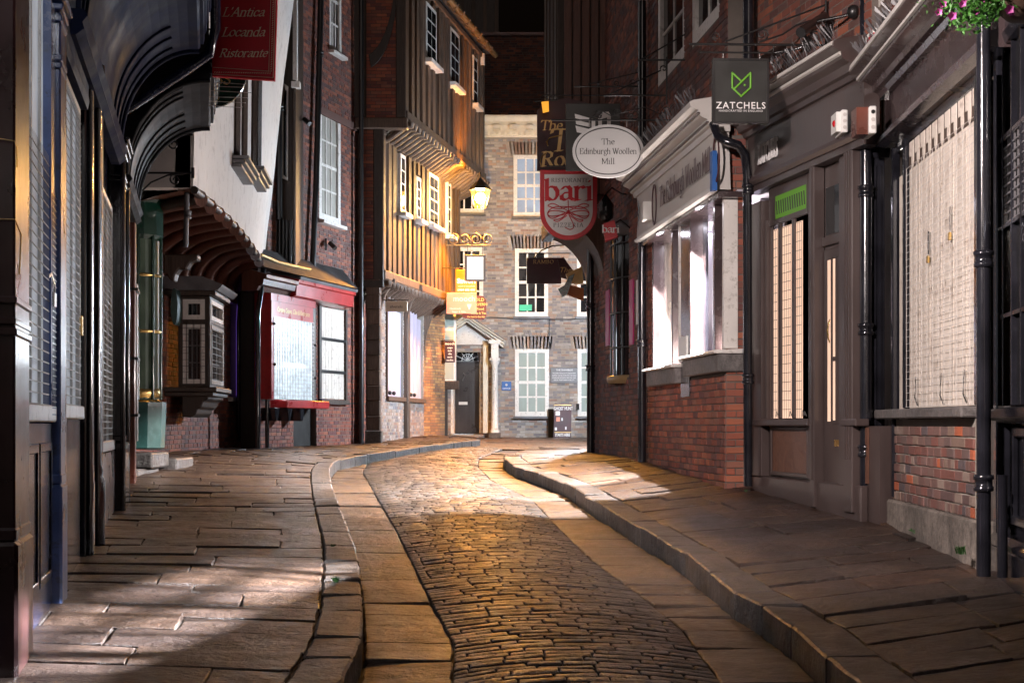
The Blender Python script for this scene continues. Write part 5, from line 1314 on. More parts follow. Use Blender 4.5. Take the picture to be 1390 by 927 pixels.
MB(g0).box(-.42, -.36, -.3, .0, .5, 2.6).build('letter_board', 'green_gloss', t)
mb = MB(g0)
for i in range(9): mb.box(-.43, -.42, -.17, -.06, 2.25-.17*i, 2.33-.17*i)
mb.build('letters', 'gold_pale', t, kind='stuff')
for (a, b, v0, v1, z0, z1) in ((-.9,.1,-.2,.25,-.75,-.55),(-.5,.35,-.2,.32,-.55,-.36),(.35,1.3,-.2,.42,-.72,-.45)): MB(g0).box(a, b, v0, v1, z0, z1).build('stone_step', 'kerb_stone', t, bevel=.02)

# ---- white gabled timber house, jettied
fw = F(-3.81, 17.0, -.09, 1.0)
LWL = 10.45
c3 = thing('gabled_house', 'leaning white plastered house jettied on curved dark timber brackets', 'building', fw.W(4, -1.2, -.5))
# leaning facade as one curved plaster sheet with thickness
def Pt(px, py, Y): return ((px-695)/FP*Y, Y, (575-py)/FP*Y)
W0 = F(0, 0, 1, 0)
cols = []
edgeN = [Pt(262, 256, 17.0), Pt(266, 100, 17.0), Pt(270, -60, 17.0), Pt(276, -400, 17)]
edgeF = [Pt(359, 367, 27.2), Pt(372, 240, 27.0), Pt(385, 110, 26.8), Pt(407, -60, 26.5)]
V = []; nn = 12
for k in range(7):
    t_ = k/6*3; i = min(2, int(t_)); s = t_-i
    a = Vector(edgeN[i]).lerp(Vector(edgeN[i+1]), s); b = Vector(edgeF[i]).lerp(Vector(edgeF[i+1]), s)
    for j in range(nn+1):
        q = j/nn; p = a.lerp(b, q); V.append((p.x+.05*math.sin(q*math.pi)*(1-k/6), -p.y, p.z+(.10*math.sin(q*math.pi) if k == 0 else 0)))
Fc = [(j+(nn+1)*k, j+1+(nn+1)*k, j+1+(nn+1)*(k+1), j+(nn+1)*(k+1)) for k in range(6) for j in range(nn)]
nV = len(V); V2 = V+[(x-.22, y, z) for x, y, z in V]; Fc2 = Fc+[tuple(nV+q for q in f) for f in Fc]
Fc2 += [(j, j+1, nV+j+1, nV+j) for j in range(nn)]+[((nn+1)*k, (nn+1)*(k+1), nV+(nn+1)*(k+1), nV+(nn+1)*k) for k in range(6)]+[(nn+(nn+1)*k, nn+(nn+1)*(k+1), nV+nn+(nn+1)*(k+1), nV+nn+(nn+1)*k) for k in range(6)]
MB(W0).add(V2, Fc2).build('plaster_front', 'plaster', c3)
MB(W0).tube([(x+.015, y, z-.02) for x, y, z in V[:nn+1]], .05, 8).build('sill_beam', 'timber_dark', c3)
fr = facing(262, 17.0)
MB(fr).box(-1.6, -.03, -.2, .0, 2.82, 7.0).build('plaster_return', 'plaster', c3)
# ground floor wall, recessed
fgw = F(-5.62, 20.0, .042, 1.0)
GL_ = 8.4
def gu(px, v=0): return fgw.off(v).u(px)
bricks(fgw, -.9, GL_, -.7, 2.4, c3, 'brick_red', holes=[(gu(312), gu(322), .5, 2.3), (gu(324), gu(333), .5, 2.3)], thick=.3, seed=51, nind=60)
MB(fgw).box(-.9, GL_, -.3, .02, 2.4, 3.3).build('lintel_wall', 'timber_dark', c3)
MB(fgw).box(gu(312), gu(317.5), -.25, -.15, .5, 2.3).build('violet_pane', 'emit_violet', c3)
MB(fgw).box(gu(317.5), gu(322), -.25, -.15, .5, 2.3).build('shutter', 'cream_paint', c3)
MB(fgw).box(gu(324), gu(333), -.2, -.12, .5, 2.3).build('shutter', 'cream_paint', c3)
wires(c3, fgw, gu(324), gu(333), .5, 2.3, -.1, .07, .06, .004, 'galv')
MB(fgw).box(gu(309), gu(334), -.2, .1, .42, .5).build('sill', 'white_paint', c3, bevel=.01)
for px in (341, 347): MB(fgw).box(gu(px-1.8), gu(px+1.8), -.2, .12, -.7, 2.8).build('post', 'timber_dark', c3, bevel=.02)
pipe(fgw, [(gu(326, .15), .15, 2.5), (gu(324, .15), .15, 1.9), (gu(324, .15), .15, -.1), (gu(326, .15), .18, -.3), (gu(330, .15), .3, -.42)], .05, c3, 'black_gloss')
# soffit and curved brackets under the jetty
sgf = []
mb = MB(W0); 
for k in range(13):
    q = k/12; e = Vector(V[:nn+1][k]) ; w = Vector(fgw.W(-.9+(GL_+.9)*q, 0, 2.45)); 
    sgf.append(((e.x, e.y, e.z), (w.x, -w.y, e.z-.55)))
VV = []
for e, w in sgf:
    for i in range(6):
        a = R(90*i/5); VV.append((w[0]+(e[0]-w[0])*(1-math.cos(a)), w[1]+(e[1]-w[1])*i/5, w[2]+(e[2]-w[2])*math.sin(a)-.0))
mb.add(VV, [(i+6*k, i+1+6*k, i+7+6*k, i+6+6*k) for k in range(12) for i in range(5)], True).build('soffit', 'timber_red', c3)
for k in range(11):
    q = (k+.6)/11.6; j = q*12; i0 = int(j); s = j-i0
    e = Vector(sgf[i0][0]).lerp(Vector(sgf[min(12, i0+1)][0]), s); w = Vector(sgf[i0][1]).lerp(Vector(sgf[min(12, i0+1)][1]), s)
    pts = [(w.x+(e.x-w.x)*(1-math.cos(R(90*i/8)))+.02, w.y+(e.y-w.y)*i/8, w.z+(e.z-w.z)*math.sin(R(90*i/8))-.06) for i in range(9)]
    MB(W0).tube(pts, [.10, .10, .095, .09, .085, .085, .09, .1, .11], 8).build('curved_bracket', 'timber_red', c3)
# big scrolled corbel near the bay
sg = SG(250, 21.6)
MB(sg.f).plate([(sg.u(x), sg.z(y)) for x, y in ((222,345),(268,345),(268,352),(258,356),(252,366),(244,364),(238,372),(236,382),(230,380),(226,372),(222,372))], -.25, .0).build('corbel', 'timber_dark', c3, bevel=.02)
# narrow framed windows
def fwu(px): return fw.off(.06).u(px)
def SP(q, k):
    j = min(nn-1e-6, q*nn); i = int(j); f_ = j-i; kk = min(5.999, k); r_ = int(kk); g = kk-r_
    def at(i_, r2): return Vector(V[i_+(nn+1)*r2])
    return at(i, r_).lerp(at(i+1, r_), f_).lerp(at(i, r_+1).lerp(at(i+1, r_+1), f_), g)
def qat(px, k):
    a_, b_ = 0., 1.
    for _ in range(30):
        m_ = (a_+b_)/2; p = SP(m_, k)
        if 695+FP*p.x/(-p.y) < px: a_ = m_
        else: b_ = m_
    return a_
def kat(px, py):
    a_, b_ = 0., 6.
    for _ in range(30):
        m_ = (a_+b_)/2; p = SP(qat(px, m_), m_)
        if 575-FP*p.z/(-p.y) > py: a_ = m_
        else: b_ = m_
    return a_
for (pa, pb, y0, y1) in ((318, 328, 218, 0), (341, 347.5, 231, 0)):
    k0 = kat((pa+pb)/2, y0); w = None
    for px in (pa, pb):
        pts = []
        for i in range(8): k = k0+(5.6-k0)*i/7; p = SP(qat(px+i*.35, k), k); pts.append((p.x+.04, p.y, p.z))
        o = MB(W0).tube(pts, .05, 4, False).build('window' if w is None else 'mullion', 'timber_dark', c3 if w is None else w); w = w or o
    for j in range(3):
        p, q_ = SP(qat(pa-2.5, k0), k0), SP(qat(pb+3, k0), k0)
        fs = F(p.x, -p.y, q_.x-p.x, p.y-q_.y); MB(fs).box(-.05, math.hypot(q_.x-p.x, q_.y-p.y)+.05, -.05, .14+.05*j, p.z-.20+.06*j, p.z-.15+.06*j).build('sill', 'lead', w, bevel=.006)
# bay window
fb_ = F(-4.80, 22.6, -.055, 1.0); fbr = facing(242, 22.6)
bw_ = 1.45; kz = 22.6/FP
by = thing('bay_window', 'small dark bay window with white casements above a stepped timber corbel', 'bay window', fb_.W(.5, -.2, (575-565)*kz))
zb, zm, zt = (575-525)*kz, (575-437)*kz, (575-402)*kz
rw = (283-242)*kz+.02
for f, w, nm in ((fbr, rw, 'return'), (fb_, bw_, 'front')):
    a0 = 0.0
    fr_ = MB(f).box(a0, a0+.07, -.1, .0, zb, zt).box(w-.07, w, -.1, .0, zb, zt).box(a0+.07, w-.07, -.1, .0, zm-.04, zm+.04).box(a0+.07, w-.07, -.1, .0, zt-.05, zt).box(a0+.07, w-.07, -.1, .0, zb, zb+.05).build('frame', 'timber_dark', by, bevel=.005)
    for (c, d, nr) in ((zb+.05, zm-.04, 3), (zm+.04, zt-.05, 1)):
        MB(f).ring([(.075,c),(w-.075,c),(w-.075,d),(.075,d)], [(.150,c+.07),(w-.150,c+.07),(w-.150,d-.07),(.150,d-.07)], -.07, .012).build('casement', 'white_paint', by)
        for i in range(3):
            for j in range(nr):
                p, q = .135+(w-.27)*i/3, .135+(w-.27)*(i+1)/3; r_, s = c+.06+(d-c-.12)*j/nr, c+.06+(d-c-.12)*(j+1)/nr
                MB(f).add([(p, -.05, r_), (q, -.05+.004*((i+j) % 2), r_), (q, -.05, s), (p, -.05, s)], [(0,1,2,3)]).build('pane', 'glass_dark', by)
        mb = MB(f)
        for i in (1, 2): u = .135+(w-.27)*i/3; mb.box(u-.01, u+.01, -.05, -.04, c+.06, d-.06)
        for j in range(1, nr): z = c+.06+(d-c-.12)*j/nr; mb.box(.135, w-.135, -.05, -.039, z-.01, z+.01)
        mb.build('lead_bars', 'lead', by, kind='stuff')
    wires(by, f, .03, w-.02, zb+.03, zm, .02, .10, .10, .003, 'iron')
MB(fb_).box(-.12, bw_+.1, -.7, .12, zb-.08, zb-.005).box(-.08, bw_+.06, -.7, .06, zb-.15, zb-.085).build('sill', 'timber_dark', by, bevel=.01)
MB(fb_).box(-.1, bw_+.1, -.7, .1, zt+.005, zt+.08).build('head', 'timber_dark', by, bevel=.008)
MB(fb_).mold(-.16, bw_+.14, [(-.7,zt+.08),(.14,zt+.08),(.2,zt+.14),(.22,zt+.17),(-.1,zt+.3),(-.7,zt+.3)]).build('roof', 'lead', by)
MB(fbr).plate([(u*kz, (575-y)*kz) for u, y in ((5,534),(41,534),(40,542),(34,545),(31,553),(26,555),(24,562),(18,566),(5,566))], -1.2, .0).build('corbel', 'timber_dark', by, bevel=.015)
sg = SG(235, 22.0)
t = thing('wall_sign', 'small oval green sign edge-on beside the bay window', 'sign', sg.loc(441))
MB(sg.f).plate(arc(sg.u(236.5), sg.z(416), 4.5*sg.k, 25*sg.k, 0, 360, 24)[:-1], -.3, 0).build('board', 'teal_paint', t)
MB(sg.f).tube([(sg.u(230), -.1, sg.z(400)), (sg.u(236), -.1, sg.z(398))], .01, 5).build('bracket', 'iron', t)

# ---- narrow dark timber house between the white gable and the brick house
c4 = thing('timber_house', 'narrow dark timber house wedged behind the white gable', 'building', SG(385, 27.4).loc(600))
sg = SG(385, 27.35)
MB(sg.f).box(sg.u(356), sg.u(401), -1.2, -.05, sg.z(372), sg.z(-60)).build('wall', 'timber_dark', c4)
for a, b in ((376, 380), (397, 402)): MB(sg.f).box(sg.u(a), sg.u(b), -.05, .06, sg.z(365), sg.z(-50)).build('post', 'timber_dark', c4, bevel=.02)
MB(sg.f).tube([(sg.u(380), .08, sg.z(100)), (sg.u(384), .1, sg.z(125)), (sg.u(378), .1, sg.z(155)), (sg.u(373), .1, sg.z(200))], .07, 8).build('curved_brace', 'timber_dark', c4)
w = MB(sg.f).ring([(sg.u(383),sg.z(242)),(sg.u(391),sg.z(246)),(sg.u(391),sg.z(118)),(sg.u(383),sg.z(112))], [(sg.u(384.5),sg.z(238)),(sg.u(389.5),sg.z(242)),(sg.u(389.5),sg.z(124)),(sg.u(384.5),sg.z(120))], -.05, .03).build('window', 'white_paint', c4)
MB(sg.f).box(sg.u(384.4), sg.u(389.6), -.045, -.02, sg.z(240), sg.z(122)).build('pane', 'glass_dark', w)
w = MB(sg.f).box(sg.u(398.5), sg.u(404), -.05, .09, sg.z(110), sg.z(-30)).build('window', 'white_paint', c4)
MB(sg.f).box(sg.u(397), sg.u(408), -.05, .14, sg.z(121), sg.z(113)).build('sill', 'white_paint', c4)
pipe(sg.f, [(sg.u(381), .16, sg.z(150)), (sg.u(381), .16, sg.z(300))], .06, c4, 'iron', collars=[(sg.u(381), .16, sg.z(150))])
for i in range(5): 
    x = 372+5*i; MB(sg.f).tube([(sg.u(x+4), .1, sg.z(300)), (sg.u(x+3), .12, sg.z(345+3*i)), (sg.u(x-1), .14, sg.z(356+2*i)), (sg.u(x-8), .16, sg.z(362))], .035, 6).build('service_pipe', 'iron', c4)

# ---- brick house with the red shop front
fr_ = two(350, 26.5, 475, 30.7)
uu = fr_.off(.05).u
c5 = thing('brick_house', 'dark brick house with white sash windows and a red ground floor shop front', 'building', fr_.W(2, -.2, -.5))
e1 = fr_.u(497)
MB(fr_).box(-.1, uu(398), -.3, .0, -.8, 3.0).build('wall', 'room_dark', c5)
bricks(fr_, .0, e1, -.75, .45, c5, 'brick_red', holes=[(uu(401), uu(432), -.8, .5)], thick=.25, seed=61)
bricks(fr_, uu(432), e1, .45, 2.7, c5, 'brick_red', holes=[(uu(436), uu(470), .5, 2.4)], thick=.25, seed=62)
wz = (uu(436), uu(465), fr_.z(447, 303), fr_.z(447, 152)); wz2 = (uu(450), uu(466), fr_.z(456, 74), fr_.z(456, 74)+2.2)
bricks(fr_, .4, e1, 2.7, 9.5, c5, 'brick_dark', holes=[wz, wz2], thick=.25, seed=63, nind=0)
sash(fr_, *wz, c5, cols=3, rows=4, v=-.02, fw=.13, bw=.035, back='curtain', pane='curtain', label=None)
sash(fr_, *wz2, c5, cols=3, rows=4, v=-.02, fw=.1, bw=.035)
MB(fr_).mold(uu(436), e1, [(0,6.35),(.05,6.35),(.06,6.5),(0,6.5)]).build('string_course', 'brick_course', c5)
# lower left: dark door
MB(fr_).box(uu(401), uu(432), -.25, -.1, -.6, .45).build('recess', 'room_dark', c5)
# red window bay
ra, rb_ = uu(370, ), uu(429)
za, zb_ = .45, 2.25
bay = MB(fr_).box(ra, rb_, -.2, .35, .30, .45).build('bay_frame', 'red_paint', c5, bevel=.012, label='red painted display window frame')
u35 = fr_.off(.35).u
ra, rb_ = u35(370), u35(426)
MB(fr_).box(ra-.04, ra+.06, .0, .35, .452, 2.278).build('side_panel', 'red_paint', bay)
MB(fr_).box(rb_-.02, rb_+.12, .0, .34, .452, 2.278).build('side_panel', 'timber_dark', bay)
MB(fr_).box(uu(352), ra-.04, .0, .1, .3, 2.42).build('side_panel', 'dark_red', bay)
MB(fr_).add([(ra+.06, .33, .46), (rb_-.02, .33, .46), (rb_-.02, .33, 1.98), (ra+.06, .33, 1.98)], [(0,1,2,3)]).build('lit_window', 'emit_cool', bay)
MB(fr_).box(ra+.06, rb_-.02, .30, .345, 1.98, 2.277).build('name_strip', 'red_paint', bay)
sans(MB(fr_), 'Cantina Grano, Cibo & Ristorante', (ra+rb_)/2, 2.09, .13, .352, shear=.2, xs=.8).build('lettering', 'gold', bay)
wires(c5, fr_, ra+.06, rb_-.02, .46, 1.98, .355, .07, .075, .004, 'galv')
for u, z in ((ra+.03, 1.85), (ra+.05, 1.1), (rb_+.03, 1.55), (rb_+.03, .9)): MB(fr_).ball(u, .37, z, .03, 8).build('clip', 'iron', c5)
for i in range(3): MB(fr_).plate([(ra+.2+.55*i, .3), (ra+.42+.55*i, .3), (ra+.34+.55*i, .05), (ra+.25+.55*i, .05)], .0, .3).build('console', 'black_gloss', c5, bevel=.01)
MB(fr_).box(ra-.04, rb_+.12, .0, .34, 2.28, 2.415).build('bay_head', 'red_paint', bay)
# canopies
MB(fr_).mold(u35(352), u35(396), [(0,2.42),(.3,2.42),(.34,2.5),(.42,2.52),(.44,2.62),(.5,2.64),(.5,2.7),(0,2.85)]).build('canopy', 'timber_red', c5)
MB(fr_).mold(u35(396), u35(474), [(0,2.42),(.36,2.42),(.44,2.44),(.46,2.66),(.5,2.68),(.5,2.74),(0,2.86)]).build('red_canopy', 'red_paint', c5, label='bright red canopy board')
MB(fr_).mold(u35(398), u35(476), [(0,2.745),(.5,2.745),(.52,2.80),(0,2.9)]).build('canopy_capping', 'lead', c5)
MB(fr_).mold(u35(352), u35(480), [(0,2.87),(.45,2.84),(.1,3.25),(0,3.25)]).build('lead_roof', 'slate_roof', c5)
MB(fr_).tube([(u35(358), .3, 3.08), (u35(380), .32, 3.02), (u35(400), .32, 3.02), (u35(424), .3, 3.03)], .03, 6).build('yellow_hose', 'gold', c5)
# shuttered window
for i in range(4):
    a, b = uu(437)+(uu(470)-uu(437))*i/4, uu(437)+(uu(470)-uu(437))*(i+1)/4
    MB(fr_).box(a+.006, b-.006, -.04, .0, .5, 2.4).build('shutter_board', 'cream_paint', c5, bevel=.004)
for a_, b_ in ((434, 437), (470, 472)): MB(fr_).box(uu(a_), uu(b_), -.1, .05, .45, 2.42).build('window_post', 'timber_dark', c5)
wires(c5, fr_, uu(437), uu(470), .5, 2.4, .01, .14, .09, .0018, 'cream_paint')
for z in (1.05, 1.72): 
    MB(fr_).box(uu(435), uu(472), .02, .04, z, z+.06).build('shutter_bar', 'iron', c5)
MB(fr_).box(uu(434), uu(472), -.1, .1, .40, .5).build('sill', 'timber_dark', c5)
pipe(fr_, [(uu(432), .12, 9.0), (uu(425), .12, 4.9), (uu(420), .12, 3.1)], .06, c5, 'iron', collars=[(uu(430), .12, 7.5)])
u_p = fr_.off(.3).u
pipe(fr_, [(u_p(358), .3, 2.9), (u_p(352), .32, 2.3), (u_p(350), .3, 2.0), (u_p(350), .3, -.45)], .05, c5, 'black_gloss')
pipe(fr_, [(uu(356), .15, 2.3), (uu(356), .15, -.45)], .04, c5, 'black_gloss')
pipe(fr_, [(uu(488), .1, 9.5), (uu(488), .1, -.45)], .05, c5, 'iron')
for (px, py) in ((448, 330), (413, 162)):
    sg = SG(px, fr_.Y(px)-.3); o = MB(sg.f).tube([(0, 0, sg.z(py)), (.12, .1, sg.z(py+8))], .05, 8).tube([(-.08, 0, sg.z(py-6)), (-.08, 0, sg.z(py+10))], .02, 6).build('wall_bracket', 'iron', c5)
# ================================================================== THE TIMBER HOUSE AT THE BEND
c6 = thing('timber_framed_house', 'three-storey timber-framed house with two jettied floors of close studding', 'building', two(515, 31.5, 575, 36).W(2, -.3, -.45))
fg, fm, fu = two(517, 31.5, 575, 36.0), two(518, 31.0, 622, 37.9), two(548, 31.0, 655, 38.8)
EG, EM, EU = fg.u(575), fm.u(622), fu.u(655)
# ground floor
gh = [(fg.u(524), fg.u(547), .62, 2.85), (fg.u(553), fg.u(574), .62, 2.85)]
bricks(fg, -.0, EG, -.7, 3.1, c6, 'brick_buff', holes=gh, thick=.25, seed=71, mortar='mortar_pale')
for (a, b, z0, z1) in gh:
    n = 4
    for i in range(n):
        p, q = a+(b-a)*i/n, a+(b-a)*(i+1)/n
        MB(fg).plate([(p+.01, z0), (q-.01, z0), (q-.01, z1-.25*((i+.5-n/2)/(n/2))**2-.1), (p+.01, z1-.25*((i+.5-n/2)/(n/2))**2-.1)], -.1, -.05).build('shutter_board', 'lilac_board', c6)
    MB(fg).box(a-.05, b+.05, -.1, .08, z0-.1, z0).build('sill', 'timber', c6)
    MB(fg).box(a-.08, a, -.1, .05, z0, z1+.1).build('window_post', 'timber', c6)
    for u in (a+.3, a+.7): MB(fg).ball(u, .02, z0+.08, .05, 6).build('bolt', 'iron', c6)
fp1 = facing(497, 30.9)
kp = 30.9/FP
mb = MB(fp1)
for i in range(10):
    z0, z1 = (575-585)*kp+(3.3/10)*i, (575-585)*kp+(3.3/10)*(i+1); q = random.Random(i); w = q.uniform(-.012, .012)
    mb.box(0+w, .31+w*.5, -.3, .0+w, z0, z1)
mb.build('corner_post', 'timber', c6, bevel=.02, kind='stuff')
MB(fp1).box(-.02, .34, -.34, .03, -.6, (575-584)*kp).build('post_plinth', 'cement', c6, bevel=.02)
for (px0, px1, y0, y1, Yb) in ((517, 537, 440, 388, 31.6), (552, 574, 460, 396, 33.8), (576, 612, 490, 408, 36.4)):
    sg = SG(px0, Yb); pts = [(px0+(px1-px0)*(1-math.cos(R(a))), y0-(y0-y1)*math.sin(R(a))) for a in range(0, 91, 10)]
    MB(sg.f).plate([(sg.u(x), sg.z(y)) for x, y in pts]+[(sg.u(px1), sg.z(y1-9)), (sg.u(px0-2), sg.z(y1-9)), (sg.u(px0-2), sg.z(y0))], -.12, .1).build('curved_brace', 'timber', c6, bevel=.01)
for px in (549,): MB(fg).box(fg.u(px)-.12, fg.u(px)+.12, -.1, .12, -.6, 3.1).build('post', 'timber', c6, bevel=.02)
def storey(f, E, z0, z1, nst, seed, wins, thick=1.6):
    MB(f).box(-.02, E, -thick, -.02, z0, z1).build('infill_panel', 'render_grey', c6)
    q = random.Random(seed)
    wr = []
    for (pa, pb, ya, yb, tp) in wins:
        a, b = f.u(pa), f.u(pb); z_a, z_b = f.z(pb, yb), f.z(pb, ya); wr.append((a, b, z_a, z_b))
        w = MB(f).box(a, b, -.02, .05, z_a, z_b).build('window', 'white_paint', c6)
        cc = 2 if tp else 1
        for i in range(cc):
            for j in range(4):
                p, r_ = a+.07+(b-a-.14)*i/cc, a+.07+(b-a-.14)*(i+1)/cc; s, t_ = z_a+.07+(z_b-z_a-.14)*j/4, z_a+.07+(z_b-z_a-.14)*(j+1)/4
                MB(f).box(p+.02, r_-.02, .04, .055, s+.02, t_-.02).build('pane', 'glass_dark', w)
        MB(f).box(a-.08, b+.1, -.02, .2, z_a-.09, z_a).build('sill', 'white_paint', w)
    for i in range(nst):
        u = .08+(E-.16)*i/(nst-1)+q.uniform(-.04, .04); w = q.uniform(.085, .13); seg = [(z0+.2, z1-.15)]
        for (a, b, c, d) in wr:
            if a-.1 < u < b+.1: seg = [(z0+.2, c-.1), (d+.05, z1-.15)]
        for (c, d) in seg:
            if d-c > .1: MB(f).add([(u-w, -.02, c), (u+w, -.02, c), (u+w, .05, c), (u-w, .05, c), (u-w+q.uniform(-.05, .05), -.02, d), (u+w+.01, -.02, d), (u+w+.01, .05, d), (u-w+.01, .05, d)], [(0,1,2,3),(7,6,5,4),(0,4,5,1),(1,5,6,2),(2,6,7,3),(3,7,4,0)]).build('stud', 'timber', c6)
    MB(f).box(-.02, E+.05, -.2, .10, z0, z0+.2).build('sill_beam', 'timber', c6, bevel=.02)
    MB(f).box(-.02, E+.05, -.2, .07, z1-.15, z1).build('top_beam', 'timber', c6, bevel=.02)
    nj = int(E/.30)
    for i in range(nj):
        u = .15+(E-.2)*i/(nj-1)
        MB(f).tube([(u, -.65, z0-.50), (u, -.35, z0-.36), (u, -.12, z0-.2), (u, .02, z0-.10), (u, .13, z0-.10), (u, .16, z0-.03)], [.06, .07, .075, .08, .085, .06], 7).build('joist_end', 'timber', c6)
    MB(f).add([(0, -.75, z0-.5), (E, -.75, z0-.5), (E, .0, z0-.02), (0, .0, z0-.02)], [(0,1,2,3)]).build('soffit', 'timber_pale', c6)
    return wr
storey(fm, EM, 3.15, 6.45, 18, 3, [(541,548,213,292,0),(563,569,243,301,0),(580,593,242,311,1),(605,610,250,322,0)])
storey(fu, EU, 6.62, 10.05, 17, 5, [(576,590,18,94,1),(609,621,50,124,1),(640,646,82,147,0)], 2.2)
# gutter and eaves
MB(fu).tube([(-.3, .28, 10.12), (EU+.35, .28, 10.12)], .085, 10).build('gutter', 'gutter_paint', c6)
for i in range(12): MB(fu).tube([(.2+EU*i/12, .05, 10.2), (.2+EU*i/12, .30, 10.02), (.2+EU*i/12, .38, 10.13)], .03, 6).build('rafter_foot', 'timber', c6)
MB(fu).mold(-.3, EU+.3, [(-2.4,10.15),(.25,10.15),(.2,10.25),(-2.4,12.0)]).build('roof', 'slate_roof', c6)
MB(fu).box(EU-.35, EU-.25, .0, .12, 9.7, 10.0).build('bracket', 'white_paint', c6)
# returns that face down the street
fr1 = facing(490, 30.95); k31 = 30.95/FP
bricks(fr1, .0, .27, 3.0, 6.45, c6, 'brick_red', thick=.2, header=False, seed=81, mortar='mortar_dark')
MB(fr1).box(.27, .5, -.2, .03, 3.0, 6.45).build('corner_post', 'timber_dark', c6, bevel=.02)
MB(fr1).box(-.12, 1.02, -.2, .10, 6.40, 6.64).build('cross_beam', 'timber', c6, bevel=.02)
MB(fr1).box(-.1, .5, -.2, .06, 2.95, 3.12).build('cross_beam', 'timber_dark', c6, bevel=.02)
bricks(fr1, .1, .80, 6.64, 11, c6, 'brick_red', thick=.2, header=False, seed=82, mortar='mortar_dark', v=-.01)
MB(fr1).box(.76, .98, -.3, .05, 6.64, 12).build('corner_post', 'timber_dark', c6, bevel=.02)
MB(fr1).box(-.2, .12, -.3, .05, 6.64, 12).build('corner_post', 'timber_dark', c6, bevel=.02)
MB(fr1).box(-.2, 1.0, -.3, .0, 9.7, 12).build('gable_wall', 'timber_dark', c6)
pa = [(.1+.7*math.sin(R(a)), 7.7+1.9*(1-math.cos(R(a)))) for a in range(10, 91, 8)]
MB(fr1).plate(pa+[(u-.05, z+.28) for u, z in reversed(pa)], .0, .07).build('curved_brace', 'timber_dark', c6, bevel=.01)
bricks(facing(470, 31.1), -.1, .34, -.7, 9.0, c6, 'brick_dark', thick=.2, seed=83, v=-.02)
pipe(facing(491, 30.9), [(0, .1, 9.5), (0, .1, -.45)], .05, c6, 'iron')
# ---- orange brick return and white oriel beyond
fo = two(574, 36.3, 604, 37.2)
c7 = thing('brick_house', 'brick house end wall glowing orange beside the doorway, with white oriel window', 'building', fo.W(.2, -.2, -.4))
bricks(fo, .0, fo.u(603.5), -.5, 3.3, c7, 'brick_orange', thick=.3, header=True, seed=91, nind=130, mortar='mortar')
for i in range(4): bricks(fo, fo.u(603.5)-.06 if i % 2 else fo.u(603.5)-.03, fo.u(603.5)+.02, 10, 10.01, c7, 'brick_orange', slab=False)
sg = SG(601, 37.5)
w = MB(sg.f).box(.0, .34, -.5, .0, sg.z(519), sg.z(412)).build('oriel', 'white_paint', c7, bevel=.01)
for j in range(3):
    z0 = sg.z(515)+j*.68; MB(sg.f).box(.06, .29, .0, .01, z0, z0+.6).build('pane', 'pane_pale', w)
MB(sg.f).mold(-.1, .42, [(-.5,sg.z(528)),(.0,sg.z(528)),(.1,sg.z(520)),(.12,sg.z(517)),(-.5,sg.z(517))]).build('oriel_base', 'timber', c7)
MB(sg.f).box(-.05, .12, -.4, -.1, -.5, sg.z(528)).build('door_post', 'timber_dark', c7)

# ================================================================== FAR HOUSE
kf = 40/FP
ff = facing(600, 40)
X = lambda px: (px-600)*kf
Z = lambda py: (575-py)*kf
c8 = thing('town_house', 'pale brick town house with white sash windows closing the street', 'building', ff.W(3, -.3, -.45))
wins = [(X(699), X(745), Z(565), Z(474)), (X(699), X(744), Z(430), Z(338)), (X(697), X(742), Z(295), Z(211)), (X(784), X(830), Z(565), Z(474)), (X(783), X(829), Z(430), Z(338)), (X(614), X(656), Z(420), Z(336)), (X(614), X(657), Z(290), Z(205)), (X(783), X(829), Z(295), Z(211))]
door = (X(612), X(652), Z(590), Z(478))
H_ = .0745
bricks(ff, -.6, 6.2, Z(600)-.2, Z(187), c8, 'brick_buff', holes=wins+[door], thick=.25, H=H_, L=.23, seed=101, nind=220, mortar='mortar_pale')
for i, w in enumerate(wins): sash(ff, *w, c8, cols=3, rows=4, v=.02, fw=.11, bw=.045, back=None, pane='pane_pale' if i in (0, 3) else ('pane_blue' if i == 2 else 'glass_dark'), sillmat='lead')
for (a, b, c, d) in wins[:6]:      # gauged brick arches standing on end
    n = 13
    for i in range(n):
        u = a-.1+(b-a+.2)*(i+.5)/n; t_ = (i-n/2)*.012
        MB(ff).plate([(u-.066+t_*.5, d+.01), (u+.062+t_*.5, d+.01), (u+.074+t_*1.2, d+.36), (u-.078+t_*1.2, d+.36)], .008, .019).build('arch_brick', 'brick_buff', c8)
MB(ff).box(X(705), X(722), .05, .065, Z(422), Z(414)).build('green_sticker', 'sticker_green', c8)
# cornice with dentils
MB(ff).mold(-.6, 6.2, [(-.2,Z(187)),(.06,Z(187)),(.08,Z(184)),(.1,Z(181)),(.12,Z(172)),(.3,Z(168)),(.34,Z(163)),(.34,Z(160)),(-.2,Z(158))]).build('cornice', 'cornice_paint', c8)
for i in range(42): MB(ff).box(-.5+.155*i, -.5+.155*i+.08, .1, .17, Z(184.5), Z(181)).build('dentil', 'cornice_paint', c8)
for i in range(14): MB(ff).box(-.4+.46*i, -.4+.46*i+.20, .11, .30, Z(178), Z(172.5)).build('modillion', 'cornice_paint', c8)
MB(ff).tube([(X(640), .05, Z(433)), (X(665), .05, Z(431)), (X(700), .06, Z(433)), (X(770), .06, Z(434)), (X(800), .06, Z(432))], .015, 5).tube([(X(745.5), .05, Z(433)), (X(745.5), .05, Z(474))], .012, 5).build('cable', 'iron', c8)
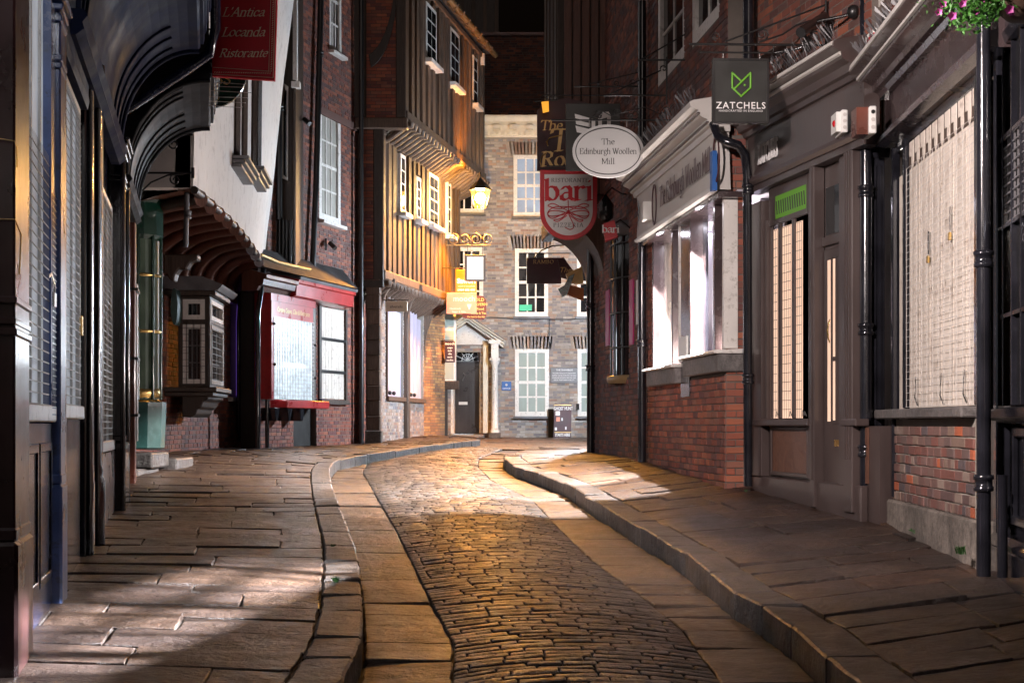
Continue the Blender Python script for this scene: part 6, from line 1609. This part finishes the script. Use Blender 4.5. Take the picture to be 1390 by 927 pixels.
# door surround
rec = MB(ff).box(X(608), X(655), -.7, -.5, Z(596), Z(470)).build('door_recess', 'white_paint', c8)
d_ = MB(ff).box(X(617), X(650), -.5, -.44, Z(588), Z(490)).build('door', 'door_black', c8, bevel=.01)
for (a, b, c, dd) in ((620, 632, 585, 562), (636, 648, 585, 562), (620, 632, 556, 520), (636, 648, 556, 520), (620, 632, 515, 494), (636, 648, 515, 494)):
    MB(ff).ring([(X(a),Z(c)),(X(b),Z(c)),(X(b),Z(dd)),(X(a),Z(dd))], [(X(a+2),Z(c-2)),(X(b-2),Z(c-2)),(X(b-2),Z(dd+2)),(X(a+2),Z(dd+2))], -.44, -.42).build('door_panel', 'door_black', d_)
MB(ff).box(X(622), X(634), -.43, -.41, Z(549), Z(545)).build('letter_plate', 'plastic_white', d_)
MB(ff).tube([(X(627), -.42, Z(516)), (X(629), -.38, Z(512)), (X(631), -.38, Z(508)), (X(628), -.4, Z(506))], .02, 6).build('knocker', 'galv', d_)
MB(ff).plate([(X(618), Z(489))]+[(X(634)+X(616)*0-.0+.33*math.cos(R(a)), Z(489)+.42*math.sin(R(a))) for a in range(0, 181, 15)][:-1]+[(X(618), Z(489.1))], -.46, -.44).build('fanlight', 'glass_dark', c8)
mb = MB(ff)
for a in range(20, 180, 28): mb.tube([(X(634), -.43, Z(489)), (X(634)+.33*math.cos(R(a)), -.43, Z(489)+.42*math.sin(R(a)))], .014, 5)
mb.tube([(X(634)+.16*math.cos(R(a)), -.43, Z(489)+.2*math.sin(R(a))) for a in range(0, 181, 20)], .012, 5)
mb.build('fanlight_bars', 'white_paint', c8, kind='stuff')
for a0, r0, w0, v0 in ((0, .36, .10, -.40), (1, .48, .16, -.05)):
    po = [(X(634)+(r0+w0)*math.cos(R(a)), Z(489)+(r0+w0+.08)*math.sin(R(a))) for a in range(0, 181, 12)]; pi_ = [(X(634)+r0*math.cos(R(a)), Z(489)+(r0+.08)*math.sin(R(a))) for a in range(0, 181, 12)]
    n = len(po); V8 = [(u, v, z) for v in (v0-.08, v0) for pl_ in (po, pi_) for u, z in pl_]
    Fc8 = []
    for i in range(n-1): Fc8 += [(i, i+1, n+i+1, n+i), (2*n+i, 3*n+i, 3*n+i+1, 2*n+i+1), (i, 2*n+i, 2*n+i+1, i+1), (n+i, n+i+1, 3*n+i+1, 3*n+i)]
    MB(ff).add(V8, Fc8).build('arch', 'white_paint', c8)
MB(ff).box(X(617)-.16, X(617)-.03, -.5, -.1, Z(588), Z(489)).build('reveal', 'white_paint', c8)
MB(ff).box(X(651), X(655), -.5, -.05, Z(588), Z(489)).build('reveal', 'white_paint', c8)
MB(ff).box(X(655.5), X(663), -.05, .15, Z(588), Z(462)).build('pilaster', 'cornice_paint', c8, bevel=.01)
o = MB(ff).lathe(X(672), .42, [(.13, Z(587)), (.13, Z(584)), (.10, Z(582)), (.095, Z(560)), (.085, Z(497)), (.12, Z(494)), (.13, Z(490)), (.09, Z(488))], 16).build('column', 'white_paint', c8)
MB(ff).box(X(672)-.14, X(672)+.14, .28, .56, Z(490), Z(487)).box(X(672)-.10, X(672)+.10, .3, .54, Z(487), Z(468)).build('entablature_block', 'white_paint', c8)
MB(ff).box(X(672)-.16, X(672)+.16, .26, .6, Z(468), Z(463)).build('abacus', 'white_paint', c8)
MB(ff).box(X(672)-.16, X(672)+.16, .26, .58, Z(600), Z(587)).build('column_base', 'cement', c8)
# pediment
for (p0, p1) in (((686, 466), (634, 432)), ((582, 466), (634, 432))):
    a, b = (X(p0[0]), Z(p0[1])), (X(p1[0]), Z(p1[1]))
    for dz, v1, h in ((0, .62, .06), (-.07, .52, .06), (-.14, .42, .06)):
        MB(ff).plate([(a[0]+(-.1 if a[0] > b[0] else .1)*abs(dz)*4, a[1]+dz), (a[0]+(-.1 if a[0] > b[0] else .1)*abs(dz)*4, a[1]+dz+h), (b[0], b[1]+dz+h), (b[0], b[1]+dz)], .0, v1).build('raking_cornice', 'cornice_paint', c8)
MB(ff).plate([(X(590), Z(468)), (X(678), Z(468)), (X(634), Z(440))], .0, .1).build('tympanum', 'white_paint', c8)
MB(ff).plate([(X(582), Z(466)+.06), (X(634), Z(432)+.08), (X(686), Z(466)+.06), (X(686), Z(466)+.04), (X(634), Z(432)+.06), (X(582), Z(466)+.04)], .0, .65).build('pediment_lead', 'lead', c8)
# plaques
pq = MB(ff).box(X(747), X(784), .02, .05, Z(520), Z(499)).build('plaque', 'plaque_grey', c8, bevel=.01)
mb = MB(ff); sans(mb, 'THE SHAMBLES', X(766), Z(503.5), .07, .054)
for i, s_ in enumerate(('THE NAME IS THOUGHT TO DERIVE FROM', 'SHAMMEL THE OLD WORD FOR THE STALLS', 'OR BENCHES ON WHICH MEAT WAS SOLD', 'HERE BY THE BUTCHERS OF THE CITY')): sans(mb, s_, X(765.5), Z(507.5+3*i), .045, .054, xs=.75)
mb.build('lettering', 'sign_white', pq)
pq = MB(ff).box(X(681), X(694), .02, .05, Z(530), Z(518)).build('blue_plate', 'blue_sign', c8, bevel=.004)
mb = MB(ff).ball(X(687.5), .05, Z(522.5), .035, 8); sans(mb, 'OFFICE', X(687.5), Z(528.5), .07, .054); mb.build('lettering', 'sign_white', pq)
MB(ff).box(X(782), X(786), .02, .1, Z(556), Z(548)).build('post_box', 'room_dark', c8)
MB(ff).box(X(744), X(751), .0, .25, Z(600), Z(555)).build('drain_box', 'room_dark', c8)
# raised doorway platform
pf = thing('stone_platform', 'raised stone pavement in front of the white columned doorway', 'platform', (-1.6, 38.5, EX-.5))
for i in range(4):
    x0 = -2.9+.5*i
    for j in range(3):
        y0 = 37.0+1.0*j; zz = EX-.17-.05*(i+1)*.9
        stone([(x0, y0, zz), (x0+.5, y0, zz-.045), (x0+.5, y0+1.0, zz-.045), (x0, y0+1.0, zz)], 'flagstone', 'gutter_stone', pf, .35, .006, .012, random.Random(i*5+j), .004)
# ghost hunt board
sg = SG(763, 39.0, 0)
t = thing('notice_board', 'tall dark advertising board with white lettering leaning on the far brick house', 'notice board', sg.loc(598))
bd = MB(sg.f).plate([(sg.u(751), sg.z(597)), (sg.u(775), sg.z(598)), (sg.u(776), sg.z(548)), (sg.u(753), sg.z(547))], -.06, 0).build('board', 'sign_brown', t)
mb = MB(sg.f); sans(mb, 'GHOST HUNT', sg.u(764.5), sg.z(556.5), .13, .004, xs=.62, bold=.003); sans(mb, 'STARTS HERE', sg.u(763.5), sg.z(592), .11, .004, xs=.62, bold=.003); sans(mb, 'TEL: BOOKINGS', sg.u(763), sg.z(596), .06, .004, xs=.8)
mb.build('lettering', 'sign_white', t)
for (a, b, c, d) in ((754, 760, 558, 564), (755, 760, 566, 572), (762, 764, 567, 571), (753, 756, 580, 584), (767, 769, 579, 583)): MB(sg.f).box(sg.u(a), sg.u(b), 0, .006, sg.z(d), sg.z(c)).build('picture_block', 'pink_sign' if c == 566 else 'sign_white', t)
for y in (549, 586): MB(sg.f).box(sg.u(752.5), sg.u(775.5), 0, .004, sg.z(y+1.3), sg.z(y)).build('yellow_band', 'gold', t)

# ---- dark buildings behind, and the chimney
c9 = thing('rear_building', 'tall unlit brick building rising behind the town house', 'building', (.6, 46, EX-.5))
k46 = 45/FP; fz = facing(560, 45)
bricks(fz, .0, (830-560)*k46, (575-165)*k46-1.2, (575-48)*k46, c9, 'brick_dark', thick=.6, seed=111)
MB(fz).mold(.0, (830-560)*k46, [(-.3,(575-52)*k46),(.12,(575-50)*k46),(.14,(575-46)*k46),(-.3,(575-44)*k46)]).build('coping', 'brick_course', c9)
MB(fz).box(.0, 6.3, -.8, -.6, -.6, 12.2).build('back_wall', 'room_dark', c9)
c10 = thing('rear_building', 'dark timbered gable beyond the timber-framed house, against the night sky', 'building', (-1.4, 52, EX-.5))
k52 = 52/FP; fy = facing(590, 52)
MB(fy).box(.0, (677-590)*k52, -3, .0, -.5, (575+20)*k52).build('wall', 'timber_dark', c10)
for i in range(6): MB(fy).box(.1+.42*i, .22+.42*i, .0, .05, 12, (575+20)*k52).build('stud', 'timber', c10)

# ================================================================== signs and the lamp, left
def scrollbr(sg, x0, x1, y, parent, n=3, s=8):
    MB(sg.f).tube([(sg.u(x0), 0, sg.z(y)), (sg.u(x1), 0, sg.z(y))], .018, 6).build('bracket', 'gold_iron', parent)
    for i in range(n):
        c = (x0+(x1-x0)*(i+.6)/n, y-s*.9)
        MB(sg.f).tube(scroll_pts(sg.f, (sg.u(c[0]), sg.z(c[1])), s*sg.k*.9, 1.4, 90+180*(i % 2), 1 if i % 2 else -1, 0), .014, 5).build('scroll', 'gold_iron', parent)
sg = SG(645, 35.2)
t = thing('hanging_sign', 'cream square sign in a brown frame below the scrolled bracket', 'sign', sg.loc(382))
MB(sg.f).box(sg.u(631), sg.u(659), -.05, 0, sg.z(382), sg.z(346)).build('frame', 'timber', t, bevel=.01)
MB(sg.f).box(sg.u(634), sg.u(656), 0, .01, sg.z(379.5), sg.z(349)).build('board', 'cream_sign', t)
sans(MB(sg.f), 'silverado', sg.u(645), sg.z(365), .075, .014).build('lettering', 'gold_pale', t)
scrollbr(sg, 606, 667, 333, t, 4, 9)
for px in (635, 655): MB(sg.f).tube([(sg.u(px), 0, sg.z(333)), (sg.u(px), 0, sg.z(346))], .008, 5).build('hook', 'iron', t)
sg = SG(634, 36.0)
t = thing('hanging_sign', 'orange-brown sign with white lettering behind the cream square sign', 'sign', sg.loc(397))
MB(sg.f).box(sg.u(618), sg.u(647), -.05, 0, sg.z(397), sg.z(366)).build('board', 'orange_sign', t, bevel=.006)
mb = MB(sg.f); sans(mb, 'Sawori', sg.u(633), sg.z(384.5), .17, .004, bold=.006); sans(mb, 'expert in household', sg.u(633), sg.z(389.5), .052, .004); sans(mb, '0904 686 405', sg.u(633), sg.z(395), .078, .004, bold=.002)
mb.build('lettering', 'sign_white', t); MB(sg.f).tube([(sg.u(600), -.02, sg.z(364)), (sg.u(650), -.02, sg.z(364))], .015, 6).build('bracket', 'iron', t)
sg = SG(628, 35.6)
t = thing('hanging_sign', 'salmon pink sign with pale lettering and a small cup motif', 'sign', sg.loc(426))
MB(sg.f).box(sg.u(606), sg.u(647), -.05, 0, sg.z(426), sg.z(397.5)).build('board', 'pink_sign', t, bevel=.006)
mb = MB(sg.f); sans(mb, 'mooch', sg.u(630), sg.z(409), .20, .004, xs=1.0); sans(mb, 'Handmade', sg.u(618), sg.z(420), .065, .004); sans(mb, 'Soaps & Gifts', sg.u(623), sg.z(424.5), .065, .004)
mb.plate([(sg.u(634), sg.z(413)), (sg.u(640), sg.z(413)), (sg.u(639), sg.z(417)), (sg.u(635), sg.z(417))], .0, .006).plate([(sg.u(636), sg.z(417)), (sg.u(638), sg.z(417)), (sg.u(638), sg.z(420)), (sg.u(636), sg.z(420))], .0, .006)
mb.build('lettering', 'cream_sign', t)
sg = SG(650, 36.7)
t = thing('hanging_sign', 'dark brown board with yellow lettering above the doorway pediment', 'sign', sg.loc(434))
MB(sg.f).plate([(sg.u(x), sg.z(y)) for x, y in ((628,432),(656,434),(660,430),(660,408),(656,402),(646,401),(628,404))], -.05, 0).build('board', 'sign_brown', t)
mb = MB(sg.f)
for s_, x, y, z_ in (('OLD', 651, 409, .12), ('TAVERN', 651.5, 415, .10), ('Food', 652, 421, .09), ('Coffee & Tea', 649, 426.5, .075), ('the best in the city', 646, 431, .06)): sans(mb, s_, sg.u(x), sg.z(y), z_, .004, bold=.002)
mb.build('lettering', 'gold', t)
sg = SG(610, 36.9)
t = thing('hanging_sign', 'small dark board with cream lettering in front of the white oriel', 'sign', sg.loc(492))
MB(sg.f).box(sg.u(604), sg.u(617.5), -.05, 0, sg.z(492), sg.z(463)).build('board', 'sign_brown', t)
mb = MB(sg.f); sans(mb, 'mooch', sg.u(610.7), sg.z(468), .09, .004, bold=.003)
for i, s_ in enumerate(('soaps', 'bath', 'gifts', 'cards', 'candles')): sans(mb, s_, sg.u(610.7), sg.z(473+4.2*i), .06, .004, bold=.002)
mb.build('lettering', 'cream_sign', t); MB(sg.f).tube([(sg.u(600), -.02, sg.z(462)), (sg.u(616), -.02, sg.z(462))], .012, 6).build('bracket', 'iron', t)
sg = SG(538, 30.8)
t = thing('hanging_sign', 'small cream sign board between the timber post and the jetty braces', 'sign', sg.loc(423))
MB(sg.f).box(sg.u(523), sg.u(553), -.05, 0, sg.z(423), sg.z(409)).build('board', 'gold_pale', t, bevel=.006)
sans(MB(sg.f), 'silverado', sg.u(538), sg.z(418), .085, .004, xs=.9).build('lettering', 'sign_brown', t)
MB(sg.f).tube([(sg.u(520), -.02, sg.z(407)), (sg.u(555), -.02, sg.z(407))], .012, 6).build('bracket', 'iron', t)

def lantern(x, y, z, lab, energy, col, mat, r=.17, wall=None, group='lit street lanterns', aims=None):
    """z from the eye"""
    f = F(x, y, 1, 0); t = thing('street_lantern', lab, 'street lamp', (x, y, EX+z-.35), group)
    MB(f).lathe(0, 0, [(r*.55, z-.28), (r*.6, z-.24), (r, z+.16), (r*1.15, z+.18), (r*.35, z+.38), (r*.15, z+.46), (.005, z+.5)], 6, smooth=False).build('lamp_glass', 'lamp_glass' if mat == 'emit_lamp' else 'glass', t)
    for k in range(6):
        a = R(60*k); MB(f).tube([(r*.6*math.cos(a), r*.6*math.sin(a), z-.24), (r*math.cos(a), r*math.sin(a), z+.17)], .010, 5).build('bar', 'iron', t)
    MB(f).lathe(0, 0, [(r*1.05, z+.17), (r*1.2, z+.18), (r*.4, z+.39), (.01, z+.5)], 6, smooth=False).build('cap', 'iron', t)
    MB(f).ball(0, 0, z-.02, .13, 14).build('bulb', mat, t)
    if wall:
        w = wall; MB(f).tube([(0, 0, z+.46), (0, 0, z+.62), ((w[0]-x)*.5, -(w[1]-y)*.5, z+.66), (w[0]-x, -(w[1]-y), z+.5)], .018, 8).build('bracket', 'iron', t)
    l = bpy.data.lights.new('lantern_light', 'POINT'); l.energy = energy; l.color = col; l.shadow_soft_size = .15
    lo = bpy.data.objects.new('lantern_light', l); C.objects.link(lo); lo.parent = t; lo.location = (0, 0, .33)
    for aims in (aims or ()):  # extra spots added to steer the light; the lantern has no reflector
        l2 = bpy.data.lights.new('aimed_light', 'SPOT'); l2.energy = aims[0]; l2.color = col; l2.spot_size = R(aims[2]); l2.spot_blend = .6; l2.shadow_soft_size = .11
        o2 = bpy.data.objects.new('aimed_light', l2); C.objects.link(o2); o2.parent = t; o2.location = (*(Vector(aims[1]).normalized()*.32).xy, .33+(Vector(aims[1]).normalized()*.32).z); o2.rotation_euler = Vector(aims[1]).to_track_quat('-Z', 'Y').to_euler()

    return t
kk = 35.4/FP
lx = (652-695)*kk+.0; p = fu.W(fu.u(641), 0, 0)
lantern(lx, 35.4, (575-268)*kk, 'blazing amber street lantern on the corner of the timber-framed house', 260, (1.0, .36, .035), 'emit_lamp', .25, (p[0], p[1]), aims=((1500, (-.05, -.6, -1), 110), (2400, (-.35, -.15, .9), 130), (1300, (-.42, .36, -1.3), 70)))
# unseen lanterns added for their light: one round the corner, two behind the camera
lantern(2.6, 31.0, 2.6, 'unseen white lantern added beyond the corner building to light the far house', 8500, (.74, .86, 1.0), 'emit_lamp_white', .18, (2.9, 31.0))
lantern(-1.2, -1.2, 2.7, 'unseen fill lantern added at left behind the viewer', 85, (1.0, .72, .58), 'emit_lamp_white', .18, (-1.9, -1.2))
lantern(2.4, -4.0, 3.0, 'unseen fill lantern added at right behind the viewer', 85, (1.0, .70, .56), 'emit_lamp_white', .18, (3.0, -4.0))

lantern(-1.62, 4.7, 3.1, 'unseen fill lantern added at near left just above the view', 15, (1.0, .86, .82), 'emit_lamp_white', .16, (-2.1, 4.7), aims=((1600, (1.0, 1.4, -.46), 62),))  # added out of view to light the shop fronts at right
# ---- shop window lights, and added fills for gable and pavement
def area(f, u, v, z, su, sz, e, col, direction, name='display_light'):
    l = bpy.data.lights.new(name, 'AREA'); l.shape = 'RECTANGLE'; l.size = su; l.size_y = sz; l.energy = e; l.color = col
    o = bpy.data.objects.new(name, l); C.objects.link(o); o.location = f.W(u, v, z)
    o.rotation_euler = Vector(direction).to_track_quat('-Z', 'Y').to_euler(); return o
def spot(f, u, v, z, target, e, col, size, blend=.3, r=.02, name='pavement_spot'):
    l = bpy.data.lights.new(name, 'SPOT'); l.energy = e; l.color = col; l.spot_size = R(size); l.spot_blend = blend; l.shadow_soft_size = r
    o = bpy.data.objects.new(name, l); C.objects.link(o); o.location = f.W(u, v, z)
    d = Vector((target[0], target[1], EX+target[2]))-o.location; o.rotation_euler = d.to_track_quat('-Z', 'Y').to_euler(); return o
for (a, b, z0, z1) in (W1, W2):
    m_ = (a+b)/2
    area(f3, m_, -.30, z1-.03, (b-a)*.8, .2, 17, (.92, .88, 1.0), (0, 0, -1))
    area(f3, m_, -.17, z0+.07, (b-a)*.8, .05, 60, (1.0, .90, .86), (f3.nx, f3.ny, .9), 'gable_fill')  # added upward fill for the white gable across the street
for (a, b, z0, z1), tx in ((W1, (.4, 16.6)), (W2, (0, 18.2))):
    spot(f3, a+(b-a)*.45, -.26, z1-.06, (tx[0], tx[1], -.75), 2600, (1.0, .93, .90), 76, .2, .02)
spot(f0, L0-1.15, -1.0, 1.75, (-1.6, 8.0, -.95), 26000, (.90, .93, 1.0), 40, .5, .014)  # added spot that throws the pale patches onto the left pavement
area(fr_, (ra+rb_)/2, .40, 1.25, 1.0, 1.3, 22, (.85, .93, 1.0), (fr_.nx, fr_.ny, -.4), 'window_light')
